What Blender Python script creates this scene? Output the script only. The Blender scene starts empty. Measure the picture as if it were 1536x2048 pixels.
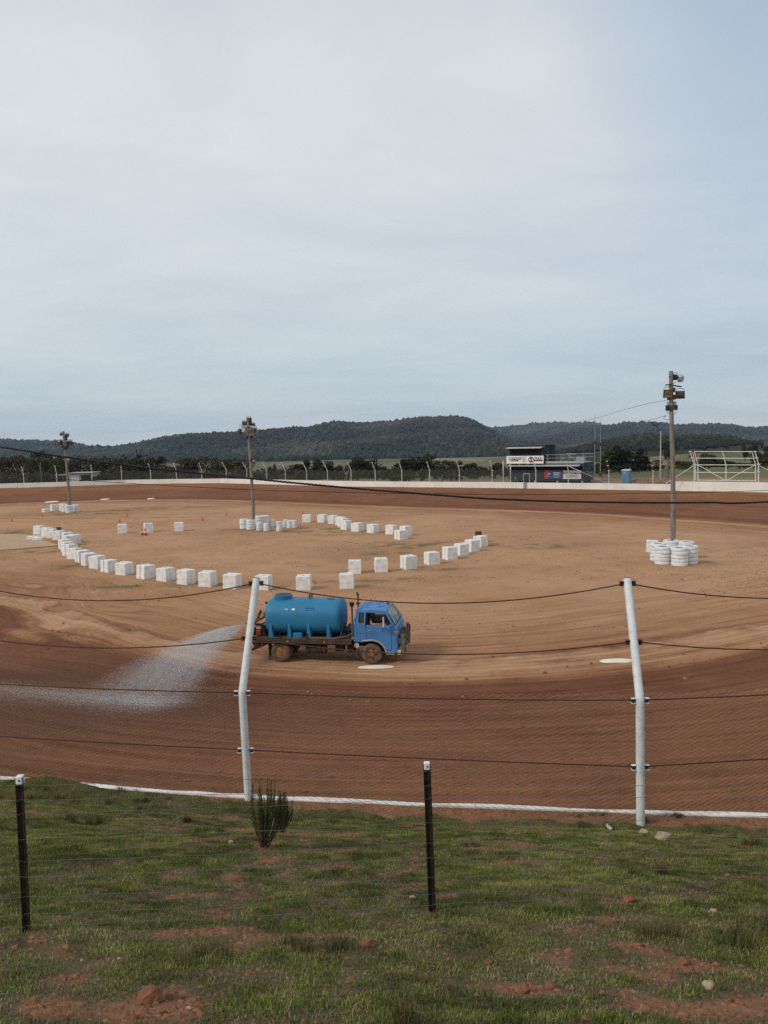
import bpy, math, random
import numpy as np
from mathutils import Vector, Matrix
random.seed(7); RNG = np.random.default_rng(11)
S = bpy.context.scene; COL = S.collection
R = math.radians

# ------------------------------------------------------------------ camera
F = 1540.0; CAMZ = 9.0; PITCH = R(5.16); ROLL = R(1.25)
_fw = Vector((0, math.cos(PITCH), -math.sin(PITCH)))
_r0 = Vector((1, 0, 0)); _u0 = Vector((0, math.sin(PITCH), math.cos(PITCH)))
_rt = _r0*math.cos(ROLL) - _u0*math.sin(ROLL)
_up = _r0*math.sin(ROLL) + _u0*math.cos(ROLL)
CAM = Vector((0, 0, CAMZ))
def ray(px, py): return _fw + _rt*((px-768)/F) + _up*((1024-py)/F)
def at_z(px, py, z=0.0):
    d = ray(px, py); return CAM + d*((z-CAMZ)/d.z)
def at_y(px, py, Y):
    d = ray(px, py); return CAM + d*(Y/d.y)
def scale_at(p): return F/((p-CAM).dot(_fw))          # full-size pixels per metre
cam = bpy.data.cameras.new('camera'); co = bpy.data.objects.new('camera', cam); COL.objects.link(co)
m = Matrix((_rt, _up, -_fw)).transposed().to_4x4(); m.translation = CAM; co.matrix_world = m
cam.sensor_fit = 'HORIZONTAL'; cam.angle_x = 2*math.atan(768/F); cam.clip_start = .1; cam.clip_end = 40000
S.camera = co

# ------------------------------------------------------------------ noise
def vnoise(x, y, seed=0):
    x = np.asarray(x, float); y = np.asarray(y, float)
    xi = np.floor(x).astype(np.int64); yi = np.floor(y).astype(np.int64)
    xf = x-xi; yf = y-yi; u = xf*xf*(3-2*xf); v = yf*yf*(3-2*yf)
    def h(a, b):
        n = (a*374761393 + b*668265263 + seed*982451653) & 0x7fffffff
        n = ((n ^ (n >> 13))*1274126177) & 0x7fffffff
        return ((n ^ (n >> 16)) & 0xffff)/65535.0
    return (h(xi, yi)*(1-u)+h(xi+1, yi)*u)*(1-v)+(h(xi, yi+1)*(1-u)+h(xi+1, yi+1)*u)*v
def fbm(x, y, seed=0, o=4):
    s = 0; a = .5; t = 0
    for i in range(o):
        s = s+a*vnoise(np.asarray(x)*2**i, np.asarray(y)*2**i, seed+i); t += a; a *= .5
    return s/t
def sstep(a, b, x):
    t = np.clip((np.asarray(x, float)-a)/(b-a), 0, 1); return t*t*(3-2*t)

# ------------------------------------------------------------------ materials
def lin(c):
    c = c/255.0; return c/12.92 if c <= .04045 else ((c+.055)/1.055)**2.4
def mat(name, col, rough=.8, metal=0.0, var=.12, vscale=8.0, col2=None, bump=0.0, bscale=30.0, spec=.3, dirt=None, dscale=3.0, damt=.5, island=False):
    m = bpy.data.materials.new(name); m.use_nodes = True; nt = m.node_tree; N = nt.nodes; L = nt.links
    b = N['Principled BSDF']; b.inputs['Roughness'].default_value = rough; b.inputs['Metallic'].default_value = metal
    b.inputs['Specular IOR Level'].default_value = spec
    tc = N.new('ShaderNodeTexCoord'); nz = N.new('ShaderNodeTexNoise'); nz.inputs['Scale'].default_value = vscale; nz.inputs['Detail'].default_value = 6
    L.new(tc.outputs['Object'], nz.inputs['Vector'])
    mx = N.new('ShaderNodeMix'); mx.data_type = 'RGBA'
    c2 = col2 or tuple(x*(1-var*2) for x in col); c1 = col if col2 else tuple(min(1, x*(1+var*.6)) for x in col)
    mx.inputs[6].default_value = (*c1, 1); mx.inputs[7].default_value = (*c2, 1)
    rp = N.new('ShaderNodeValToRGB'); rp.color_ramp.elements[0].position = .35; rp.color_ramp.elements[1].position = .7
    L.new(nz.outputs['Fac'], rp.inputs[0]); L.new(rp.outputs[0], mx.inputs[0]); out = mx.outputs[2]
    if dirt:
        n2 = N.new('ShaderNodeTexNoise'); n2.inputs['Scale'].default_value = dscale; n2.inputs['Detail'].default_value = 8; n2.inputs['Roughness'].default_value = .7
        L.new(tc.outputs['Object'], n2.inputs['Vector'])
        r2 = N.new('ShaderNodeValToRGB'); r2.color_ramp.elements[0].position = .62-.3*damt; r2.color_ramp.elements[1].position = .8-.2*damt
        r2.color_ramp.elements[1].color = (damt+.2,)*3+(1,)
        L.new(n2.outputs['Fac'], r2.inputs[0])
        m2 = N.new('ShaderNodeMix'); m2.data_type = 'RGBA'; m2.inputs[7].default_value = (*dirt, 1)
        L.new(out, m2.inputs[6]); L.new(r2.outputs[0], m2.inputs[0]); out = m2.outputs[2]
    L.new(out, b.inputs['Base Color'])
    if bump:
        n3 = N.new('ShaderNodeTexNoise'); n3.inputs['Scale'].default_value = bscale; n3.inputs['Detail'].default_value = 5
        L.new(tc.outputs['Object'], n3.inputs['Vector'])
        bp = N.new('ShaderNodeBump'); bp.inputs['Strength'].default_value = bump; bp.inputs['Distance'].default_value = .02
        L.new(n3.outputs['Fac'], bp.inputs['Height']); L.new(bp.outputs[0], b.inputs['Normal'])
    return m
def mat_tint(name, c_lo, c_hi, rough=.8, trans=0.0, attr='tint', c_mid=None):
    """colour by a per-blade / per-leaf attribute"""
    m = bpy.data.materials.new(name); m.use_nodes = True; nt = m.node_tree; N = nt.nodes; L = nt.links
    b = N['Principled BSDF']; b.inputs['Roughness'].default_value = rough; b.inputs['Specular IOR Level'].default_value = .15
    a = N.new('ShaderNodeAttribute'); a.attribute_name = attr
    rp = N.new('ShaderNodeValToRGB'); e = rp.color_ramp.elements; e[0].color = (*c_lo, 1); e[1].color = (*c_hi, 1)
    if c_mid: k = e.new(.5); k.color = (*c_mid, 1)
    L.new(a.outputs['Fac'], rp.inputs[0]); L.new(rp.outputs[0], b.inputs['Base Color'])
    if trans:
        t = N.new('ShaderNodeBsdfTranslucent'); L.new(rp.outputs[0], t.inputs[0])
        mx = N.new('ShaderNodeMixShader'); mx.inputs[0].default_value = trans
        L.new(b.outputs[0], mx.inputs[1]); L.new(t.outputs[0], mx.inputs[2]); L.new(mx.outputs[0], N['Material Output'].inputs[0])
    return m
def glass(name, col=(.02, .025, .03), alpha=.75, rough=.08):
    m = bpy.data.materials.new(name); m.use_nodes = True; nt = m.node_tree; N = nt.nodes; L = nt.links
    b = N['Principled BSDF']; b.inputs['Base Color'].default_value = (*col, 1); b.inputs['Roughness'].default_value = rough
    t = N.new('ShaderNodeBsdfTransparent'); mx = N.new('ShaderNodeMixShader'); mx.inputs[0].default_value = alpha
    L.new(t.outputs[0], mx.inputs[1]); L.new(b.outputs[0], mx.inputs[2]); L.new(mx.outputs[0], N['Material Output'].inputs[0])
    return m

# ------------------------------------------------------------------ mesh builder
class MB:
    def __init__(s): s.v = []; s.f = []
    def add(s, vs, fs):
        o = len(s.v); s.v += [tuple(p) for p in vs]; s.f += [tuple(i+o for i in q) for q in fs]; return s
    def box(s, c, d, rot=None):
        x, y, z = d[0]/2, d[1]/2, d[2]/2
        vs = [Vector((a*x, b*y, e*z)) for e in (-1, 1) for a, b in ((-1, -1), (1, -1), (1, 1), (-1, 1))]
        if rot is not None: vs = [rot @ p for p in vs]
        c = Vector(c); vs = [p+c for p in vs]
        return s.add(vs, [(3, 2, 1, 0), (4, 5, 6, 7), (0, 1, 5, 4), (1, 2, 6, 5), (2, 3, 7, 6), (3, 0, 4, 7)])
    def beam(s, p, q, w, h, up=(0, 0, 1)):
        p = Vector(p); q = Vector(q); d = (q-p); ln = d.length; d.normalize(); u = Vector(up)
        if abs(d.dot(u)) > .98: u = Vector((0, 1, 0))
        a = d.cross(u).normalized(); b = a.cross(d).normalized()
        return s.box((p+q)/2, (ln, w, h), Matrix((d, a, b)).transposed())
    def tube(s, pts, r, n=8, cap=True):
        pts = [Vector(p) for p in pts]; k = len(pts); rs = r if isinstance(r, (list, tuple)) else [r]*k
        vs = []; a = None
        for i, p in enumerate(pts):
            t = (pts[min(i+1, k-1)]-pts[max(i-1, 0)]).normalized()
            if a is None:
                a = t.orthogonal().normalized()
            a = (a-t*a.dot(t)).normalized(); b = t.cross(a)
            vs += [p+(a*math.cos(2*math.pi*j/n)+b*math.sin(2*math.pi*j/n))*rs[i] for j in range(n)]
        fs = [(i*n+j, i*n+(j+1) % n, (i+1)*n+(j+1) % n, (i+1)*n+j) for i in range(k-1) for j in range(n)]
        if cap: fs += [tuple(range(n-1, -1, -1)), tuple(range((k-1)*n, k*n))]
        return s.add(vs, fs)
    def lathe(s, prof, n=24, M=None, closed=False):
        M = M or Matrix.Identity(4); k = len(prof)
        vs = [M @ Vector((r*math.cos(2*math.pi*j/n), r*math.sin(2*math.pi*j/n), z)) for r, z in prof for j in range(n)]
        fs = [(i*n+j, i*n+(j+1) % n, ((i+1) % k)*n+(j+1) % n, ((i+1) % k)*n+j) for i in range(k if closed else k-1) for j in range(n)]
        if not closed: fs += [tuple(range(n-1, -1, -1)), tuple(range((k-1)*n, k*n))]
        return s.add(vs, fs)
    def prism(s, poly, y0, y1):
        """poly in (x, z), extruded along y"""
        n = len(poly); vs = [(x, y0, z) for x, z in poly]+[(x, y1, z) for x, z in poly]
        fs = [tuple(range(n)), tuple(range(2*n-1, n-1, -1))]+[(j, j+n, (j+1) % n+n, (j+1) % n) for j in range(n)]
        return s.add(vs, fs)
    def quad(s, a, b, c, d): return s.add([a, b, c, d], [(0, 1, 2, 3)])
    def blob(s, c, r, seed=0, jit=.25, flat=1.0, lev=1):
        import bmesh
        bm = bmesh.new(); bmesh.ops.create_icosphere(bm, subdivisions=lev, radius=1)
        rr = random.Random(seed); o = [rr.uniform(0, 50) for _ in range(3)]
        vs = []
        for v in bm.verts:
            p = v.co; k = 1+jit*(rr.uniform(-1, 1)); q = Vector((p.x*r[0], p.y*r[1], p.z*r[2]*flat))*k; vs.append(q+Vector(c))
        fs = [tuple(v.index for v in f.verts) for f in bm.faces]; bm.free()
        return s.add(vs, fs)
    def build(s, name, m, parent=None, smooth=False, bevel=0.0, seg=2):
        me = bpy.data.meshes.new(name); me.from_pydata(s.v, [], s.f); me.update()
        if smooth:
            me.polygons.foreach_set('use_smooth', [True]*len(me.polygons)); me.set_sharp_from_angle(angle=R(40))
        o = bpy.data.objects.new(name, me); COL.objects.link(o); me.materials.append(m)
        if parent: o.parent = parent
        if bevel:
            b = o.modifiers.new('bevel', 'BEVEL'); b.width = bevel; b.segments = seg; b.limit_method = 'ANGLE'; b.angle_limit = R(40)
        return o
def np_mesh(name, V, Fq, m, attrs=None, smooth=False, parent=None, sizes=None):
    """V (n,3), Fq flat loops with sizes or (k,4)/(k,3) array"""
    me = bpy.data.meshes.new(name); V = np.asarray(V, np.float32)
    if sizes is None:
        Fq = np.asarray(Fq, np.int32); sizes = np.full(len(Fq), Fq.shape[1], np.int32); loops = Fq.ravel()
    else: loops = np.asarray(Fq, np.int32); sizes = np.asarray(sizes, np.int32)
    me.vertices.add(len(V)); me.vertices.foreach_set('co', V.ravel())
    me.loops.add(len(loops)); me.loops.foreach_set('vertex_index', loops)
    me.polygons.add(len(sizes)); st = np.zeros(len(sizes), np.int32); st[1:] = np.cumsum(sizes)[:-1]
    me.polygons.foreach_set('loop_start', st); me.polygons.foreach_set('loop_total', sizes)
    if smooth: me.polygons.foreach_set('use_smooth', np.ones(len(sizes), bool))
    me.update(calc_edges=True); me.validate()
    for k, a in (attrs or {}).items():
        at = me.attributes.new(k, 'FLOAT', 'POINT'); at.data.foreach_set('value', np.asarray(a, np.float32))
    me.materials.append(m); o = bpy.data.objects.new(name, me); COL.objects.link(o)
    if parent: o.parent = parent
    return o
def grid_faces(nr, nc, keep=None):
    i, j = np.meshgrid(np.arange(nr-1), np.arange(nc-1), indexing='ij'); a = (i*nc+j).ravel()
    q = np.stack([a, a+1, a+nc+1, a+nc], 1)
    return q if keep is None else q[keep]
def tag(o, label=None, cat=None, group=None, kind=None):
    for k, v in (('label', label), ('category', cat), ('group', group), ('kind', kind)):
        if v: o[k] = v
    return o
def thing(name, label, cat, loc=(0, 0, 0), rz=0.0, group=None):
    o = bpy.data.objects.new(name, None); COL.objects.link(o); o.location = loc; o.rotation_euler = (0, 0, rz); o.empty_display_size = .2
    return tag(o, label, cat, group)
def copy_tree(o, parent=None, label=None, loc=None, rz=None, sc=None):
    c = o.copy(); COL.objects.link(c)
    if parent: c.parent = parent
    if label: c['label'] = label
    if loc is not None: c.location = loc
    if rz is not None: c.rotation_euler = (0, 0, rz)
    if sc is not None: c.scale = sc
    for ch in list(o.children): copy_tree(ch, c)
    return c
ORD = ['first', 'second', 'third', 'fourth', 'fifth', 'sixth', 'seventh', 'eighth', 'ninth', 'tenth', 'eleventh', 'twelfth', 'thirteenth', 'fourteenth', 'fifteenth', 'sixteenth', 'seventeenth', 'eighteenth', 'nineteenth', 'twentieth', 'twenty-first', 'twenty-second', 'twenty-third', 'twenty-fourth', 'twenty-fifth', 'twenty-sixth', 'twenty-seventh', 'twenty-eighth', 'twenty-ninth', 'thirtieth', 'thirty-first', 'thirty-second', 'thirty-third', 'thirty-fourth']

# ------------------------------------------------------------------ light and sky
SUN = Vector((-.82, -.42, 0)).normalized()*math.cos(R(38))+Vector((0, 0, math.sin(R(38))))
sl = bpy.data.lights.new('sun', 'SUN'); sl.energy = 1.5; sl.angle = R(10); sl.color = (1, .93, .82)
so = bpy.data.objects.new('sun', sl); COL.objects.link(so); so.rotation_euler = SUN.to_track_quat('Z', 'Y').to_euler()
W = bpy.data.worlds.new('World'); S.world = W; W.use_nodes = True; nt = W.node_tree; N = nt.nodes; L = nt.links
bg = N['Background']; bg.inputs[1].default_value = .1
sky = N.new('ShaderNodeTexSky'); sky.sky_type = 'NISHITA'; sky.sun_disc = False; sky.sun_elevation = R(38); sky.sun_rotation = math.atan2(SUN.x, SUN.y)
sky.air_density = 1.0; sky.dust_density = 1.5
tc = N.new('ShaderNodeTexCoord'); sep = N.new('ShaderNodeSeparateXYZ'); L.new(tc.outputs['Generated'], sep.inputs[0])
def mth(op, a=None, b=None, va=None, vb=None):
    n = N.new('ShaderNodeMath'); n.operation = op
    if a is not None: L.new(a, n.inputs[0])
    elif va is not None: n.inputs[0].default_value = va
    if b is not None: L.new(b, n.inputs[1])
    elif vb is not None: n.inputs[1].default_value = vb
    return n.outputs[0]
zz = mth('MAXIMUM', sep.outputs[2], vb=0.0); zp = mth('ADD', zz, vb=.12)
cx = mth('DIVIDE', sep.outputs[0], zp); cy = mth('DIVIDE', sep.outputs[1], zp)
cmb = N.new('ShaderNodeCombineXYZ'); L.new(cx, cmb.inputs[0]); L.new(cy, cmb.inputs[1])
def cloud(scale, seed, detail, rough, dist=0.0, sx=1.0):
    mp = N.new('ShaderNodeMapping'); mp.inputs['Location'].default_value = (seed, seed*1.7, 0); mp.inputs['Scale'].default_value = (scale*sx, scale, scale)
    mp.inputs['Rotation'].default_value = (0, 0, R(-14))
    L.new(cmb.outputs[0], mp.inputs[0]); n = N.new('ShaderNodeTexNoise'); n.inputs['Scale'].default_value = 1; n.inputs['Detail'].default_value = detail
    n.inputs['Roughness'].default_value = rough; n.inputs['Distortion'].default_value = dist; L.new(mp.outputs[0], n.inputs['Vector']); return n.outputs['Fac']
c1 = cloud(.50, 3.1, 4, .5, .2, .8); c2 = cloud(1.7, 8.3, 10, .62, .6, .7); c3 = cloud(.22, 1.9, 3, .5)
den = mth('ADD', mth('ADD', mth('MULTIPLY', c1, vb=.40), mth('MULTIPLY', c2, vb=.26)), mth('MULTIPLY', c3, vb=.34))
# cloud colour: deep blue-grey in the thin places, pale white-grey in the thick ones
rp = N.new('ShaderNodeValToRGB'); e = rp.color_ramp.elements
e[0].position = .34; e[0].color = (.455, .52, .58, 1); e[1].position = .60; e[1].color = (.668, .692, .706, 1)
L.new(den, rp.inputs[0])
# thin veil, bluer and a little darker close to the horizon
hz = N.new('ShaderNodeValToRGB'); h = hz.color_ramp.elements
h[0].position = 0; h[0].color = (.90, .945, .955, 1); h[1].position = .62; h[1].color = (.80, .84, .88, 1)
k = h.new(.09); k.color = (.80, .865, .90, 1); k = h.new(.22); k.color = (1.0, 1.0, 1.0, 1); k = h.new(.42); k.color = (1.04, 1.02, 1.0, 1)
L.new(zz, hz.inputs[0])
mu = N.new('ShaderNodeMix'); mu.data_type = 'RGBA'; mu.blend_type = 'MULTIPLY'; mu.inputs[0].default_value = 1
L.new(rp.outputs[0], mu.inputs[6]); L.new(hz.outputs[0], mu.inputs[7])
# the veil is thinner and bluer high up on the right
_d = ray(1700, -150).normalized(); dp = N.new('ShaderNodeVectorMath'); dp.operation = 'DOT_PRODUCT'; L.new(tc.outputs['Generated'], dp.inputs[0]); dp.inputs[1].default_value = _d[:]
mr = N.new('ShaderNodeMapRange'); mr.interpolation_type = 'SMOOTHSTEP'; mr.inputs[1].default_value = .945; mr.inputs[2].default_value = 1.015; L.new(dp.outputs['Value'], mr.inputs[0])
thin = mth('MULTIPLY', mr.outputs[0], mth('SUBTRACT', mth('MULTIPLY', c1, vb=-1.6), vb=-1.75))
tm = N.new('ShaderNodeMix'); tm.data_type = 'RGBA'; tm.clamp_factor = True; L.new(thin, tm.inputs[0]); L.new(mu.outputs[2], tm.inputs[6]); tm.inputs[7].default_value = (.33, .43, .55, 1); mu = tm
sc_ = N.new('ShaderNodeVectorMath'); sc_.operation = 'SCALE'; sc_.inputs['Scale'].default_value = 11.0; L.new(mu.outputs[2], sc_.inputs[0])
mx = N.new('ShaderNodeMix'); mx.data_type = 'RGBA'; mx.inputs[0].default_value = .88
L.new(sky.outputs[0], mx.inputs[6]); L.new(sc_.outputs[0], mx.inputs[7]); L.new(mx.outputs[2], bg.inputs[0])
S.view_settings.view_transform = 'Standard'; S.view_settings.look = 'None'; S.view_settings.exposure = 0.17; S.view_settings.gamma = 1
S.cycles.sample_clamp_indirect = 3; S.cycles.sample_clamp_direct = 6; S.cycles.max_bounces = 6; S.cycles.transparent_max_bounces = 24; S.cycles.use_denoising = False
# ------------------------------------------------------------------ track plan
FARPX = [(0, 976.4), (130, 972.7), (250, 968.6), (350, 967), (440, 966.3), (510, 968), (600, 970.4), (700, 972.8), (790, 974), (900, 975), (1000, 976), (1100, 977.5), (1200, 979), (1345, 981.5), (1450, 983.2), (1536, 985)]
FARW = [at_z(x, y, 1.5).xy for x, y in FARPX]
NEARPX = [(0, 1552.5), (250, 1573.5), (497, 1589.5), (750, 1600.5), (1000, 1610.5), (1281, 1620), (1536, 1627)]
NEARW = [at_z(x, y, 2.35).xy for x, y in NEARPX]
V2 = lambda *a: Vector(a)
WALL = FARW + [V2(58, 90), V2(64, 77), V2(62, 58), V2(52, 38), V2(38, 23), V2(22, 14.2), V2(12, 12.9)] + NEARW[::-1] + \
       [V2(-14, 16.2), V2(-24, 19.5), V2(-42, 29), V2(-62, 45), V2(-82, 67), V2(-98, 93), V2(-103, 122), V2(-96, 145), V2(-88, 151)]
INPX_FAR = [(0, 1007), (110, 1003), (203, 1000), (340, 998), (480, 999), (700, 1009), (850, 1014), (1000, 1018), (1200, 1026), (1345, 1035), (1536, 1048)]
INPX_NEAR = [(1536, 1300), (1350, 1335), (1200, 1352), (1000, 1368), (800, 1374), (640, 1370), (400, 1352), (200, 1306), (0, 1236)]
INNER = [at_z(*p).xy for p in INPX_FAR]+[V2(44, 66), V2(43.5, 54), V2(37, 44), V2(27, 37)]+[at_z(*p).xy for p in INPX_NEAR]+[V2(-38, 54), V2(-60, 74), V2(-76, 97), V2(-78, 118)]
def smooth_closed(P, n=3):
    P = [Vector(p) for p in P]
    for _ in range(n):
        Q = []
        for i in range(len(P)):
            a, b = P[i], P[(i+1) % len(P)]; Q += [a*.75+b*.25, a*.25+b*.75]
        P = Q
    return P
INNER = smooth_closed(INNER, 2)
def seg_dist(X, Y, P, closed=True):
    d = np.full(X.shape, 1e9); k = len(P)
    for i in range(k if closed else k-1):
        a = P[i]; b = P[(i+1) % k]; ax, ay = a[0], a[1]; bx, by = b[0]-ax, b[1]-ay; q = bx*bx+by*by+1e-12
        t = np.clip(((X-ax)*bx+(Y-ay)*by)/q, 0, 1); d = np.minimum(d, np.hypot(X-ax-t*bx, Y-ay-t*by))
    return d
def inside(X, Y, P):
    c = np.zeros(X.shape, bool); k = len(P)
    for i in range(k):
        x1, y1 = P[i][0], P[i][1]; x2, y2 = P[(i+1) % k][0], P[(i+1) % k][1]
        if y1 == y2: continue
        c ^= ((y1 > Y) != (y2 > Y)) & (X < (x2-x1)*(Y-y1)/(y2-y1)+x1)
    return c
def ring_of(X, Y):
    d = seg_dist(X, Y, INNER); return np.where(inside(X, Y, INNER), -d, d)
def track_z(X, Y):
    X = np.asarray(X, float); Y = np.asarray(Y, float); d = ring_of(X, Y); w = seg_dist(X, Y, WALL)
    t = np.clip(d, 0, None); z = 1.5*sstep(0, 1, t/(t+w+1e-6))
    return z
# ------------------------------------------------------------------ dirt track and infield: one sheet
def mat_track():
    m = bpy.data.materials.new('red_dirt'); m.use_nodes = True; nt = m.node_tree; N = nt.nodes; L = nt.links
    b = N['Principled BSDF']; b.inputs['Roughness'].default_value = .9; b.inputs['Specular IOR Level'].default_value = .15
    tc = N.new('ShaderNodeTexCoord')
    def at(n): a = N.new('ShaderNodeAttribute'); a.attribute_name = n; return a.outputs['Fac']
    def noise(vec, sc, det=5, ro=.6, scale3=None):
        n = N.new('ShaderNodeTexNoise'); n.inputs['Scale'].default_value = sc; n.inputs['Detail'].default_value = det; n.inputs['Roughness'].default_value = ro
        if scale3:
            mp = N.new('ShaderNodeMapping'); mp.inputs['Scale'].default_value = scale3; L.new(vec, mp.inputs[0]); vec = mp.outputs[0]
        L.new(vec, n.inputs['Vector']); return n.outputs['Fac']
    def math_(op, a, bb):
        n = N.new('ShaderNodeMath'); n.operation = op
        for i, q in enumerate((a, bb)):
            if isinstance(q, (int, float)): n.inputs[i].default_value = q
            else: L.new(q, n.inputs[i])
        return n.outputs[0]
    def ramp(f, pts):
        r = N.new('ShaderNodeValToRGB'); e = r.color_ramp.elements; e[0].position, e[0].color = pts[0][0], (*pts[0][1], 1); e[1].position, e[1].color = pts[-1][0], (*pts[-1][1], 1)
        for p, c in pts[1:-1]: k = e.new(p); k.color = (*c, 1)
        L.new(f, r.inputs[0]); return r.outputs[0]
    def mix(a, bb, f, mode='MIX'):
        n = N.new('ShaderNodeMix'); n.data_type = 'RGBA'; n.blend_type = mode
        for i, q in ((6, a), (7, bb)):
            if isinstance(q, tuple): n.inputs[i].default_value = (*q, 1)
            else: L.new(q, n.inputs[i])
        if isinstance(f, (int, float)): n.inputs[0].default_value = f
        else: L.new(f, n.inputs[0])
        return n.outputs[2]
    ring = at('ring'); lap = at('lap'); bare = at('damp')
    cv = N.new('ShaderNodeCombineXYZ'); L.new(ring, cv.inputs[0]); L.new(lap, cv.inputs[1])
    O = tc.outputs['Object']
    big = noise(O, .09, 5, .6); mid = noise(O, .5, 5, .65); fine = noise(O, 5.0, 6, .75); grit = noise(O, 22, 4, .8)
    st = noise(cv.outputs[0], 1, 6, .6, (.9, .035, 1)); st2 = noise(cv.outputs[0], 1, 4, .6, (3.2, .08, 1))
    d = math_('ADD', ring, math_('MULTIPLY', math_('SUBTRACT', mid, .5), 2.6))
    d = math_('ADD', d, math_('MULTIPLY', math_('SUBTRACT', st, .5), 5.0))
    t = math_('DIVIDE', math_('ADD', d, 20.0), 40.0)
    P0 = (.450, .252, .138); P1 = (.370, .185, .092); P2 = (.275, .115, .050); WET = (.172, .066, .031); WET2 = (.215, .089, .043)
    base = ramp(t, [(0, P0), (.24, P0), (.37, P1), (.408, P1), (.42, (.235, .105, .052)), (.436, P0), (.462, P0), (.474, P1), (.494, (.25, .105, .048)), (.512, (.175, .070, .033)), (.535, WET), (.60, WET2), (.78, WET2), (.9, P2)])
    # driven-in streaks that follow the lap
    sr = ramp(st2, [(.34, (.68, .63, .60)), (.44, (.86, .84, .83)), (.54, (1, 1, 1)), (.68, (1.20, 1.20, 1.20))])
    near = N.new('ShaderNodeMapRange'); near.inputs[1].default_value = -17; near.inputs[2].default_value = -6; L.new(ring, near.inputs[0])
    base = mix(base, mix(base, sr, 1.0, 'MULTIPLY'), near.outputs[0])
    st3 = noise(cv.outputs[0], 1, 3, .55, (7.5, .025, 1)); rut = ramp(st3, [(.30, (.62, .57, .54)), (.40, (1, 1, 1)), (.66, (1, 1, 1)), (.76, (1.16, 1.16, 1.16))]); base = mix(base, mix(base, rut, 1.0, 'MULTIPLY'), math_('MULTIPLY', near.outputs[0], .6))
    # patches of darker, redder soil in the infield
    bigr = ramp(big, [(.40, (.88, .84, .80)), (.58, (1.04, 1.04, 1.05))]); base = mix(base, bigr, .9, 'MULTIPLY')
    midr = ramp(mid, [(.30, (.80, .76, .72)), (.50, (1, 1, 1)), (.75, (1.07, 1.08, 1.1))]); base = mix(base, midr, .8, 'MULTIPLY')
    finr = ramp(fine, [(.30, (.72, .68, .65)), (.46, (.97, .97, .97)), (.72, (1.12, 1.12, 1.13))]); base = mix(base, finr, .75, 'MULTIPLY')
    grr = ramp(grit, [(.28, (.66, .62, .60)), (.42, (1, 1, 1)), (.75, (1.10, 1.10, 1.10))]); base = mix(base, grr, .6, 'MULTIPLY')
    # sparse low weeds and scuffed marks
    base = mix(base, (.10, .085, .03), math_('MULTIPLY', bare, ramp_f(N, L, mid, .44, .56)))
    base = mix(base, (.085, .036, .020), at('soak'))
    L.new(base, b.inputs['Base Color'])
    bp = N.new('ShaderNodeBump'); bp.inputs['Strength'].default_value = .7; bp.inputs['Distance'].default_value = .08
    hh = math_('ADD', math_('MULTIPLY', fine, .7), math_('MULTIPLY', st2, .8)); hh = math_('ADD', hh, math_('MULTIPLY', grit, .25))
    L.new(hh, bp.inputs['Height']); L.new(bp.outputs[0], b.inputs['Normal'])
    return m
def ramp_f(N, L, f, a, b):
    r = N.new('ShaderNodeMapRange'); r.inputs[1].default_value = a; r.inputs[2].default_value = b; L.new(f, r.inputs[0]); return r.outputs[0]
gx = np.unique(np.concatenate([np.arange(-104, -30, 1.0), np.arange(-30, 30, .5), np.arange(30, 66, 1.0)]))
gy = np.unique(np.concatenate([np.arange(12.5, 60, .4), np.arange(60, 168, .8)]))
GX, GY = np.meshgrid(gx, gy, indexing='xy'); nr, nc = GX.shape
fx, fy = GX.ravel(), GY.ravel()
RING = ring_of(fx, fy); WD = seg_dist(fx, fy, WALL); INS = inside(fx, fy, WALL)
tt = np.clip(RING, 0, None); GZ = 1.5*sstep(0, 1, tt/(tt+WD+1e-6))
GZ = np.where(INS, GZ, 1.5)
# wheel-rut and berm relief that runs along the lap
LAP = np.arctan2(fy-75, fx+8)*60
berm = .10*np.exp(-((RING-.6)/.7)**2)*(.5+fbm(fx*1.2, fy*1.2, 5))*(fy < 60)
GZ = GZ+berm+.05*(fbm(RING*1.1, LAP*.06, 9, 3)-.5)*sstep(-9, -1, RING)+.05*(fbm(fx*.5, fy*.5, 3)-.5)
def px_blob(px, py, rx, ry=None):
    p = at_z(px, py, 0); return np.exp(-(((fx-p.x)/rx)**2+((fy-p.y)/(ry or rx))**2))
damp = np.zeros_like(fx)
for a in [(150, 1028, 9, 2.5), (230, 1022, 9, 3), (330, 1016, 8, 3), (520, 1058, 4, 2.5), (590, 1062, 5, 2), (650, 1056, 4, 2), (700, 1066, 5, 2), (100, 1085, 5, 2), (60, 1104, 5, 1.0), (120, 1096, 3, 2), (835, 1090, 6, 3), (780, 1110, 4, 2), (930, 1090, 5, 2), (1090, 1092, 4, 2), (40, 1065, 5, 3), (720, 1160, 6, .8), (830, 1140, 6, .8), (300, 1172, 10, .7), (160, 1130, 2, 2.5), (1390, 1128, 2, 1)]:
    damp = np.maximum(damp, px_blob(*a)*.85)
soak = np.zeros_like(fx)
for a in [(150, 1450, 7, 4), (330, 1440, 3.5, 3), (30, 1370, 8, 2.5)]: soak = np.maximum(soak, px_blob(*a)*.8)
soak *= (RING > -1)
kc = (INS | (WD < .7)).reshape(nr, nc); kf = (kc[:-1, :-1] & kc[1:, :-1] & kc[:-1, 1:] & kc[1:, 1:]).ravel()
M_TRACK = mat_track()
trk = np_mesh('dirt_track', np.stack([fx, fy, GZ], 1), grid_faces(nr, nc, kf), M_TRACK, {'ring': RING+sstep(-6, -20, fx)*(fy < 75)*((fbm(LAP*.055, RING*.33, 131, 4)-.44)*10), 'lap': LAP, 'damp': damp, 'soak': soak}, smooth=True)
tag(trk, kind='structure')
def gz(x, y): return float(track_z(np.array([x]), np.array([y]))[0])

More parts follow.
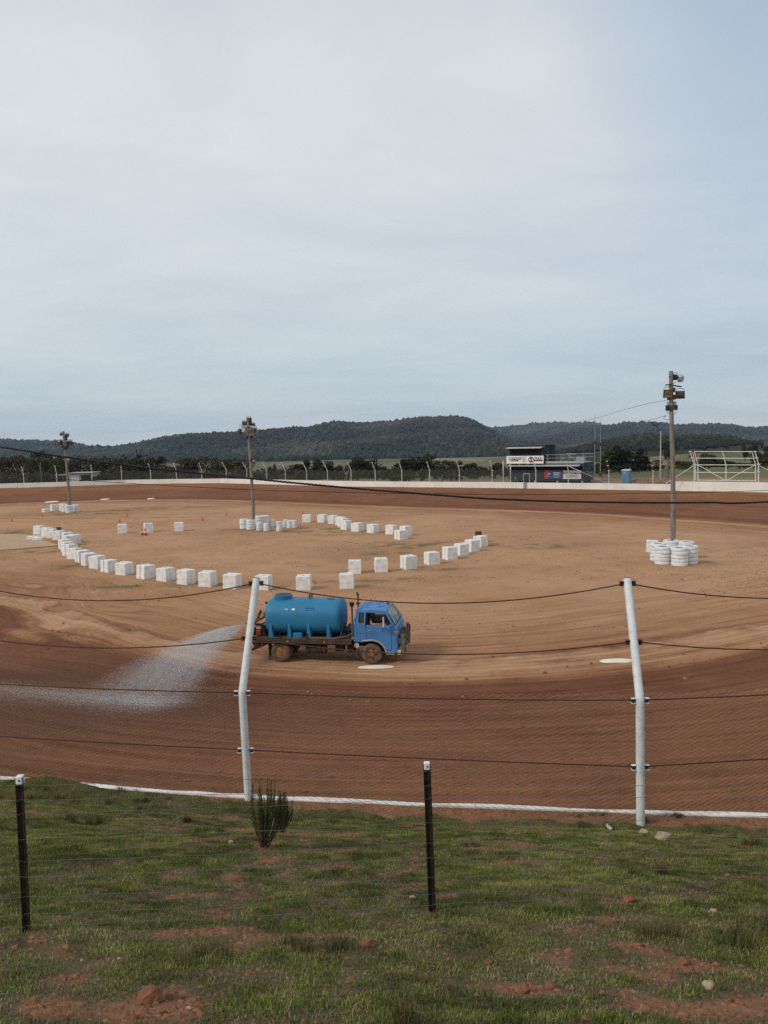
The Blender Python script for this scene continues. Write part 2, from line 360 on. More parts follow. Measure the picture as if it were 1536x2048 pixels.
# ------------------------------------------------------------------ grassy embankment under the viewer
nwx = np.array([-60, -42, -24, -14]+[p.x for p in NEARW]+[12, 22, 38, 52]); nwy = np.array([43, 29, 19.5, 16.2]+[p.y for p in NEARW]+[12.9, 14.2, 23, 38])
def yw(x): return np.interp(x, nwx, nwy)
def slope_z(x, y):
    x = np.asarray(x, float); y = np.asarray(y, float); u = np.clip(y/yw(x)/.945, -1, 1.0)
    z = 7.4-5.075*np.where(u > 0, .94*u+.06*u*u, .2*u)
    z = z+(.16*(fbm(x*.6, y*.6, 21)-.5)+.07*(fbm(x*2.3, y*2.3, 33)-.5))*sstep(1.0, .95, u)
    return z+MOUND(x, y)
MOUND = lambda x, y: 0*x
def at_slope(px, py):
    d = ray(px, py); t = 1.0
    for _ in range(4000):
        p = CAM+d*t
        if p.z <= float(slope_z(p.x, p.y)): break
        t += .01
    return p
_mp = at_z(122, 1562, 2.25)
MOUND = lambda x, y: .16*np.exp(-(((x-_mp.x)/.75)**2+((y-_mp.y+.30)/.45)**2))
ex = np.unique(np.round(np.concatenate([np.arange(-60, -10.5, 1.5), np.arange(-10.5, 10.5, .1), np.arange(10.5, 52, 1.5)]), 3)); eu = np.concatenate([np.linspace(-1, .15, 8), np.linspace(.18, 1, 110)])
EU, EX = np.meshgrid(eu, ex, indexing='ij'); EY = EU*(yw(EX)-.09)
EZ = slope_z(EX, EY)
# how green each spot is: wild patches plus the bare places seen in the photograph
BARE = [(at_slope(*q[:2]), q[2], q[3]) for q in [(640, 1668, 1.3, .35), (480, 1655, .8, .35), (300, 1660, .7, .3), (1150, 1712, .5, .12), (310, 2000, .45, .2), (60, 2000, .55, .16), (250, 2040, .35, .15), (600, 2040, .3, .12), (1400, 1935, .3, .15), (1350, 2015, .45, .14), (1060, 1975, .3, .12), (1510, 2020, .25, .2), (1290, 1890, .3, .1), (1500, 1680, .5, .15), (1000, 1700, .6, .12), (130, 1960, .6, .14), (1110, 1990, .35, .12), (450, 1945, .35, .12), (420, 1860, .8, .14), (820, 1770, .9, .12)]]
LUSH = [(at_slope(*q[:2]), q[2], q[3]) for q in [(390, 1715, .5, .2), (1280, 1745, .5, .25), (250, 1900, .4, .12), (660, 1930, .5, .2), (470, 1620, .7, .3), (700, 1640, 1.4, .15), (1480, 1900, .4, .35), (170, 1570, 1.0, .25), (800, 2010, .5, .2), (1200, 1820, .8, .2), (930, 1890, .7, .2)]]
def green_of(x, y):
    x = np.asarray(x, float); y = np.asarray(y, float)
    g = .68+.75*(fbm(x*.6, y*.8, 41, 3)-.5)+1.7*(fbm(x*3.6, y*3.6, 47, 4)-.5)
    for p, a, b in BARE: g = g-.52*np.exp(-(((x-p.x)/a)**2+((y-p.y)/b)**2))
    for p, a, b in LUSH: g = g+.5*np.exp(-(((x-p.x)/a)**2+((y-p.y)/b)**2))
    u = y/yw(x); edge = .972+.03*fbm(x*1.4, x*0, 5)-.030*sstep(-3.2, .5, x)
    g = np.where(u > edge, g-2.5*(u-edge)/.02, g)
    g = g+2.4*np.exp(-(((x-_mp.x)/.85)**2+((y-_mp.y+.30)/.5)**2))
    return np.clip(g, 0, 1)
GR = green_of(EX, EY)
def mat_bank():
    m = mat('bank_soil', (.25, .115, .060), .95, var=.2, vscale=4, bump=.9, bscale=18)
    nt = m.node_tree; N = nt.nodes; L = nt.links; b = N['Principled BSDF']; src = b.inputs['Base Color'].links[0].from_socket
    a = N.new('ShaderNodeAttribute'); a.attribute_name = 'green'
    tc = N.new('ShaderNodeTexCoord'); nz = N.new('ShaderNodeTexNoise'); nz.inputs['Scale'].default_value = 26; nz.inputs['Detail'].default_value = 8; nz.inputs['Roughness'].default_value = .8
    L.new(tc.outputs['Object'], nz.inputs['Vector'])
    r = N.new('ShaderNodeValToRGB'); e = r.color_ramp.elements; e[0].position = .33; e[0].color = (.040, .034, .014, 1); e[1].position = .72; e[1].color = (.19, .14, .075, 1)
    k = e.new(.52); k.color = (.095, .075, .034, 1)
    L.new(nz.outputs['Fac'], r.inputs[0]); mp = N.new('ShaderNodeMapRange'); mp.inputs[1].default_value = .02; mp.inputs[2].default_value = .30; ad = N.new('ShaderNodeMath'); ad.operation = 'MULTIPLY_ADD'; ad.inputs[1].default_value = .75; L.new(nz.outputs['Fac'], ad.inputs[0]); L.new(a.outputs['Fac'], ad.inputs[2]); sb = N.new('ShaderNodeMath'); sb.operation = 'SUBTRACT'; sb.inputs[1].default_value = .375; L.new(ad.outputs[0], sb.inputs[0]); L.new(sb.outputs[0], mp.inputs[0])
    mx = N.new('ShaderNodeMix'); mx.data_type = 'RGBA'; L.new(mp.outputs[0], mx.inputs[0]); L.new(src, mx.inputs[6]); L.new(r.outputs[0], mx.inputs[7]); L.new(mx.outputs[2], b.inputs['Base Color'])
    return m
bank = np_mesh('embankment', np.stack([EX.ravel(), EY.ravel(), EZ.ravel()], 1), grid_faces(*EX.shape)[:, ::-1], mat_bank(), {'green': GR.ravel()}, smooth=True)
tag(bank, kind='structure')
# ---- grass blades: stuff
def blades(name, n, hmin, hmax, w, accept, m, lean=.5, label=None, tintf=None, xy=None):
    x, y = xy if xy else (RNG.uniform(-10.5, 10.5, n*3), RNG.uniform(2.2, 15.2, n*3))
    ok = (np.abs(x) < .52*y+3.4) & (y < yw(x)-.12); x, y = x[ok], y[ok]
    # keep more of the near ones, which show largest
    g = green_of(x, y); ok = RNG.random(len(x)) < accept(g, x, y); x, y, g = x[ok][:n], y[ok][:n], g[ok][:n]; k = len(x)
    z = slope_z(x, y); az = RNG.uniform(0, 2*np.pi, k); le = RNG.uniform(.1, 1, k)*lean; h = RNG.uniform(hmin, hmax, k)*(.55+.75*g)*(.35+1.3*fbm(x*4.5, y*4.5, 77, 3))
    wd = w*RNG.uniform(.6, 1.3, k); fa = az+RNG.uniform(-.6, .6, k)+np.pi/2
    dx, dy = np.cos(az)*h*le, np.sin(az)*h*le; wx, wy = np.cos(fa)*wd, np.sin(fa)*wd
    V = np.zeros((k, 5, 3)); V[:, 0] = np.stack([x-wx, y-wy, z-.01], 1); V[:, 1] = np.stack([x+wx, y+wy, z-.01], 1)
    V[:, 2] = np.stack([x+dx*.35+wx*.8, y+dy*.35+wy*.8, z+h*.6], 1); V[:, 3] = np.stack([x+dx*.35-wx*.8, y+dy*.35-wy*.8, z+h*.6], 1)
    V[:, 4] = np.stack([x+dx, y+dy, z+h*(1.05-.4*le)], 1)
    o = (np.arange(k)*5)[:, None]; loops = np.concatenate([o+np.array([[0, 1, 2, 3]]), o+np.array([[3, 2, 4]])], 1).ravel(); sizes = np.tile([4, 3], k)
    t = np.clip(RNG.normal(.45, .20, k)+(fbm(x*.9, y*.9, 91)-.5)*.7+(fbm(x*5, y*5, 95, 3)-.5)*1.2, 0, 1) if tintf is None else tintf(x, y, k)
    ob = np_mesh(name, V.reshape(-1, 3), loops, m, {'tint': np.repeat(t, 5)}, sizes=sizes)
    return tag(ob, label, name.replace('_', ' '), kind='stuff')
M_GRASS = mat_tint('grass_blade', (.050, .066, .014), (.33, .345, .085), .7, .25, c_mid=(.145, .195, .034))
M_DRY = mat_tint('dry_blade', (.10, .066, .036), (.46, .36, .22), .85, .15, c_mid=(.25, .175, .098))
blades('green_grass', 640000, .009, .033, .0028, lambda g, x, y: np.clip((g-.25)*1.9, 0, 1), M_GRASS, .75, 'short patchy green grass growing over the near bank')
blades('dry_grass', 270000, .008, .036, .0024, lambda g, x, y: np.clip(.95-abs(g-.45)*1.4, .05, 1), M_DRY, 1.0, 'dead straw-coloured grass lying between the green on the near bank')
TUFT = [(at_slope(*q[:2]), q[2]) for q in [(155, 1640, .35), (190, 1650, .25), (375, 1645, .12), (425, 1665, .2), (935, 1690, .22), (1290, 1880, .1), (1470, 1880, .45), (1180, 1640, .4), (1330, 1640, .4), (60, 1600, .5), (250, 1605, .7), (1500, 1690, .3), (650, 1900, .25), (390, 1930, .2), (800, 2035, .12), (1310, 1750, .2)]]
_tx = []; _ty = []
for p, r in TUFT:
    for _ in range(int(2+r*8)):
        cx_, cy_ = p.x+RNG.normal(0, r*.55), p.y+RNG.normal(0, r*.4); k_ = 90; _tx.append(cx_+RNG.normal(0, .035, k_)); _ty.append(cy_+RNG.normal(0, .03, k_))
M_TUFT = mat_tint('tuft_blade', (.05, .055, .020), (.26, .20, .10), .8, .25, c_mid=(.125, .115, .045))
blades('tall_tussock_grass', 30000, .07, .16, .0020, lambda g, x, y: np.ones(len(x)), M_TUFT, .75, 'taller wispy olive tussocks scattered across the near bank', xy=(np.concatenate(_tx), np.concatenate(_ty)))

# ------------------------------------------------------------------ country behind the track
def field_z(x, y):
    x = np.asarray(x, float); y = np.asarray(y, float)
    z = np.interp(y, [90, 150, 180, 250, 400, 700, 1000, 1500, 2000, 2600, 4000, 12000], [1.75, 1.75, .8, -4, -14, -25, -31.5, -36, -34, -44, -55, -60])
    az = x/np.maximum(y, 1)
    z = z+sstep(.10, .42, az)*np.interp(y, [0, 350, 700, 1050, 1400, 2000, 2600], [0, 2, 10, 20, 12, 0, 0])
    z = z+sstep(-.15, -.5, az)*np.interp(y, [0, 250, 700, 1200, 2000], [0, 0, 6, 4, 0])
    far = sstep(250, 700, y); return z+far*(6*(fbm(x/260, y/260, 61)-.5)+2*(fbm(x/60, y/60, 62)-.5))
fyv = np.concatenate([np.linspace(88, 200, 60), np.geomspace(204, 8800, 120)]); faz = np.linspace(-1.25, 1.25, 190)
FY, FA = np.meshgrid(fyv, faz, indexing='ij'); FX = FA*FY; FZ = field_z(FX, FY)
ins = inside(FX.ravel(), FY.ravel(), WALL).reshape(FX.shape); wdist = seg_dist(FX.ravel(), FY.ravel(), WALL).reshape(FX.shape)
FZ = np.where(ins & (wdist > .15), FZ-.0, FZ)
kk = ~(ins & (wdist > 8.0)); kf = (kk[:-1, :-1] & kk[1:, :-1] & kk[:-1, 1:] & kk[1:, 1:]).ravel()
FZ = np.where(ins | (wdist < 4.5), np.minimum(FZ, .6), FZ)
def mat_field():
    m = bpy.data.materials.new('paddock'); m.use_nodes = True; nt = m.node_tree; N = nt.nodes; L = nt.links; b = N['Principled BSDF']; b.inputs['Roughness'].default_value = .95; b.inputs['Specular IOR Level'].default_value = .1
    tc = N.new('ShaderNodeTexCoord')
    def nz(s, d=5, ro=.6, sc=(1, 1, 1)):
        mp = N.new('ShaderNodeMapping'); mp.inputs['Scale'].default_value = sc; L.new(tc.outputs['Object'], mp.inputs[0])
        n = N.new('ShaderNodeTexNoise'); n.inputs['Scale'].default_value = s; n.inputs['Detail'].default_value = d; n.inputs['Roughness'].default_value = ro; L.new(mp.outputs[0], n.inputs['Vector']); return n.outputs['Fac']
    r = N.new('ShaderNodeValToRGB'); e = r.color_ramp.elements; e[0].position = .36; e[0].color = (.095, .112, .046, 1); e[1].position = .60; e[1].color = (.250, .190, .115, 1); k = e.new(.48); k.color = (.150, .145, .068, 1)
    L.new(nz(.006, 7, .66, (1, .5, 1)), r.inputs[0])
    r2 = N.new('ShaderNodeValToRGB'); r2.color_ramp.elements[0].position = .3; r2.color_ramp.elements[0].color = (.7, .7, .65, 1); r2.color_ramp.elements[1].position = .7; r2.color_ramp.elements[1].color = (1.1, 1.1, 1.1, 1)
    L.new(nz(.05, 8, .7), r2.inputs[0]); mx = N.new('ShaderNodeMix'); mx.data_type = 'RGBA'; mx.blend_type = 'MULTIPLY'; mx.inputs[0].default_value = 1; L.new(r.outputs[0], mx.inputs[6]); L.new(r2.outputs[0], mx.inputs[7])
    a = N.new('ShaderNodeAttribute'); a.attribute_name = 'dirt'; m2 = N.new('ShaderNodeMix'); m2.data_type = 'RGBA'; m2.inputs[7].default_value = (.30, .19, .125, 1); L.new(a.outputs['Fac'], m2.inputs[0]); L.new(mx.outputs[2], m2.inputs[6])
    L.new(m2.outputs[2], b.inputs['Base Color']); return m
dirt = sstep(26, 8, wdist)*(.5+.5*sstep(.0, .2, FA))
fld = np_mesh('paddock_ground', np.stack([FX.ravel(), FY.ravel(), FZ.ravel()], 1), grid_faces(*FX.shape, kf)[:, ::-1], mat_field(), {'dirt': dirt.ravel()}, smooth=True); tag(fld, kind='structure')
# base sheet far to the sides and behind, lower than everything
bs = MB(); bs.quad((-11500, -900, -75), (11500, -900, -75), (11500, 9400, -75), (-11500, 9400, -75))
tag(bs.build('far_ground', mat('far_plain', (.07, .085, .04), .95, vscale=.002)), kind='structure')
# ------------------------------------------------------------------ wooded hills
def mat_hill(name, a, b):
    return mat(name, a, .95, col2=b, vscale=.012, spec=.05)
M_FOR = mat_tint('forest_canopy', (.012, .015, .010), (.078, .074, .048), .95, c_mid=(.034, .037, .024))
M_HILL = mat_hill('forest_floor', (.040, .042, .024), (.075, .065, .040))
def hill(name, crest, Yc, Yb, base_py, spacing, size, seed, label, amp=10.0, xr=(-700, 2300), back=1600, nrow=46, conv=.8):
    cx = [c[0] for c in crest]; cy = [c[1] for c in crest]
    cols = np.arange(xr[0], xr[1], 12.0); P = []
    tv = np.linspace(0, 1, nrow); bv = np.linspace(0, 1, 10)[1:]
    for x in cols:
        top = np.interp(x, cx, cy)+size*1.15*F/Yc; c = at_y(x, top, Yc); bpy_ = np.interp(x, [p[0] for p in base_py], [p[1] for p in base_py]); b = at_y(x, bpy_, Yb)
        hh = max(c.z-b.z, 4.0); row = []
        row.append((b.x, Yb-15, b.z-70))
        for t in tv:
            y = Yb+(Yc-Yb)*t; prof = t**conv if conv < 1 else t; prof = .5*prof+.5*(math.sin((t-.5)*math.pi)*.5+.5)
            row.append((b.x+(c.x-b.x)*t, y, b.z+(c.z-b.z)*prof))
        for t in bv: row.append((c.x*(1+t*back/Yc), Yc+back*t, c.z-(hh*.9+40)*(math.sin((t-.5)*math.pi)*.5+.5)))
        P.append(row)
    A = np.array(P); X, Y, Z = A[..., 0], A[..., 1], A[..., 2]; T = np.concatenate([[0], tv, 1-bv])[None, :]
    env = np.sin(np.clip(T, 0, 1)*math.pi)
    Z = Z+env*amp*((fbm(X/300, Y/700, seed, 4)-.5)*3.6+(fbm(X/110, Y/200, seed+9, 3)-.5)*.8)
    o = np_mesh(name, np.stack([X.ravel(), Y.ravel(), Z.ravel()], 1), grid_faces(*X.shape), M_HILL, smooth=True); tag(o, kind='structure')
    # the canopy: thousands of small crowns standing on the slope, far too many to count
    area = abs(X[-1, 20]-X[0, 20])*(Yc-Yb)*1.03; n = int(area/spacing**2)
    ci = RNG.uniform(0, X.shape[0]-1.001, n); ti = RNG.uniform(1, nrow+1.5, n)
    i0 = ci.astype(int); j0 = ti.astype(int); u = ci-i0; v = ti-j0
    B = lambda Q: (Q[i0, j0]*(1-u)+Q[i0+1, j0]*u)*(1-v)+(Q[i0, j0+1]*(1-u)+Q[i0+1, j0+1]*u)*v
    x, y, z = B(X), B(Y), B(Z); keep = np.abs(x/y) < .62; x, y, z = x[keep], y[keep], z[keep]; n = len(x)
    import bmesh
    bm = bmesh.new(); bmesh.ops.create_icosphere(bm, subdivisions=1, radius=1); iv = np.array([v.co[:] for v in bm.verts]); fi = np.array([[v.index for v in f.verts] for f in bm.faces]); bm.free()
    r = size*RNG.uniform(.55, 1.25, n)
    V = iv[None]*(1+RNG.uniform(-.38, .38, (n, len(iv), 1)))*np.stack([r, r, r*RNG.uniform(.7, 1.15, n)], 1)[:, None]+np.stack([x, y, z+r*.55], 1)[:, None]
    Fc = (fi[None]+(np.arange(n)*len(iv))[:, None, None]).reshape(-1, 3)
    t = np.clip(RNG.normal(.42, .17, n)+(fbm(x/220, y/330, seed+3)-.5)*1.5, 0, 1)
    f = np_mesh(name.replace('hill', 'forest'), V.reshape(-1, 3), Fc, M_FOR, {'tint': np.repeat(t, len(iv))}, smooth=True); tag(f, label, 'forest', kind='stuff')
BASE = [(-700, 935), (0, 925), (400, 920), (800, 916), (1050, 913), (1200, 902), (1536, 890), (2300, 885)]
hill('distant_hill', [(-700, 893), (900, 880), (960, 862), (985, 856), (1040, 850.5), (1075, 847), (1130, 846), (1190, 844.8), (1207, 852), (1260, 852), (1330, 852), (1536, 858), (2300, 856)], 7000, 5200, [(-700, 900), (900, 895), (1200, 880), (2300, 874)], 34, 19, 5, 'hazy blue forest covering the farthest flat-topped ridge', 16, (850, 1800))
hill('right_hill', [(850, 890), (1000, 880), (1130, 862), (1170, 855), (1205, 850.5), (1240, 846), (1270, 845), (1295, 842.5), (1320, 845), (1350, 849), (1400, 848.5), (1435, 847), (1470, 850.5), (1495, 856), (1508, 856.5), (1536, 853.5), (1700, 846), (2300, 850)], 5200, 3500, [(850, 912), (1050, 908), (1200, 897), (1536, 884), (2300, 880)], 26, 14, 15, 'blue-grey forest on the rounded ridge behind the right light pole', 14, (930, 1800))
hill('left_hill', [(-700, 872), (-200, 876), (0, 878), (34, 879.3), (81, 881), (120, 882.5), (149, 886), (162, 889), (178, 893.5), (190, 894.8), (220, 898), (300, 906), (500, 915)], 5000, 3300, [(-700, 932), (0, 924), (250, 918), (600, 918)], 26, 14, 25, 'blue-grey forest on the low ridge at the left edge', 12, (-300, 420))
hill('middle_hill', [(-300, 912), (100, 902), (165, 896), (190, 894.5), (220, 893), (250, 891), (281, 886.7), (305, 881), (338, 873), (372, 869.5), (406, 867.3), (440, 866.5), (474, 865), (517, 861.8), (565, 858), (615, 855.5), (642, 849), (670, 844), (690, 844.6), (717, 846.5), (751, 845), (785, 842), (812, 837), (839, 834), (873, 832.8), (903, 832), (930, 834), (950, 841.5), (967, 851), (988, 860), (1009, 873), (1035, 881), (1060, 892), (1110, 906), (1300, 925)], 3500, 2350, [(-300, 930), (0, 927), (400, 921), (800, 917.5), (1100, 914), (1300, 925)], 14.5, 9, 35, 'dark grey-green forest covering the big central mountain', 26, (-150, 1200))
hill('front_hill', [(200, 930), (330, 922), (440, 914), (520, 904), (600, 892), (680, 883), (740, 875), (800, 867), (860, 862), (920, 858), (960, 862), (1000, 873), (1040, 886), (1090, 902), (1160, 918), (1300, 930)], 2750, 2150, [(200, 932), (400, 923), (800, 918), (1100, 915), (1300, 932)], 13, 8, 45, 'dark olive forest on the nearer spur below the central summit', 14, (280, 1180))
# wooded knoll on the right: trees dense over a grassy rise
hill('knoll_hill', [(850, 925), (1040, 914), (1100, 905), (1150, 894), (1200, 881), (1245, 874), (1275, 868), (1295, 866), (1345, 870), (1380, 869), (1420, 869), (1465, 873), (1490, 882), (1505, 890), (1600, 900), (2000, 920)], 1250, 980, [(850, 930), (1050, 917), (1150, 906), (1200, 903), (1300, 903), (1400, 899), (1450, 894), (1500, 889), (1600, 900), (2000, 922)], 6.2, 3.4, 55, 'dark bushland covering the knoll behind the portable toilet', 2, (1030, 1530), back=260, nrow=24)
# ------------------------------------------------------------------ single trees
M_BARK = mat('bark', (.17, .14, .115), .9, var=.3, vscale=3)
M_PALE = mat('pale_bark', (.42, .39, .35), .9, var=.25, vscale=3)
LEAF = {'olive': mat_tint('olive_leaves', (.028, .030, .013), (.150, .130, .058), .8, .15, c_mid=(.072, .068, .030)),
        'dark': mat_tint('dark_leaves', (.012, .016, .009), (.060, .066, .034), .8, .1, c_mid=(.028, .034, .018)),
        'green': mat_tint('green_leaves', (.028, .038, .013), (.145, .150, .052), .8, .2, c_mid=(.074, .086, .030)),
        'brown': mat_tint('brown_leaves', (.032, .028, .016), (.145, .112, .066), .8, .15, c_mid=(.075, .060, .035))}
def crown(kind, seed, n=2600, ls=1.0):
    """unit tree: height 1, crown width about w; returns quads"""
    r = np.random.default_rng(seed)
    if kind == 'round': C = [(r.normal(0, .26), r.normal(0, .26), r.uniform(.38, .86), r.uniform(.10, .19)) for _ in range(26)]; C = [(x, y, z, s) for x, y, z, s in C if math.hypot(x, y) < .55]
    elif kind == 'tall': C = [(r.normal(0, .15), r.normal(0, .15), z, r.uniform(.09, .15)) for z in r.uniform(.3, .9, 20)]
    elif kind == 'cone': C = [(r.normal(0, .19*(1.05-z)), r.normal(0, .19*(1.05-z)), z, .05+.14*(1-z)) for z in r.uniform(.08, .95, 36)]
    elif kind == 'bush': C = [(r.normal(0, .36), r.normal(0, .3), r.uniform(.12, .75), r.uniform(.14, .26)) for _ in range(18)]
    elif kind == 'plume':
        C = []
        for _ in range(22):
            a = r.uniform(0, 2*np.pi); q = r.uniform(.05, .46); zt = .98-.35*(q/.46)**2*r.uniform(.5, 1.2)
            C += [(math.cos(a)*q*(k+.3)/1.3, math.sin(a)*q*(k+.3)/1.3, .12+(zt-.12)*k, .085*(1.15-k)) for k in np.linspace(.15, 1, 6)]
    C = np.array(C); w = C[:, 3]**2; idx = r.choice(len(C), n, p=w/w.sum())
    dv = r.normal(0, 1, (n, 3)); dv /= np.linalg.norm(dv, axis=1)[:, None]
    p = C[idx, :3]+dv*(C[idx, 3]*r.uniform(.55, 1.05, n))[:, None]*np.array([1, 1, .8])
    s = (.011 if kind != 'plume' else .009)*r.uniform(.7, 1.7, n)*(1.5 if kind == 'bush' else 1)*ls
    a = r.normal(0, 1, (n, 3)); a /= np.linalg.norm(a, axis=1)[:, None]; b = np.cross(a, r.normal(0, 1, (n, 3))); b /= np.linalg.norm(b, axis=1)[:, None]
    if kind == 'plume': a = a*.4+np.array([0, 0, 1.6])
    a = a*s[:, None]*1.5; b = b*s[:, None]
    V = np.stack([p-a-b, p+a-b, p+a+b, p-a+b], 1).reshape(-1, 3)
    t = np.repeat(np.clip(r.normal(.42, .2, n)+(r.random(len(C))-.5)[idx]*.55, 0, 1), 4)
    return V, np.arange(4*n).reshape(-1, 4), t, C
PROTO = {}
def tree_proto(kind, leaf, seed, pale=False):
    V, Q, t, C = crown(kind, seed); cr = np_mesh('crown', V, Q, LEAF[leaf], {'tint': t})
    r = random.Random(seed); mb = MB(); base = .32 if kind in ('round', 'tall') else .15
    mb.tube([(0, 0, -.06), (.012, 0, base*.5), (.0, .01, base), (.02, 0, .62)], [.022, .018, .014, .006], 7)
    for i in r.sample(range(len(C)), min(9, len(C))):
        c = C[i]; z0 = min(base*.8, c[2]*.6); mb.tube([(0, 0, z0), (c[0]*.5, c[1]*.5, (z0+c[2])*.52), (c[0], c[1], c[2])], [.011, .007, .003], 5)
    tr = mb.build('trunk', M_PALE if pale else M_BARK)
    return cr, tr
def tree(px, ytop, width, Y, kind, leaf, seed, label, cat='tree', name='tree', pale=False, grp='trees behind the far fence'):
    p = at_y(px, ytop-3.5, Y); z0 = float(field_z(p.x, p.y))-.2; h = max(p.z-z0, 1.2); key = (kind, leaf, seed, pale)
    if key not in PROTO:
        cr, tr = tree_proto(kind, leaf, seed, pale); PROTO[key] = (cr, tr); new = True
    else:
        a, b = PROTO[key]; cr = a.copy(); tr = b.copy(); COL.objects.link(cr); COL.objects.link(tr)
    root = thing(name, label, cat, (p.x, p.y, z0), random.uniform(0, 6.28), grp)
    wm = 1.22*width/F*Y; nat = {'round': .95, 'tall': .62, 'cone': .55, 'bush': 1.35, 'plume': .98}[kind]; root.scale = (wm/nat, wm/nat, h)
    cr.parent = root; tr.parent = root
    return root
TREES = [
 # px, top, width, Y, kind, leaf, seed, label
 (8, 908, 60, 205, 'round', 'brown', 1, 'dull brown-green gum tree at the far left edge of the photo'),
 (46, 911, 46, 215, 'round', 'brown', 2, 'dull brown gum tree left of the yellowish-green tree'),
 (25, 930, 56, 190, 'bush', 'brown', 3, 'low brownish bush behind the leftmost stretch of white wall'),
 (80, 915, 62, 200, 'round', 'green', 4, 'yellowish-green gum tree with pale leaning limbs left of the left light pole'),
 (70, 906, 26, 260, 'tall', 'dark', 5, 'dark narrow tree rising behind the yellowish-green gum'),
 (104, 908, 34, 240, 'round', 'dark', 6, 'dark tree right of the yellowish-green gum, beside the red roof'),
 (150, 913, 30, 270, 'round', 'dark', 7, 'dark tree just right of the left light pole below the cable'),
 (170, 915, 24, 330, 'cone', 'dark', 8, 'small dark pointed tree above the cream shed'),
 (152, 937, 26, 215, 'bush', 'olive', 9, 'small olive bush directly above the cream shed roof'),
 (214, 912, 66, 235, 'round', 'olive', 10, 'olive gum tree between the cream shed and the plumed pine'),
 (238, 918, 48, 220, 'bush', 'olive', 11, 'broad olive bush left of the plumed pine'),
 (286, 901, 66, 215, 'plume', 'dark', 12, 'dark pine with upswept plume-like branches behind the left fence'),
 (336, 926, 44, 240, 'bush', 'olive', 13, 'low olive bush just right of the plumed pine'),
 (386, 911, 66, 215, 'round', 'olive', 1, 'olive gum tree with pale bare limbs midway between the two left poles'),
 (437, 917, 50, 225, 'round', 'olive', 2, 'olive gum tree second to the left of the middle light pole'),
 (474, 916, 44, 220, 'round', 'olive', 10, 'olive gum tree touching the left side of the middle light pole'),
 (544, 931, 14, 300, 'tall', 'green', 14, 'tiny grey-green tree on the brown paddock right of the middle pole'),
 (520, 942, 44, 200, 'bush', 'green', 3, 'low green bush right beside the middle light pole'),
 (576, 937, 44, 205, 'round', 'brown', 7, 'rounded brownish tree first right of the middle light pole'),
 (611, 923, 22, 215, 'tall', 'dark', 5, 'narrow dark tree at the left edge of the twin dark trees'),
 (640, 920, 44, 215, 'round', 'dark', 2, 'dark brownish tree right of the narrow dark tree'),
 (668, 930, 24, 220, 'tall', 'olive', 14, 'small olive tree between two dark trees at left of centre'),
 (704, 925, 44, 235, 'round', 'brown', 4, 'brown-tinged gum leaning against the tall round gum'),
 (722, 915, 56, 215, 'round', 'dark', 1, 'tall rounded gum standing before the bright green paddock'),
 (766, 934, 40, 225, 'bush', 'dark', 9, 'low dark bush right of the tall rounded gum'),
 (790, 941, 34, 205, 'tall', 'green', 14, 'small green tree left of the big dark tree'),
 (847, 910, 80, 195, 'round', 'dark', 7, 'big dark spreading tree before the green paddock at centre'),
 (896, 922, 42, 205, 'round', 'olive', 4, 'olive tree touching the right side of the big dark tree'),
 (938, 923, 38, 200, 'bush', 'dark', 11, 'dark dome-shaped bush left of the control tower'),
 (966, 931, 30, 200, 'bush', 'brown', 3, 'brown bush right of the dark dome-shaped bush'),
 (994, 927, 40, 195, 'bush', 'brown', 9, 'brown bush against the left end of the control tower'),
 (1213, 903, 26, 150, 'cone', 'green', 15, 'slim green conifer right of the control tower'),
 (1237, 894, 46, 150, 'cone', 'dark', 16, 'tallest dark bushy conifer behind the portable toilet'),
 (1254, 902, 30, 152, 'cone', 'dark', 15, 'dark conifer squeezed between two larger ones behind the toilet'),
 (1281, 901, 44, 148, 'cone', 'dark', 17, 'dark broad conifer upper right of the portable toilet'),
 (1189, 925, 34, 150, 'bush', 'olive', 11, 'low olive bush at the right end of the control tower'),
 (1312, 930, 34, 160, 'bush', 'olive', 3, 'low olive bush behind the thin bent-arm light post'),
 (1340, 882, 22, 560, 'round', 'dark', 6, 'dark tree hidden partly by the right light pole, on the paddock'),
 (1414, 908, 40, 170, 'bush', 'olive', 9, 'olive bush showing through the left bay of the steel gate'),
 (1440, 918, 46, 165, 'bush', 'dark', 11, 'dark wide bush filling the middle of the steel gate'),
 (1372, 921, 42, 165, 'bush', 'brown', 3, 'brown bush between the right light pole and the steel gate'),
 (1490, 891, 14, 520, 'round', 'dark', 2, 'left one of two dark trees on the far paddock above the gate'),
 (1511, 884, 20, 510, 'round', 'dark', 7, 'right one of two dark trees on the far paddock above the gate'),
 (1534, 891, 22, 480, 'round', 'dark', 6, 'dark tree at the far right edge on the paddock'),
 (1525, 916, 40, 165, 'bush', 'brown', 9, 'brown bush at the right edge behind the steel gate'),
 (1490, 934, 52, 158, 'bush', 'dark', 3, 'low dark bush behind the right bay of the steel gate'),
]
TREES += [(122, 916, 40, 230, 'round', 'brown', 2, 'brown gum tree hidden partly behind the left light pole'), (190, 916, 40, 245, 'round', 'brown', 1, 'brownish gum above the right end of the cream shed'), (258, 910, 44, 240, 'round', 'olive', 7, 'olive gum pressed against the left side of the plumed pine'), (312, 914, 40, 245, 'round', 'dark', 4, 'dark gum pressed against the right side of the plumed pine'), (590, 930, 40, 225, 'round', 'dark', 4, 'dark gum just left of the narrow dark tree'), (744, 926, 44, 230, 'round', 'dark', 10, 'dark gum pressed against the right side of the tall rounded gum'), (820, 921, 40, 205, 'round', 'olive', 2, 'olive gum pressed against the left side of the big dark tree')]
random.seed(3)
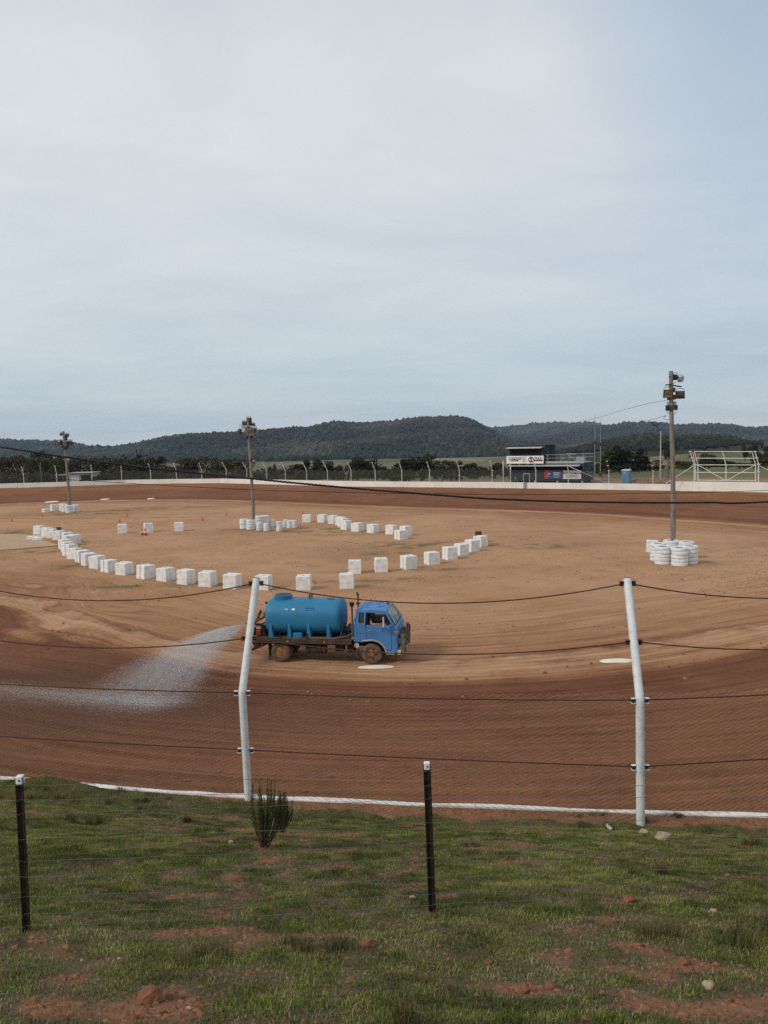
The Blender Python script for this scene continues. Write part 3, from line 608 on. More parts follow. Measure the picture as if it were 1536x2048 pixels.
for a in TREES:
    nm = {'bush': 'bush', 'cone': 'conifer_tree', 'plume': 'pine_tree'}.get(a[4], 'gum_tree')
    tree(*a, cat='bush' if a[4] == 'bush' else 'tree', name=nm, pale=(a[6] in (1, 4, 10)), grp='bushes behind the far fence' if a[4] == 'bush' else 'trees behind the far fence')
# bare dead trunks
def dead(px, py_base, py_top, Y, seed, label):
    b = at_y(px, py_base, Y); t = at_y(px, py_top, Y); h = t.z-b.z; r = random.Random(seed); mb = MB()
    o = thing('dead_tree', label, 'tree', (b.x, b.y, float(field_z(b.x, b.y))-.2)); dz = b.z-o.location.z; h += dz
    mb.tube([(0, 0, 0), (.05, 0, h*.3), (-.1, 0, h*.55)], [.16, .13, .09], 7)
    for s, q in ((-1, 1.0), (1, .95), (.3, .8)): mb.tube([(-.05, 0, h*.45), (s*h*.14, .1, h*.68), (s*h*.26, .2, h*q)], [.08, .05, .02], 6)
    mb.build('trunk', M_PALE, o)
dead(39, 963, 925, 185, 1, 'bare pale forked dead tree behind the left end of the wall')
dead(405, 952, 928, 190, 2, 'bare pale dead tree beneath the olive gum right of the plumed pine')
dead(693, 958, 938, 180, 3, 'small bare pale dead tree behind the fence at left of centre')
# scrub: the continuous low growth behind the fence, uncountable
def scrub(name, spans, leaf, label, seed):
    r = np.random.default_rng(seed); Vs = []; Qs = []; ts = []; o = 0
    for x0, x1, yt, Y, n in spans:
        for _ in range(n):
            px = r.uniform(x0, x1); YY = Y*r.uniform(.95, 1.08); p = at_y(px, yt+r.uniform(-3, 6), YY)
            if inside(np.array([p.x]), np.array([p.y]), WALL)[0] or seg_dist(np.array([p.x]), np.array([p.y]), WALL)[0] < 2.5: continue
            z0 = float(field_z(p.x, p.y)); h = max(p.z-z0, .8)
            V, Q, t, C = crown('bush', int(r.integers(1e6)), 330, 2.1); V = V*np.array([h*r.uniform(.6, 1.1), h*r.uniform(.6, 1.1), h])
            V += np.array([p.x, p.y, z0]); Vs.append(V); Qs.append(Q+o); o += len(V); ts.append(np.clip(t+r.uniform(-.25, .2), 0, 1))
    ob = np_mesh(name, np.concatenate(Vs), np.concatenate(Qs), LEAF[leaf], {'tint': np.concatenate(ts)}); return tag(ob, label, 'scrub', kind='stuff')
scrub('scrub', [(-60, 110, 938, 185, 26), (190, 330, 940, 190, 26), (330, 500, 942, 190, 28), (500, 640, 948, 185, 26), (600, 800, 939, 188, 48), (780, 1030, 936, 182, 60), (1180, 1400, 938, 150, 40), (1360, 1560, 936, 150, 36), (-60, 480, 949, 164, 70), (480, 800, 950, 158, 50), (780, 1040, 947, 146, 44), (1170, 1250, 945, 138, 10)], 'olive', 'tangled olive scrub in a band along the back of the far fence', 5)
scrub('far_scrub', [(500, 620, 934, 420, 14), (620, 820, 937, 300, 12), (1000, 1060, 925, 300, 5), (180, 260, 925, 420, 9), (0, 120, 917, 330, 16)], 'green', 'scattered dull green scrub at the foot of the paddocks', 6)
# ------------------------------------------------------------------ far wall and safety fence
M_WALL = mat('white_wall_paint', (.80, .76, .69), .85, var=.06, vscale=.4, dirt=(.36, .28, .22), dscale=.9, damt=.22)
M_POST = mat('white_post_paint', (.72, .70, .66), .6, var=.1, vscale=4, dirt=(.30, .14, .07), dscale=3, damt=.3)
M_RUST = mat('rust', (.22, .085, .035), .9, var=.3, vscale=6)
M_GREY = mat('grey_steel', (.33, .34, .35), .5, .4, var=.15)
M_DARK = mat('dark_steel', (.035, .033, .034), .6, .3, var=.2)
def wall_strip(P, z0, z1, th, top_px=None):
    """upright wall along plan points; thickness goes outward (left of travel)"""
    mb = MB(); n = len(P); V = []
    for i in range(n):
        t = (P[min(i+1, n-1)]-P[max(i-1, 0)]).normalized(); nn = Vector((-t.y, t.x)); a = P[i]; b = P[i]+nn*th
        V += [(a.x, a.y, z0), (a.x, a.y, z1), (b.x, b.y, z1), (b.x, b.y, z0)]
    Fs = [(i*4+j, (i+1)*4+j, (i+1)*4+(j+1) % 4, i*4+(j+1) % 4) for i in range(n-1) for j in range(4)]+[(0, 1, 2, 3), ((n-1)*4+3, (n-1)*4+2, (n-1)*4+1, (n-1)*4)]
    return mb.add(V, Fs)
def resample(P, step):
    out = [P[0]]
    for a, b in zip(P, P[1:]):
        k = max(1, int((b-a).length/step)); out += [a+(b-a)*(i/k) for i in range(1, k+1)]
    return out
GAPX = (1048, 1055); TALLX = 1347
def wall_pt(px):
    return Vector((np.interp(px, [q[0] for q in FARPX], [p.x for p in FARW]), np.interp(px, [q[0] for q in FARPX], [p.y for p in FARW])))
def span(a, b): return [wall_pt(a)]+[p for q, p in zip(FARPX, FARW) if a < q[0] < b]+[wall_pt(b)]
left_ext = [V2(-103, 122), V2(-96, 145), V2(-88, 151)]; right_ext = [V2(58, 90), V2(64, 77), V2(62, 58)]
o = wall_strip(left_ext+span(0, GAPX[0]), 1.1, 2.42, .22).build('concrete_wall', M_WALL); tag(o, 'long white concrete wall along the far side, left of the grey wall gate', 'wall')
o = wall_strip(span(GAPX[1], TALLX), 1.1, 2.40, .22).build('concrete_wall', M_WALL); tag(o, 'white concrete wall from the grey wall gate to the right light pole', 'wall')
o = wall_strip(span(TALLX+.5, 1536)+right_ext, 1.1, 2.78, .25).build('concrete_wall', M_WALL); tag(o, 'taller white concrete wall under the steel gate at right', 'wall')
wg = thing('wall_gate', 'narrow grey steel gate set in the gap of the far wall', 'gate', (*wall_pt(1051.5), 1.2)); a, b = wall_pt(GAPX[0]), wall_pt(GAPX[1]); c = wall_pt(1051.5)
mb = MB(); mb.beam((a.x-c.x, a.y-c.y, .62), (b.x-c.x, b.y-c.y, .62), .1, 1.24); mb.build('panel', M_GREY, wg)
mb = MB()
for q in (wall_pt(1048.5), wall_pt(1060.5)): mb.beam((q.x-c.x, q.y-c.y+.2, .9), (q.x-c.x, q.y-c.y+.2, 2.5), .09, .09)
q1, q2 = wall_pt(1048.5), wall_pt(1060.5); mb.beam((q1.x-c.x-.05, q1.y-c.y+.2, 2.54), (q2.x-c.x+.05, q2.y-c.y+.2, 2.54), .09, .09); mb.build('door_frame', M_POST, wg)
# posts
POSTPX = [48, 114, 184, 244, 302, 353, 404, 453, 494, 534, 571.5, 613.7, 656, 702, 751, 804, 860, 919, 984.5, 1072, 1137, 1218, 1307]
def wall_nrm(px):
    t = (wall_pt(px+4)-wall_pt(px-4)).normalized(); return Vector((t.y, -t.x))      # towards the track
p0 = wall_pt(48); sf = thing('safety_fence', 'far safety fence of bent white posts and dark wire mesh above the white wall', 'fence', (p0.x, p0.y, 2.4))
def bent_post(px, parent, org, z0=0.0, hb=1.85, ht=3.3, lean=.95, r=.075, rusty=False):
    p = wall_pt(px); n = wall_nrm(px); b = p-n*.11-org.xy; mb = MB()
    mb.tube([(b.x, b.y, z0-.3), (b.x, b.y, z0+hb), (b.x+n.x*lean, b.y+n.y*lean, z0+ht)], [r, r, r*.9], 7)
    for zc, k in ((hb*.55, 0), (hb, 0), ((hb+ht)/2, .5), (ht-.05, .97)): mb.box((b.x+n.x*lean*k, b.y+n.y*lean*k, z0+zc), (.2, .2, .12))
    return mb.build('post', M_RUST if rusty else M_POST, parent)
for px in POSTPX: bent_post(px, sf, sf.location, 0, rusty=False)
for px in (1307, 1218):
    p = wall_pt(px); n = wall_nrm(px); b = p-n*.11-sf.location.xy; MB().tube([(b.x+n.x*.08, b.y+n.y*.08, 1.95), (b.x+n.x*.97, b.y+n.y*.97, 3.33)], .082, 7).build('rusty_arm', M_RUST, sf)
def mesh_mat(name, col, alpha):
    m = bpy.data.materials.new(name); m.use_nodes = True; nt = m.node_tree; N = nt.nodes; L = nt.links; b = N['Principled BSDF']; b.inputs['Base Color'].default_value = (*col, 1); b.inputs['Roughness'].default_value = .7
    t = N.new('ShaderNodeBsdfTransparent'); mx = N.new('ShaderNodeMixShader'); tc = N.new('ShaderNodeTexCoord'); nz = N.new('ShaderNodeTexNoise'); nz.inputs['Scale'].default_value = 1.5; nz.inputs['Detail'].default_value = 3
    L.new(tc.outputs['Object'], nz.inputs['Vector']); mr = N.new('ShaderNodeMapRange'); mr.inputs[1].default_value = .3; mr.inputs[2].default_value = .7; mr.inputs[3].default_value = alpha*.75; mr.inputs[4].default_value = alpha*1.2
    L.new(nz.outputs['Fac'], mr.inputs[0]); L.new(mr.outputs[0], mx.inputs[0]); L.new(t.outputs[0], mx.inputs[1]); L.new(b.outputs[0], mx.inputs[2]); L.new(mx.outputs[0], N['Material Output'].inputs[0]); return m
M_FMESH = mesh_mat('fine_wire_mesh', (.055, .058, .062), .26)
mb = MB(); P = [p+Vector((0, .05)) for p in span(0, 1340)]; P = [V2(-88, 151.1)]+P
for a, b in zip(P, P[1:]):
    a = a-sf.location.xy; b = b-sf.location.xy; mb.quad((a.x, a.y, .02), (b.x, b.y, .02), (b.x, b.y, 1.85), (a.x, a.y, 1.85))
mb.build('wire_mesh', M_FMESH, sf)
mb = MB()
for zc, k in ((1.85, 0), (2.55, .47), (3.28, .95), (.95, 0)):
    L_ = []
    for px in [0]+POSTPX+[1340]:
        p = wall_pt(px)+wall_nrm(px)*(k-.1)-sf.location.xy; L_.append((p.x, p.y, zc))
    mb.tube(L_, .012, 4)
mb.build('cable', M_DARK, sf)
# straight white posts and braces around the openings
def pole_thing(name, label, px, ytop, r=.085, zb=1.2, grp=None, off=.35):
    p = wall_pt(px)-wall_nrm(px)*off; t = at_y(px, ytop, p.y); o = thing(name, label, 'post', (p.x, p.y, zb), 0, grp); h = t.z-zb
    MB().tube([(0, 0, 0), (0, 0, h)], r, 8).build('shaft', M_POST, o); MB().tube([(0, 0, h), (0, 0, h+.06)], r*1.2, 8).build('cap', M_POST, o); return o
g = 'straight white posts left of the control tower'
pole_thing('white_post', 'straight white post, left one of a pair left of the control tower', 1005, 922, grp=g); pole_thing('white_post', 'straight white post, right one of a pair against the control tower', 1020, 922, grp=g)
def stay(name, label, a, b, Y):
    p = at_y(*a, Y); q = at_y(*b, Y); o = thing(name, label, 'brace', tuple(p)); d = q-p; MB().tube([(0, 0, 0), tuple(d)], .05, 6).build('tube', M_POST, o); MB().box(tuple(d), (.16, .16, .12)).build('foot', M_POST, o)
stay('fence_brace', 'white diagonal brace sloping down right in front of the control tower', (1137, 932), (1212, 966), wall_pt(1175).y+.6)
# steel swing gate on the tall wall
def gate_pt(px, py, Y): return at_y(px, py, Y)
Yg = [wall_pt(1395).y+.15, wall_pt(1511).y+.15]
def GY_(px): return np.interp(px, [1380, 1520], [wall_pt(1380).y+.13, wall_pt(1520).y+.13])
def gp(px, py, lean=0.0): return at_y(px, py, GY_(px)-lean)
g0 = gp(1395.8, 961.5); gate = thing('steel_gate', 'large white tubular steel gate with crossed braces above the tall wall', 'gate', tuple(g0))
def gtube(name, pts, r=.05): MB().tube([tuple(Vector(q)-g0) for q in pts], r, 7).build(name, M_POST, gate)
for b_, t_ in ((1395.8, 1388.7), (1452, 1444.6), (1511, 1504.2)): gtube('upright', [gp(b_, 962.5 if b_ > 1500 else 961.5), gp(b_, 929.6), gp(t_, 902.8, .55)], .065)
gtube('upright', [gp(1391.4, 960), gp(1391.2, 930), gp(1386, 905, .55)], .05)
for y_, l, xa, xb in ((903, .55, 1388.7, 1504.2), (916.4, .28, 1391, 1507), (929.7, 0, 1391.5, 1511), (945, 0, 1391.5, 1511), (960.3, 0, 1395.8, 1452)): gtube('rail', [gp(xa, y_, l), gp(xb, y_+(0.3 if y_ < 960 else .6), l)], .05)
gtube('rail', [gp(1452, 960.6), gp(1511, 962)], .05)
gtube('brace', [gp(1396, 929.8), gp(1451, 961)], .045); gtube('brace', [gp(1453, 961), gp(1510, 930)], .045)
def gpost(px, pt, brace, label):
    b = gp(px, 961); o = thing('gate_post', label, 'post', tuple(b), 0, 'white posts either side of the steel gate'); s = lambda q: tuple(Vector(q)-b)
    MB().tube([s(gp(px, 965)), s(gp(px, 929)), s(gp(pt, 903, .55))], .075, 7).build('shaft', M_POST, o)
    for q in (gp(px, 929), gp(px, 944), gp((px+pt)/2, 916, .28), gp(pt, 903, .55)): MB().box(s(q), (.28, .22, .13)).build('bracket', M_POST, o)
    MB().tube([s(gp(px, 931)), s(at_y(*brace, GY_(px)+.3))], .045, 6).build('brace', M_POST, o)
gpost(1388.5, 1380.5, (1331, 967), 'bent white post with long brace at the left of the steel gate'); gpost(1517, 1510, (1560, 951), 'bent white post with brace at the right of the steel gate')
# thin light post with a bent arm, grey timber post, aerials
def simple(name, label, cat, px, yb, yt, Y, r0, r1, m):
    b = at_y(px, yb, Y); t = at_y(px, yt, Y); z0 = float(field_z(b.x, b.y)) if Y > 100 else b.z; o = thing(name, label, cat, (b.x, b.y, z0)); return o, t.z-z0, b
Yp = wall_pt(1320).y+9; o, h, b = simple('bent_arm_light', 'thin pale light post with a bent arm and twin dark lamps behind the far fence', 'light post', 1320.5, 966, 862, Yp, .1, .07, M_GREY)
M_PALEP = mat('pale_pole', (.50, .49, .46), .7, var=.15)
MB().tube([(0, 0, 0), (0, 0, h*.5), (0, 0, h)], [.11, .09, .065], 8).build('pole', M_PALEP, o)
q = at_y(1312, 852, Yp)-Vector(o.location); MB().tube([(0, 0, h), tuple(q)], .05, 6).build('arm', M_DARK, o)
for dx, dz in ((-.45, .25), (.3, .22)): MB().beam(tuple(q+Vector((dx*.2, 0, -.02))), tuple(q+Vector((dx*1.5, 0, dz*1.9))), .24, .16).build('lamp', M_DARK, o)
for px, yt, lb in ((1189.5, 829, 'taller thin grey radio mast right of the control tower'), (1200.5, 839, 'shorter thin grey radio mast right of the control tower')):
    o, h, b = simple('radio_mast', lb, 'mast', px, 950, yt, wall_pt(1200).y+24+(px-1189)*.4, .05, .02, M_GREY); MB().tube([(0, 0, 0), (0, 0, h*.55), (0, 0, h)], [.075, .06, .03], 6).build('mast', M_GREY, o); MB().box((0, 0, h*.55), (.16, .16, .5)).build('sleeve', M_DARK, o)
o, h, b = simple('timber_post', 'weathered grey timber post left of the right light pole', 'post', 1335.5, 966, 914, wall_pt(1335).y+6, .1, .1, M_BARK); MB().tube([(0, 0, 0), (0, 0, h*.5), (.02, 0, h)], [.15, .13, .1], 8).build('shaft', M_BARK, o); MB().box((0, 0, h*.9), (.34, .1, .12)).build('cross_piece', M_BARK, o)
for px, yb, yt, lb in ((54.5, 965, 953, 'short pale post beside the leftmost fence posts'), (884.5, 962, 950, 'short grey timber post behind the fence at centre'), (83, 962, 925, 'slim grey pole in front of the yellowish-green gum')):
    o, h, b = simple('timber_post', lb, 'post', px, yb, yt, wall_pt(px).y+3, .1, .1, M_BARK); MB().tube([(0, 0, 0), (0, 0, h)], [.12, .1], 7).build('shaft', M_BARK, o); MB().box((0, 0, h), (.2, .2, .08)).build('cap', M_GREY, o)

# ------------------------------------------------------------------ near wall (only its top shows) and near safety fence
M_NWALL = mat('white_kerb_paint', (.78, .77, .74), .8, var=.06, vscale=3, dirt=(.32, .20, .13), dscale=6, damt=.32, bump=.3, bscale=40)
NP = [V2(-42, 29), V2(-24, 19.5), V2(-14, 16.2)]+NEARW+[V2(12, 12.95), V2(22, 14.3), V2(38, 23)]
NPs = resample(NP, .5)
mb = wall_strip(NPs, 1.2, 2.355, -.11); rr = random.Random(4)
mb.v = [(x, y+(rr.uniform(-.014, .014) if z > 2 else 0), z+(rr.uniform(-.018, .014) if z > 2 else 0)) for x, y, z in mb.v]
o = mb.build('concrete_wall', M_NWALL); tag(o, 'white topped concrete wall edging the near side of the track below the mesh fence', 'wall')
FP = {}
b1 = at_z(497, 1600, 2.31); b2 = at_z(1281, 1650, 2.31)
def near_post(base, bend_px, top_px, z0):
    b = base; k = at_y(*bend_px, b.y); t = at_y(*top_px, b.y+.95); return [b+Vector((0, 0, -.3)), b, k, t]
PA = near_post(b1, (484.5, 1385), (513, 1158), 0); PB = near_post(b2, (1280, 1400), (1254.5, 1158), 0)
step = PB[1]-PA[1]
def shifted(Q, v): return [p+v for p in Q]
PZ = shifted(PA, Vector((-6.9, 1.35, 0))); PY_ = shifted(PA, Vector((-13.4, 3.9, 0))); PC = shifted(PB, Vector((6.9, .75, 0)))
POSTS = [PY_, PZ, PA, PB, PC]
nf = thing('mesh_fence', 'near safety fence of bent white posts, rusty cables and chain-link mesh', 'fence', tuple(PA[1])); NO = PA[1]
M_NPOST = mat('white_tube_paint', (.70, .73, .76), .45, var=.06, vscale=5, col2=(.62, .62, .58), dirt=(.20, .11, .07), dscale=7, damt=.28, bump=.2, bscale=60)
M_CABLE = mat('rusty_cable', (.085, .040, .022), .8, var=.35, vscale=30)
M_CHAIN = mat('rusty_galvanised_wire', (.70, .46, .26), .8, 0, var=.25, vscale=6)
LV = [(2, .97, .45), (2, 0, 0), (1, 0, 0)]
def post_at(Q, s):
    """s: 0 foot, 1 bend, 2 tip"""
    return Q[1]+(Q[2]-Q[1])*s if s <= 1 else Q[2]+(Q[3]-Q[2])*(s-1)
for i, Q in enumerate(POSTS):
    q = [p-NO for p in Q]; d1 = (q[2]-q[1]).normalized(); d2 = (q[3]-q[2]).normalized()
    mb = MB(); mb.tube([q[0], q[1], q[2]-d1*.06, q[2], q[2]+d2*.06, q[3]], .072, 18); po = mb.build('post', M_NPOST, nf, smooth=True)
    MB().tube([q[2]-d1*.012, q[2]+d2*.012], .075, 18).build('weld', M_NPOST, po, smooth=True)
    MB().tube([q[3]-d2*.01, q[3]+d2*.012], .068, 18).build('open_end', M_DARK, po)
    for s in (1.965, 1.47, 1.0, .47):
        c = post_at(Q, s)-NO
        for sd in (-1, 1):
            mb = MB(); mb.box((c.x+sd*.115, c.y, c.z+.03), (.07, .06, .010)).box((c.x+sd*.115, c.y, c.z-.05), (.07, .06, .010)).box((c.x+sd*.095, c.y+.02, c.z-.01), (.05, .012, .08)); mb.build('bracket', M_RUST if s > 1.2 else M_NPOST, po)
            MB().box((c.x+sd*.118, c.y, c.z-.01), (.046, .042, .052)).build('clamp', M_DARK, po)
def catenary(a, b, sag, n=22):
    return [a+(b-a)*(i/n)-Vector((0, 0, sag*4*(i/n)*(1-i/n))) for i in range(n+1)]
SAG = {1.965: .42, 1.47: .30, 1.0: .05, .47: .02}
for s, sag in SAG.items():
    for A, B in zip(POSTS, POSTS[1:]):
        a = post_at(A, s)-NO; b = post_at(B, s)-NO; MB().tube(catenary(a, b, sag*(.93 if A is PA else 1)), .013, 6).build('cable', M_CABLE, nf)
# chain-link: every wire a zigzag, woven in diamonds
def chain():
    V = []; Fq = []; o = 0; p = .080; hz = .040; ang = np.array([0, 2.1, 4.2]); r = .0028
    cum = [0]
    for A, B in zip(POSTS, POSTS[1:]): cum.append(cum[-1]+(B[1]-A[1]).length)
    n = int(cum[-1]/p)
    for i in range(n):
        s0 = i*p; nseg = 64; k = np.arange(nseg+1); s = s0+np.where(k % 2 == (i % 2), 0, p)*1.02-p/2; s = np.clip(s, 0, cum[-1]-.001)
        sm = s0; j = min(max(np.searchsorted(cum, sm, 'right')-1, 0), len(POSTS)-2); A, B = POSTS[j], POSTS[j+1]; f = (s-cum[j])/(cum[j+1]-cum[j])
        a0, a1, b0, b1_ = [np.array(v) for v in (A[1], A[2], B[1], B[2])]
        h = (k/nseg)*1.055-.02; sag = .05*4*f*(1-f)
        P = (a0+(b0-a0)*f[:, None])*(1-h[:, None])+(a1+(b1_-a1)*f[:, None])*h[:, None]; P[:, 2] -= sag*h
        P[:, 1] += .085+.02*np.sin(P[:, 0]*1.7)*np.sin(h*3.1)+np.where(k % 2 == 0, .004, -.004); P -= np.array(NO)
        ring = np.stack([np.cos(ang)*r, np.sin(ang)*r, np.zeros(3)], 1); ring = np.stack([ring[:, 0], ring[:, 1], ring[:, 0]*.5], 1)
        V.append((P[:, None]+ring[None]).reshape(-1, 3)); kk = np.arange(nseg)[:, None]*3; jj = np.arange(3)[None]
        q = np.stack([kk+jj, kk+(jj+1) % 3, kk+3+(jj+1) % 3, kk+3+jj], -1).reshape(-1, 4)+o; Fq.append(q); o += (nseg+1)*3
    np_mesh('chain_link_mesh', np.concatenate(V), np.concatenate(Fq), M_CHAIN, parent=nf)
chain()
# ------------------------------------------------------------------ stock fence of dark steel posts, closest to the viewer
M_STAR = mat('dark_star_post', (.030, .018, .014), .6, .2, var=.4, vscale=14, dirt=(.09, .035, .018), dscale=10, damt=.3)
M_CAPW = mat('white_plastic_cap', (.72, .72, .70), .5, var=.08)
M_WIRE = mat('galvanised_wire', (.20, .22, .20), .45, .5, var=.2)
sf2 = thing('wire_fence', 'low stock fence of dark steel pickets and thin galvanised wires nearest the viewer', 'fence', tuple(at_slope(865, 1822))); SO = Vector(sf2.location)
def star(base_px, top_px):
    b = at_slope(*base_px); t = at_y(*top_px, b.y+.02); return b, t
ST = [star((55.5, 1866), (40, 1553)), star((864.5, 1823), (853.5, 1526))]; dv = ST[1][0]-ST[0][0]
lft = ST[0][0]-dv; rgt = ST[1][0]+dv*1.45; rgt.z = float(slope_z(rgt.x, rgt.y)); lft.z = float(slope_z(lft.x, lft.y))
ST = [(lft, lft+Vector((0, 0, 1.24)))]+ST+[(rgt, rgt+Vector((0, 0, 1.24)))]
for b, t in ST:
    d = (t-b).normalized(); q0 = b-d*.3-SO; q1 = t-SO; mb = MB()
    for a in (90, 210, 330):
        v = Vector((math.cos(R(a)), math.sin(R(a)), 0)); mb.beam(q0+v*.016, q1+v*.016, .005, .036, up=v)
    po = mb.build('picket', M_STAR, sf2)
    MB().box(q1-d*.022, (.05, .05, .062)).build('cap', M_CAPW, po, bevel=.008); MB().tube([q1-d*.02+Vector((.004, -.022, 0)), q1-d*.02+Vector((.004, -.029, 0))], .007, 8).build('hole', M_DARK, po)
fr = [.065, .155, .30, .42, .56, .69, .80, .875, .18]
HW = [.955, .86, .775, .615, .475, .375, .245, .135, .06]
for hgt in HW:
    for (b0, t0), (b1_, t1) in zip(ST, ST[1:]):
        a = b0+(t0-b0)*hgt; c = b1_+(t1-b1_)*hgt; L_ = [p-SO+Vector((0, -.03, .006*math.sin(i*2.1+hgt*9))) for i, p in enumerate(catenary(a, c, .012, 14))]
        MB().tube(L_, .0017, 4).build('wire', M_WIRE, sf2)
for (b0, t0), (b1_, t1) in zip(ST, ST[1:]):
    for i in range(1, 11):
        f = i/11; lo = b0+(b1_-b0)*f+(t0-b0)*.06; hi = b0+(b1_-b0)*f+(t0-b0)*.86; MB().tube([lo-SO+Vector((0, -.03, 0)), hi-SO+Vector((0, -.03, 0))], .0011, 3).build('vertical_wire', M_WIRE, sf2)
# ------------------------------------------------------------------ overhead cables
def cable(label, pts, Y, r, m, tw=False):
    """pts are photograph points of one sagging line at distance Y"""
    P = [at_y(px, py, Y) for px, py in pts]; a, b = P[0], P[-1]; e0 = a+(a-P[1])*5; e1 = b+(b-P[-2])*5; e1.z = b.z+.25
    P = [e0]+P+[e1]; out = []
    for i in range(len(P)-1):
        q0, q1, q2, q3 = P[max(i-1, 0)], P[i], P[i+1], P[min(i+2, len(P)-1)]
        for k in range(10):
            t = k/10; out.append(.5*((2*q1)+(q2-q0)*t+(2*q0-5*q1+4*q2-q3)*t*t+(3*q1-q0-3*q2+q3)*t*t*t))
    o = thing('overhead_cable', label, 'cable', tuple(P[1]))
    if tw:
        den = []
        for u, v in zip(out, out[1:]): den += [u+(v-u)*(k/16) for k in range(16)]
        for ph in (0, 2.094, 4.189):
            MB().tube([p-P[1]+Vector((0, math.cos(i*.3+ph), math.sin(i*.3+ph)))*r*.8 for i, p in enumerate(den)], r*.75, 5).build('strand', m, o, smooth=True)
    else: MB().tube([p-P[1] for p in out], r, 5).build('strand', m, o, smooth=True)
M_BLACKC = mat('black_cable', (.018, .017, .018), .6, var=.2)
cable('thick black twisted aerial cable sagging across the whole view above the track', [(0, 893.5), (130, 914), (300, 936), (500, 957), (700, 976), (900, 992), (1000, 998.5), (1150, 1003.5), (1300, 1005.5), (1420, 1005), (1536, 1003.5)], 17, .016, M_BLACKC, True)
cable('thin black aerial cable sagging low across the far dark track', [(0, 951), (100, 957), (200, 963), (350, 972), (520, 980), (700, 985), (900, 988), (1080, 989), (1300, 986.5), (1536, 981)], 34, .013, M_BLACKC)
# ------------------------------------------------------------------ white concrete blocks
M_BLOCK = mat('white_block_paint', (.78, .775, .76), .85, var=.05, vscale=2.5, dirt=(.42, .27, .17), dscale=2.6, damt=.34, bump=.35, bscale=14)
M_HOLE = mat('block_socket', (.10, .085, .07), .9)
def block_mesh(seed, notch=True):
    """a cast block with an interlocking groove down two opposite faces, worn edges and a lifting socket on top"""
    w, d, h = .90, .84, .90; g = .07; q = .10
    out = [(-w/2, -d/2), (w/2, -d/2), (w/2, -q), (w/2-g, -q*.6), (w/2-g, q*.6), (w/2, q), (w/2, d/2), (-w/2, d/2), (-w/2, q), (-w/2+g, q*.6), (-w/2+g, -q*.6), (-w/2, -q)]
    rr = random.Random(seed); mb = MB(); n = len(out); V = []; lv = [(-.03, 1.0), (.05, 1.02), (.28, 1.0), (.31, .985), (.34, 1.0), (.60, .995), (h-.03, .985), (h, .95)]
    for z, s in lv:
        for x, y in out: V.append((x*s+rr.uniform(-.008, .008), y*s+rr.uniform(-.008, .008), z+rr.uniform(-.006, .006)))
    Fs = [(i*n+j, i*n+(j+1) % n, (i+1)*n+(j+1) % n, (i+1)*n+j) for i in range(len(lv)-1) for j in range(n)]+[tuple(range((len(lv)-1)*n, len(lv)*n))]
    return mb.add(V, Fs)
BL = []
for k in range(4):
    b = block_mesh(k).build('body', M_BLOCK); s = MB().lathe([(.095, .895), (.085, .905), (.055, .9), (.05, .84)], 10).build('lifting_socket', M_HOLE); BL.append((b, s))
_used = set()
def block(px, py, lf, label, grp, k, sc=1.0):
    p = at_z(px, py-2.5, 0); p.z = gz(p.x, p.y); th = math.atan2(lf, max(1-lf, 1e-3))-math.atan2(p.x, p.y)-(R(90) if lf > .45 else 0)
    d = Vector((p.x, p.y, 0)).normalized()*.35; o = thing('concrete_block', label, 'block', (p.x+d.x, p.y+d.y, p.z), th, grp); o.scale = (sc*(1+.04*math.sin(px*3)), sc*(1+.04*math.cos(py*5)), sc*(1+.05*math.sin(px))); o.rotation_euler = (.03*math.sin(px*7), .03*math.cos(px*5+py), th)
    for part in BL[k % 4]:
        c = part if (k % 4, part.name.split('.')[0]) not in _used else part.copy()
        if c is not part: COL.objects.link(c)
        _used.add((k % 4, part.name.split('.')[0])); c.parent = o
    return o
ROWA = [(78.6, 1071.4, .52), (94, 1075, .50), (104, 1078, .62), (118.5, 1082, .58), (135.5, 1085.7, .2), (149, 1089.8, .3), (139.4, 1094, .2), (131, 1101, .3), (135.5, 1107, .25), (140.5, 1113.7, .45), (149.6, 1120.5, .5), (166, 1127, .3), (178, 1134, .28), (196, 1139.8, .5), (219, 1147, .42), (249.7, 1152.5, .5), (292, 1160, .42), (332, 1164.8, .5), (372.4, 1172, .52), (416, 1176, .63), (465, 1180.5, .64), (527.5, 1183, .72)]
for i, (x, y, lf) in enumerate(ROWA): block(x, y, lf, 'white concrete block, %s of the long curved left row counting from the cream slab' % ORD[i], 'blocks in the long left row', i)
ROWB = [(608.6, 1182.6, .88), (694.5, 1179.7, .93), (709.8, 1150, .96), (762, 1147, .10), (817.7, 1141, .35), (864, 1132, .32), (900, 1122, .36), (923, 1113, .42), (944.5, 1106, .45), (961.5, 1096.5, .5)]
for i, (x, y, lf) in enumerate(ROWB): block(x, y, lf, 'white concrete block, %s of the front right row counting from above the water tank' % ORD[i], 'blocks in the front right row', i+1)
ROWC = [(614.4, 1047, .82), (644.6, 1047.4, .66), (666.2, 1050, .55), (681.7, 1053, .5), (687, 1057, .45), (693, 1062, .5), (714.8, 1065.6, .58), (746, 1068.7, .52), (782.5, 1071.4, .62), (812, 1074.7, .45), (802, 1082, .42)]
for i, (x, y, lf) in enumerate(ROWC): block(x, y, lf, 'white concrete block, %s of the back row leading right from the middle light pole' % ORD[i], 'blocks in the back middle row', i+2)
g = 'lone blocks on the open infield'
block(245.4, 1068.8, .92, 'lone white concrete block at left of the block with two red cones', g, 0); block(297, 1067, .12, 'white concrete block standing beside two red cones', g, 1); block(358.5, 1065, .9, 'lone white concrete block at right of the block with two red cones', g, 2)
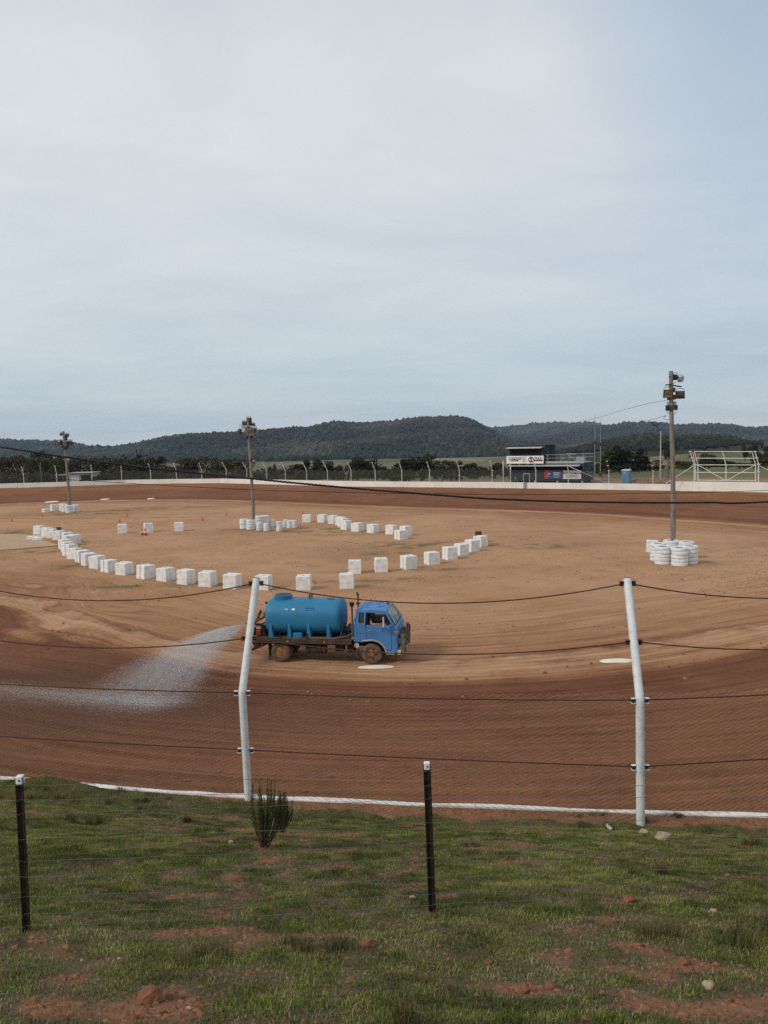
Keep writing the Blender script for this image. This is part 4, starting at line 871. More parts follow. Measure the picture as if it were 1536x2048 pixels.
block(108.5, 1024.5, .28, 'white concrete block left of the tyre stacks at the left light pole', 'blocks by the light poles', 3); block(1304, 1107, .97, 'white concrete block behind the tyre stacks at the right light pole', 'blocks by the light poles', 0)
# ------------------------------------------------------------------ painted tyres in stacks
M_TYRE = mat('white_painted_tyre', (.74, .75, .76), .7, var=.05, vscale=4, dirt=(.30, .22, .17), dscale=4, damt=.34)
M_TYREIN = mat('tyre_inside', (.03, .032, .036), .85)
def tyre_proto(r, w):
    rim = r*.56; pr = [(rim, -w*.36), (rim+.03, -w*.46), (r*.86, -w*.5), (r*.97, -w*.38), (r, -w*.12), (r*.992, 0), (r, w*.12), (r*.97, w*.38), (r*.86, w*.5), (rim+.03, w*.46), (rim, w*.36)]
    b = MB().lathe(pr, 28, closed=True); t = b.build('carcass', M_TYRE, smooth=True)
    l = MB().lathe([(rim+.006, w*.34), (r*.80, w*.30), (r*.80, -w*.30), (rim+.006, -w*.34)], 24).build('lining', M_TYREIN, smooth=True)
    return t, l
TP = {'truck': tyre_proto(.565, .262), 'mid': tyre_proto(.49, .27), 'car': tyre_proto(.33, .21), 'far': tyre_proto(.53, .27)}
TW = {'truck': .262, 'mid': .27, 'car': .21, 'far': .27}; _tu = set()
def tyre(kind, loc, label, grp, tilt=0.0, s=1.0):
    o = thing('tyre', label, 'tyre', loc, random.uniform(0, 6), grp); o.rotation_euler[0] = tilt; o.scale = (s, s, 1)
    for part in TP[kind]:
        c = part if (kind, part.name.split('.')[0]) not in _tu else part.copy()
        if c is not part: COL.objects.link(c)
        _tu.add((kind, part.name.split('.')[0])); c.parent = o
LEV = {5: ['top', 'second from top', 'middle', 'second from bottom', 'bottom'], 4: ['top', 'second', 'third', 'bottom'], 3: ['top', 'middle', 'bottom'], 2: ['top', 'bottom']}
def stack(px, py, kind, n, where, grp, taper=0.0):
    p = at_z(px, py-1.5, 0); z = gz(p.x, p.y); r = {'truck': .565, 'mid': .49, 'car': .33, 'far': .53}[kind]; d = Vector((p.x, p.y, 0)).normalized()*r; w = TW[kind]
    for i in range(n):
        j = random.uniform(-.035, .035), random.uniform(-.035, .035)
        tyre(kind, (p.x+d.x+j[0], p.y+d.y+j[1], z-.015+w*(i+.5)*.985), 'white painted tyre, %s one in the %s' % (LEV[n][n-1-i], where), grp, random.uniform(-.012, .012), 1-taper*i/n)
random.seed(12)
gr = 'tyre stacks around the right light pole'
for a in [(1343, 1117.5, 'stack hidden behind the right light pole'), (1372, 1120.5, 'back right stack at the right pole'), (1316, 1124.5, 'back left stack at the right pole'), (1380, 1131, 'far right stack at the right pole'), (1326, 1131.5, 'front left stack at the right pole'), (1358.5, 1134.5, 'front right stack at the right pole')]: stack(a[0], a[1], 'truck', 5, a[2], gr)
gm = 'large tyre stacks around the middle light pole'
for a in [(488.5, 1059.6, 'leftmost stack at the middle pole'), (501.5, 1061.2, 'stack left of the middle pole foot'), (519.5, 1058, 'tall stack right of middle pole'), (530, 1057, 'rightmost large stack at the middle pole')]: stack(a[0], a[1], 'mid', 5 if 'right' in a[2] else 4, a[2], gm)
gc = 'small tyre stacks right of the middle light pole'
for a in [(519.3, 1062.7, 4, 'small stack fronting the tall stack'), (533, 1064, 4, 'second small stack from the pole'), (544, 1056, 4, 'small stack behind the green weed'), (558.6, 1064.3, 5, 'tallest small stack'), (570.5, 1056, 4, 'small stack hidden third from the right'), (579, 1057.5, 4, 'small stack left of the rightmost one'), (588.5, 1057.3, 4, 'rightmost small stack by the middle pole')]: stack(a[0], a[1], 'car', a[2], a[3], gc, .18)
gl = 'tyre stacks around the left light pole'
for a in [(125.5, 1023.2, 4, 'back left stack at the left pole'), (131, 1025.6, 4, 'second stack from left at the left pole'), (151.5, 1025.4, 4, 'right stack at the left pole'), (138, 1027.2, 4, 'front stack at the left pole'), (92, 1026.6, 2, 'low pair left of the left pole')]: stack(a[0], a[1], 'far', a[2], a[3], gl)
# ------------------------------------------------------------------ timber floodlight poles
M_POLE = mat('weathered_timber', (.25, .215, .185), .9, var=.3, vscale=1.5, bump=.5, bscale=12)
for n_ in [M_POLE.node_tree.nodes]:
    tcx = [q for q in n_ if q.type == 'TEX_COORD'][0]; mpx = n_.new('ShaderNodeMapping'); mpx.inputs['Scale'].default_value = (14, 14, .7)
    for q in [q for q in n_ if q.type == 'TEX_NOISE']: M_POLE.node_tree.links.new(mpx.outputs[0], q.inputs['Vector'])
    M_POLE.node_tree.links.new(tcx.outputs['Object'], mpx.inputs[0])
M_LAMPB = mat('lamp_housing', (.085, .065, .055), .6, .2, var=.3, vscale=6); M_LAMPG = mat('grey_lamp_housing', (.36, .36, .36), .5, .3, var=.2)
M_REFL = mat('lamp_reflector', (.62, .52, .38), .35, .55, var=.25, vscale=5)
M_GLASSL = glass('lamp_glass', (.5, .45, .38), .12, .05)
M_BOXB = mat('dark_ballast_box', (.020, .020, .024), .6, var=.2)
def lamp(parent, c, yaw, tilt, s=.62, housing=None, strap=None):
    """box floodlight: flared open housing with a reflector inside and a yoke above. it faces its local -y"""
    Rm = Matrix.Rotation(yaw, 3, 'Z') @ Matrix.Rotation(tilt, 3, 'X'); c = Vector(c); w, h, d = s, s*.92, s*.62; T = lambda p: c+Rm @ Vector(p)
    k = .62; V = [(-w/2, -d/2, -h/2), (w/2, -d/2, -h/2), (w/2, -d/2, h/2), (-w/2, -d/2, h/2), (-w/2*k, d/2, -h/2*k), (w/2*k, d/2, -h/2*k), (w/2*k, d/2, h/2*k), (-w/2*k, d/2, h/2*k)]
    mb = MB(); mb.add([T(p) for p in V], [(4, 5, 1, 0), (5, 6, 2, 1), (6, 7, 3, 2), (7, 4, 0, 3), (7, 6, 5, 4)])
    e = .035
    for a, b in ((0, 1), (1, 2), (2, 3), (3, 0)): mb.beam(T(V[a]), T(V[b]), e*1.6, e*1.6)
    L0 = mb.build('lamp', housing or M_LAMPB, parent)
    mb = MB(); q = [Vector(p)*.93+Vector((0, -.0, 0)) for p in V]; mb.add([T(p) for p in q], [(0, 1, 5, 4), (1, 2, 6, 5), (2, 3, 7, 6), (3, 0, 4, 7), (4, 5, 6, 7)]); mb.build('reflector', M_REFL, L0)
    mb = MB(); mb.quad(*[T((p[0]*.95, p[1]*.9, p[2]*.95)) for p in V[:4]]); mb.build('glass', M_GLASSL, L0)
    mb = MB(); mb.tube([T((-w*.46, 0, 0)), T((-w*.46, .03, h*.62)), T((-w*.3, .05, h*.74)), T((w*.3, .05, h*.74)), T((w*.46, .03, h*.62)), T((w*.46, 0, 0))], .018, 5); mb.build('yoke', M_DARK, L0)
def light_pole(px, pyb, pxt, pyt, label, r0, r1, lean=0.0):
    b = at_z(px, pyb, 0); t = at_y(pxt, pyt, b.y); o = thing('light_pole', label, 'light pole', (b.x, b.y, gz(b.x, b.y)), 0, 'timber floodlight poles on the infield'); d = t-b; h = d.z
    P = [d*q+Vector((.05*math.sin(q*5), 0, 0))*min(1, q*3) for q in (-.02, .1, .3, .55, .8, 1.0)]
    MB().tube(P, [r0+(r1-r0)*q for q in (0, .1, .3, .55, .8, 1.0)], 14).build('pole', M_POLE, o, smooth=True)
    return o, d
# right pole
o, d = light_pole(1346, 1112, 1343.2, 742, 'tallest weathered timber floodlight pole rising from the right tyre stacks', .20, .145); sR = scale_at(o.location); W_ = lambda px, py, dy=0.0: at_y(px, py, o.location.y+dy)-Vector(o.location)
lamp(o, W_(1335.5, 785.5, -.25), R(-12), R(24), .62); lamp(o, W_(1360.8, 788, .1), R(165), R(18), .60); lamp(o, W_(1350.5, 753.5, .2), R(200), R(10), .42); lamp(o, W_(1360, 757.5, .1), R(120), R(20), .40, M_LAMPG)
mb = MB(); mb.beam(W_(1331, 770, -.12), W_(1343, 769, -.12), .10, .09).beam(W_(1345, 770.5, -.12), W_(1362.5, 773.5, -.12), .10, .09).beam(W_(1339, 753, -.1), W_(1358, 755.5, .1), .09, .12); mb.build('cross_arm', M_DARK, o)
MB().box(W_(1336, 816, 0), (.26, .34, .40)).build('ballast', M_BOXB, o); MB().box(W_(1350, 815, 0), (.28, .34, .36)).build('ballast', M_BOXB, o)
MB().tube([W_(1337, 812), W_(1337, 803.5)], .115, 12).build('capacitor', M_LAMPG, o, smooth=True); MB().tube([W_(1349.5, 811), W_(1349.5, 803)], .115, 12).build('capacitor', M_LAMPG, o, smooth=True)
mb = MB(); mb.box(W_(1347, 780), (.18, .3, .34)).box(W_(1347.3, 794.5), (.2, .3, .36)).box(W_(1338, 797), (.22, .26, .22)).box(W_(1343, 816), (.44, .4, .3)); mb.build('switch_box', M_LAMPB, o)
for q in ([(1334, 820), (1335, 826), (1339, 829), (1343, 828)], [(1352, 819), (1352, 825), (1348, 829)], [(1352, 764), (1349, 766), (1346, 768)], [(1333, 831), (1329, 834), (1327, 838), (1333, 840), (1339, 838)]): MB().tube([W_(*k) for k in q], .018, 5).build('loose_wire', M_DARK, o)
oR = o
# middle pole
o, d = light_pole(508, 1058, 496.3, 836, 'slightly leaning timber floodlight pole amid the middle tyre stacks', .19, .14); W2 = lambda px, py, dy=0.0: at_y(px, py, o.location.y+dy)-Vector(o.location)
for a in [(481, 862, -.1, 60, 20, .60, M_LAMPB), (488.5, 861, -.35, 150, 14, .62, M_LAMPG), (494, 859, .4, 25, 20, .6, M_LAMPG), (501, 862.5, -.35, 12, 24, .66, M_LAMPG), (509.5, 860, -.15, -14, 22, .66, M_LAMPG), (489.5, 847, .2, 190, 8, .52, M_LAMPB), (497.5, 839.5, .15, 180, 8, .50, M_LAMPB), (506, 849.5, .2, 150, 8, .34, M_LAMPB), (500, 847, .3, 200, 12, .44, M_LAMPB)]: lamp(o, W2(a[0], a[1], a[2]), R(a[3]), R(a[4]), a[5], a[6])
mb = MB(); mb.beam(W2(479, 850.5, -.2), W2(512, 852.5, -.2), .12, .10).beam(W2(484, 855, .25), W2(511, 856, .25), .12, .1); mb.build('cross_arm', M_LAMPG, o)
MB().box(W2(494.6, 875.5), (.28, .3, .26)).build('ballast', M_BOXB, o); MB().box(W2(503.5, 875), (.26, .3, .24)).build('ballast', M_BOXB, o)
MB().tube([W2(494.4, 873.5), W2(494.2, 869)], .1, 10).build('capacitor', M_LAMPG, o, smooth=True); MB().tube([W2(500, 873), W2(500, 868)], .12, 10).build('capacitor', M_LAMPG, o, smooth=True)
mb = MB(); mb.box(W2(503, 920, -.1), (.3, .2, .2)); mb.build('junction_box', M_BOXB, o); mb = MB(); mb.blob(W2(507, 922, -.12), (.16, .14, .16), 3, .05); mb.build('small_lamp', M_LAMPG, o, smooth=True)
# left pole
o, d = light_pole(140.5, 1024, 127.5, 862.5, 'leaning timber floodlight pole amid the left tyre stacks', .21, .15); W3 = lambda px, py, dy=0.0: at_y(px, py, o.location.y+dy)-Vector(o.location)
for a in [(114.5, 886.5, -.2, 30, 22, .66, M_LAMPB), (143.5, 886, -.1, -60, 20, .6, M_LAMPB), (122.5, 868, .1, 160, 14, .44, M_LAMPB), (134.5, 870, .1, 210, 12, .46, M_LAMPB), (124, 885.5, .3, 180, 10, .5, M_BOXB), (136.5, 885.5, .3, 180, 10, .5, M_BOXB), (129.5, 876, .25, 170, 10, .56, M_LAMPB)]: lamp(o, W3(a[0], a[1], a[2]), R(a[3]), R(a[4]), a[5], a[6])
mb = MB(); mb.beam(W3(112, 880.5), W3(145, 880), .12, .11).beam(W3(119, 870), W3(137, 871), .1, .1); mb.build('cross_arm', M_LAMPB, o)
mb = MB(); mb.box(W3(127, 893), (.34, .36, .34)).box(W3(135, 893), (.34, .36, .34)).box(W3(131, 897), (.5, .4, .3)); mb.build('ballast', M_BOXB, o)
mb = MB(); mb.blob(W3(136.5, 919.5, -.1), (.2, .16, .2), 3, .05); mb.build('small_lamp', M_LAMPG, o, smooth=True)
o = oR
# wires from the right pole away to the control tower
def thin_line(label, pts, r=.02):
    A = [at_y(px, py, Y) for px, py, Y in pts]; w = thing('power_line', label, 'wire', tuple(A[0])); out = []
    for u, v in zip(A, A[1:]): out += [u+(v-u)*(k/8) for k in range(8)]
    out.append(A[-1]); MB().tube([p-A[0] for p in out], r, 4).build('strand', M_DARK, w)
yR = o.location.y
thin_line('upper thin wire running left from the right light pole lamps', [(1334, 800.5, yR), (1300, 806, 60), (1250, 819, 72), (1200, 834, 88), (1130, 851, 105), (1060, 868, 125), (940, 880, 170)], .016)
thin_line('lower thin wire running left from the right light pole to the control tower', [(1333, 831, yR), (1295, 841.5, 60), (1250, 853.5, 72), (1200, 867, 88), (1150, 876, 100), (1106, 884, 122)], .016)
# ------------------------------------------------------------------ cones, slab, drum, white patches
M_CONE = mat('orange_plastic', (.66, .13, .05), .6, var=.12); M_CONER = mat('faded_red_plastic', (.42, .07, .045), .6, var=.2); M_CBASE = mat('cone_base', (.30, .06, .03), .7)
cprof = [(.13, .03), (.115, .10), (.06, .36), (.03, .50), (.022, .50)]
CP = []
def cone(px, py, label, red=False, s=1.0, gname='small orange cones across the infield'):
    p = at_z(px, py, 0); o = thing('traffic_cone', label, 'cone', (p.x, p.y, gz(p.x, p.y)), random.uniform(0, 2), gname); o.scale = (s, s, s)
    MB().lathe(cprof, 14).build('body', M_CONER if red else M_CONE, o, smooth=True); MB().box((0, 0, .015), (.34, .34, .03)).build('base', M_CBASE, o, bevel=.01)
    if red: MB().lathe([(.098, .19), (.1, .19), (.072, .31), (.07, .31)], 14).build('band', M_CAPW, o, smooth=True)
for a in [(23.5, 1043, 'small orange cone at the far left edge of the infield'), (85, 1034, 'small orange cone below the low pair of tyres at the left pole'), (254, 1033, 'small orange cone on the grassy strip right of the left pole'), (239, 1043.5, 'small orange cone above the lone blocks at left'), (405, 1041, 'small orange cone left of the middle light pole, lower of two'), (452, 1031, 'small orange cone nearest the middle pole on its left'), (605, 1028, 'small orange cone above the first block of the back row')]: cone(*a)
cone(284.5, 1069.5, 'left one of two faded red cones at the block', True, 1.25, 'two faded red cones'); cone(290.3, 1070.5, 'right, nearer one of two faded red cones at the block', True, 1.4, 'two faded red cones'); cone(600.5, 1057, 'short faded orange cone right of the small tyre stacks', False, .95)
M_SLAB = mat('cream_slab', (.46, .315, .185), .9, var=.08, vscale=1, bump=.2, bscale=20, dirt=(.24, .13, .07), dscale=.7, damt=.15)
c4 = [at_z(-60, 1068, 0), at_z(53, 1070.5, 0), at_z(119, 1092.5, 0), at_z(-60, 1106.5, 0)]; mb = MB(); mb.add([(p.x, p.y, z) for z in (-.1, .10) for p in c4], [(4, 5, 6, 7)[::-1], (0, 1, 5, 4)[::-1], (1, 2, 6, 5)[::-1], (2, 3, 7, 6)[::-1], (3, 0, 4, 7)[::-1]])
tag(mb.build('concrete_slab', M_SLAB), 'flat cream slab lying on the infield at the left edge', 'slab')
for px, py, dz, w, lb in ((64, 1079, .10, 1.15, 'left one of two low white slabs lying on the cream slab'), (73.5, 1081.5, .10, .95, 'right, nearer one of two low white slabs on the cream slab')):
    p = at_z(px, py, .1); o = thing('low_block', lb, 'block', (p.x, p.y+.4, .10), .1, 'low white slabs'); MB().box((0, 0, .15), (w, .75, .30)).build('body', M_BLOCK, o, bevel=.03); MB().box((0, 0, .305), (w*.5, .3, .012)).build('recess', M_BLOCK, o)
p = at_z(957, 1084, 0); o = thing('steel_drum', 'rusty brown drum standing behind the last block of the front right row', 'drum', (p.x, p.y, gz(p.x, p.y)), .3)
MB().lathe([(.30, 0), (.31, .02), (.30, .05), (.30, .30), (.312, .32), (.30, .34), (.30, .62), (.312, .64), (.30, .66), (.30, .9), (.312, .92), (.29, .93), (.28, .9)], 20).build('body', mat('brown_drum', (.10, .04, .03), .7, var=.4, vscale=6), o, smooth=True); MB().lathe([(.025, .90), (.025, .94), (.0, .94)], 8, Matrix.Translation((.15, .1, 0))).build('bung', M_DARK, o)
p = at_z(118.5, 1074, 0); o = thing('flag_stake', 'thin white stake with a dark flag behind the fourth block of the left row', 'stake', (p.x+.35, p.y, gz(p.x, p.y))); MB().tube([(0, 0, 0), (0, 0, 1.7)], .022, 6).build('stake', M_CAPW, o)
mb = MB(); mb.add([(0, .0, 1.0), (-.62, .1, 1.02), (-.7, .05, .82), (-.35, -.08, .74), (0, .0, .80), (0, .03, 1.0), (-.62, .13, 1.02), (-.7, .08, .82), (-.35, -.05, .74), (0, .03, .80)], [(0, 1, 2, 3, 4), (9, 8, 7, 6, 5), (0, 5, 6, 1), (1, 6, 7, 2), (2, 7, 8, 3), (3, 8, 9, 4)]); mb.build('flag', mat('navy_cloth', (.018, .02, .04), .8), o)
M_LIME = mat('white_lime', (.78, .72, .60), .95, var=.06, vscale=3, bump=.4, bscale=25)
def patch(x0, x1, yc, hpx, label, seed):
    a = at_z(x0, yc, 0); b = at_z(x1, yc, 0); f = at_z((x0+x1)/2, yc-hpx/2, 0); n = at_z((x0+x1)/2, yc+hpx/2, 0); c = (f+n)/2; rx = (b-a).length/2; ry = (f-n).length/2; rr = random.Random(seed); z = gz(c.x, c.y)
    mb = MB(); k = 40; rings = [(1.0, -.02), (.93, .035), (.7, .06), (.35, .07)]; V = []
    for q, zz_ in rings:
        for j in range(k):
            t = 2*math.pi*j/k; e = 1+(rr.uniform(-.07, .05) if q > .8 else 0); V.append((c.x+rx*q*e*math.cos(t), c.y+ry*q*e*math.sin(t), z+zz_))
    V.append((c.x, c.y, z+.07)); Fs = [(i*k+j, i*k+(j+1) % k, (i+1)*k+(j+1) % k, (i+1)*k+j) for i in range(3) for j in range(k)]+[(3*k+j, 3*k+(j+1) % k, 4*k) for j in range(k)]
    tag(mb.add(V, Fs).build('lime_patch', M_LIME, smooth=True), label, 'marker', 'white oval patches at the track edge')
patch(714, 790, 1335, 6.5, 'white oval patch on the dirt just below the truck front wheel', 1); patch(1197, 1270, 1322.5, 8, 'white oval patch partly behind the right white fence post', 2)
patch(93, 114, 1003.5, 2.4, 'small white patch at the far track edge above the left pole tyres', 3); patch(203, 218, 998.8, 1.8, 'thin white patch at the far track edge, middle of three', 4); patch(296, 308, 997.6, 1.8, 'thin white patch at the far track edge, rightmost of three', 5)
# faint pale lines left by graders and hoses: thin strips of lighter dust
M_DUST = mat('pale_dust', (.50, .34, .21), .95, var=.1, vscale=.6)
def line(pts, w, nm='dust_line'):
    P = resample([at_z(x, y, 0).xy for x, y in pts], .7); mb = MB(); rr = random.Random(len(pts)*7+int(pts[0][0])); V = []
    for i, p in enumerate(P):
        t = (P[min(i+1, len(P)-1)]-P[max(i-1, 0)]).normalized(); n = Vector((-t.y, t.x))*w*rr.uniform(.3, 1); V += [(p.x+n.x, p.y+n.y, gz(p.x, p.y)+.035), (p.x-n.x, p.y-n.y, gz(p.x, p.y)+.035)]
    tag(mb.add(V, [(2*i, 2*i+1, 2*i+3, 2*i+2) for i in range(len(P)-1)]).build(nm, M_DUST), kind='structure')
line([(-40, 1037.5), (120, 1036.5), (300, 1035), (480, 1033.5)], .22); line([(-40, 1044), (100, 1042.5), (180, 1042)], .14); line([(720, 1033), (800, 1031), (880, 1027.5), (950, 1025)], .2); line([(688, 1082), (716, 1087)], .1)
# ------------------------------------------------------------------ clods and weeds strewn on the dirt: stuff
def strew(name, n, m, accept, smin, smax, flat, label, area=(-70, 45, 16, 128), tint=None):
    x = RNG.uniform(area[0], area[1], n*8); y = area[2]+(area[3]-area[2])*RNG.random(n*8)**1.7
    ok = np.abs(x) < .54*y+2; x, y = x[ok], y[ok]; r = ring_of(x, y); a = accept(r, x, y); ok = RNG.random(len(x)) < a; x, y, r = x[ok][:n], y[ok][:n], r[ok][:n]; k = len(x); z = track_z(x, y)+.02
    iv = np.array([(1, 0, 0), (-1, 0, 0), (0, 1, 0), (0, -1, 0), (0, 0, 1)], float); fi = np.array([(0, 2, 4), (2, 1, 4), (1, 3, 4), (3, 0, 4)])
    s = RNG.uniform(smin, smax, k)*RNG.uniform(.5, 1, k); V = iv[None]*(1+RNG.uniform(-.45, .45, (k, 5, 1)))*np.stack([s*RNG.uniform(.7, 1.8, k), s, s*flat], 1)[:, None]; th = RNG.uniform(0, 6.28, k); c, sn = np.cos(th)[:, None], np.sin(th)[:, None]
    V = np.stack([V[..., 0]*c-V[..., 1]*sn, V[..., 0]*sn+V[..., 1]*c, V[..., 2]], -1)+np.stack([x, y, z], 1)[:, None]
    t = np.clip(RNG.normal(.5, .25, k), 0, 1); ob = np_mesh(name, V.reshape(-1, 3), (fi[None]+(np.arange(k)*5)[:, None, None]).reshape(-1, 3), m, {'tint': np.repeat(t, 5)}); tag(ob, label, name.replace('_', ' '), kind='stuff')
M_CLOD = mat_tint('clod', (.10, .040, .020), (.30, .145, .075), .95)
M_WEED = mat_tint('weed', (.05, .042, .018), (.19, .12, .06), .9)
strew('dirt_clods', 9000, M_CLOD, lambda r, x, y: np.where((r > -1.6) & (r < 2.2) & (y < 60), np.exp(-((r-.6)/.9)**2)+.05, .0)+np.where((r > -9) & (r <= -1.6) & (y < 60), .008, 0), .03, .10, .8, 'crumbly red dirt clods thrown along the near edge of the wet track')
strew('track_clods', 5000, M_CLOD, lambda r, x, y: np.where((r > 1) & (y < 60), .5*(fbm(x*.35, y*.35, 71) > .52), 0), .015, .05, .6, 'small dirt crumbs on the near wet track')
def weed_acc(r, x, y):
    f = fbm(x*.22, y*.22, 81); g = fbm(x*1.5, y*1.5, 83); return np.where(r < -6, sstep(.46, .62, f)*sstep(.42, .62, g)+.02, 0)
strew('low_weeds', 8500, M_WEED, weed_acc, .02, .065, .4, 'low dark weeds dotted over the infield dirt', (-70, 45, 36, 122))
# ------------------------------------------------------------------ water truck
Pr = at_z(561.7, 1325.0, 0); Pf = at_z(744, 1329.3, 0)
hd = (Pf-Pr); WB = hd.length; YAW = math.atan2(hd.y, hd.x); hd.normalize(); lf_ = Vector((-hd.y, hd.x, 0))
TO = Pr+lf_*1.0; TO.z = max(gz(Pr.x, Pr.y), gz(Pf.x, Pf.y))
print('TRUCK wheelbase', WB, 'yaw', math.degrees(YAW), 'at', TO)
K = WB/3.85
truck = thing('water_truck', 'blue water tanker truck spraying water behind it on the dirt', 'truck', tuple(TO), YAW); truck.scale = (K, K, K)
BLUE = mat('faded_blue_paint', (.070, .215, .47), .45, var=.1, vscale=1.2, dirt=(.20, .17, .15), dscale=1.8, damt=.30, spec=.45)
TANKM = mat('blue_polyethylene', (.022, .19, .36), .55, var=.07, vscale=.9, dirt=(.06, .10, .13), dscale=1.1, damt=.36, spec=.4)
RUB = mat('dusty_rubber', (.135, .100, .075), .9, var=.25, vscale=4); RIM = mat('dirt_caked_rim', (.26, .135, .06), .85, var=.3, vscale=5)
BLK = mat('black_chassis', (.018, .016, .015), .7, var=.3, vscale=4, dirt=(.10, .055, .03), dscale=3, damt=.35); TIMB = mat('tray_edge', (.075, .050, .036), .85, var=.3, vscale=3, dirt=(.15, .08, .04), dscale=3, damt=.3)
ALU = mat('worn_alloy', (.19, .17, .15), .6, .3, var=.25, vscale=5, dirt=(.14, .10, .07), dscale=4, damt=.4); CREAM = mat('cream_paint', (.52, .47, .36), .7, var=.15)
TRIM = mat('pale_trim', (.40, .42, .46), .5, .3, var=.15); AMB = mat('amber_lens', (.55, .22, .03), .3, var=.1); REDP = mat('red_paint', (.30, .035, .025), .5, var=.2); INT = mat('dark_interior', (.022, .020, .020), .8)
def tp(name, mb, m, parent=None, **k): return mb.build(name, m, parent or truck, **k)
# wheels: near side y = -1
def wheel(x, y, r, w, dish, sgn):
    wo = MB(); pr = [(r*.60, -w*.48), (r*.66, -w*.52), (r*.88, -w*.5), (r*.98, -w*.36), (r, -w*.1), (r, w*.1), (r*.98, w*.36), (r*.88, w*.5), (r*.66, w*.52), (r*.60, w*.48)]
    Mx = Matrix.Translation((x, y, r)) @ Matrix.Rotation(R(90)*sgn, 4, 'X'); wo.lathe(pr, 30, Mx, closed=True); t = bpy.data.objects.new('wheel', None); COL.objects.link(t); t.parent = truck
    wo.build('tyre', RUB, t, smooth=True)
    q = MB(); R6 = r*.605
    if dish: q.lathe([(R6, .40*w), (R6*.93, .44*w), (R6*.90, .38*w), (R6*.86, -.3*w), (R6*.60, -.38*w), (R6*.36, -.2*w), (R6*.33, .22*w), (R6*.20, .28*w), (0.001, .28*w)], 26, Mx)
    else: q.lathe([(R6, .40*w), (R6*.94, .45*w), (R6*.90, .36*w), (R6*.84, .30*w), (R6*.62, .52*w), (R6*.40, .55*w), (R6*.38, .70*w), (R6*.22, .78*w), (0.001, .78*w)], 26, Mx)
    q.build('rim', RIM, t, smooth=True); nb = MB()
    for j in range(6):
        a = j*math.pi/3+.3; nb.lathe([(.022, .34*w if not dish else -.34*w), (.022, (.34*w if not dish else -.34*w)+.05), (.001, (.34*w if not dish else -.34*w)+.05)], 6, Mx @ Matrix.Translation((R6*(.5 if dish else .5)*math.cos(a), R6*.5*math.sin(a), .09 if not dish else .02)))
    nb.build('wheel_nuts', RIM, t)
    if not dish:
        hb = MB()
        for j in range(5):
            a = j*2*math.pi/5; hb.lathe([(.038, .5*w+.02), (.034, .5*w+.026), (.001, .5*w+.026)], 8, Mx @ Matrix.Translation((R6*.73*math.cos(a), R6*.73*math.sin(a), -.035)))
        hb.build('vent_holes', BLK, t)
for y, s in ((-1.0, 1), (1.0, -1)): wheel(0, y-s*(-.12), .425, .23, True, s); wheel(3.85, y+s*.10, .43, .23, False, s)
for y, s in ((-.60, 1), (.60, -1)): wheel(0, y, .425, .23, True, s)
mb = MB(); mb.tube([(0, -.9, .43), (0, .9, .43)], .07, 10).tube([(3.85, -.85, .43), (3.85, .85, .43)], .06, 10).blob((0, 0, .43), (.2, .2, .22), 1, .05).tube([(.2, 0, .47), (2.9, 0, .62)], .05, 8); tp('axle', mb, BLK)
mb = MB()
for y in (-.42, .42): mb.box((1.75, y, .72), (6.1, .08, .18))
for x in (-1.1, -.2, .9, 1.9, 2.8, 3.6): mb.box((x, 0, .72), (.07, .84, .14))
mb.tube([(-.55, -.66, .62), (-.2, -.68, .55), (.25, -.68, .55), (.6, -.66, .62)], .035, 6).box((2.95, -.6, .62), (.3, .5, .35)).box((2.45, -.55, .6), (.35, .35, .3)); tp('chassis', mb, BLK)
mb = MB(); mb.tube([(1.05, -.72, .56), (1.9, -.72, .56)], .2, 16); tp('fuel_tank', mb, TIMB, smooth=True)
mb = MB(); mb.tube([(1.2, -.72, .56), (1.24, -.72, .56)], .206, 16).tube([(1.72, -.72, .56), (1.76, -.72, .56)], .206, 16); tp('tank_strap', mb, BLK)
mb = MB(); mb.tube([(3.22, -.98, .78), (3.22, -.94, .78)], .105, 18); tp('air_cap', mb, CREAM, smooth=True)
mb = MB(); mb.box((-.50, -.82, .52), (.025, .42, .62)); tp('mudguard', mb, RUB); mb = MB(); mb.box((-.50, .82, .52), (.025, .42, .62)).box((3.25, -.8, .42), (.02, .3, .3)); tp('mudguard', mb, RUB)
mb = MB(); mb.box((.92, 0, 1.0), (4.24, 2.16, .06)); tp('tray', mb, TIMB)
mb = MB(); mb.box((.92, -1.1, .925), (4.24, .05, .17)).box((.92, 1.1, .925), (4.24, .05, .17)).box((-1.215, 0, .925), (.05, 2.2, .17)); tp('tray_rail', mb, TIMB, bevel=.012)
mb = MB(); mb.beam((-.45, -.95, .84), (-1.25, -.95, .50), .07, .09).beam((-1.05, -.95, .86), (-.98, -.95, .6), .06, .06).beam((-1.2, -.95, .86), (-1.05, -.95, .58), .07, .07).beam((-.45, .95, .84), (-1.25, .95, .50), .07, .09).beam((-1.2, -1.0, .52), (-1.2, 1.0, .52), .08, .08); tp('rear_frame', mb, TIMB)
mb = MB(); mb.box((.35, -1.13, .93), (.10, .012, .06)).box((1.9, -1.13, .93), (.08, .012, .05)); tp('side_marker', mb, AMB)
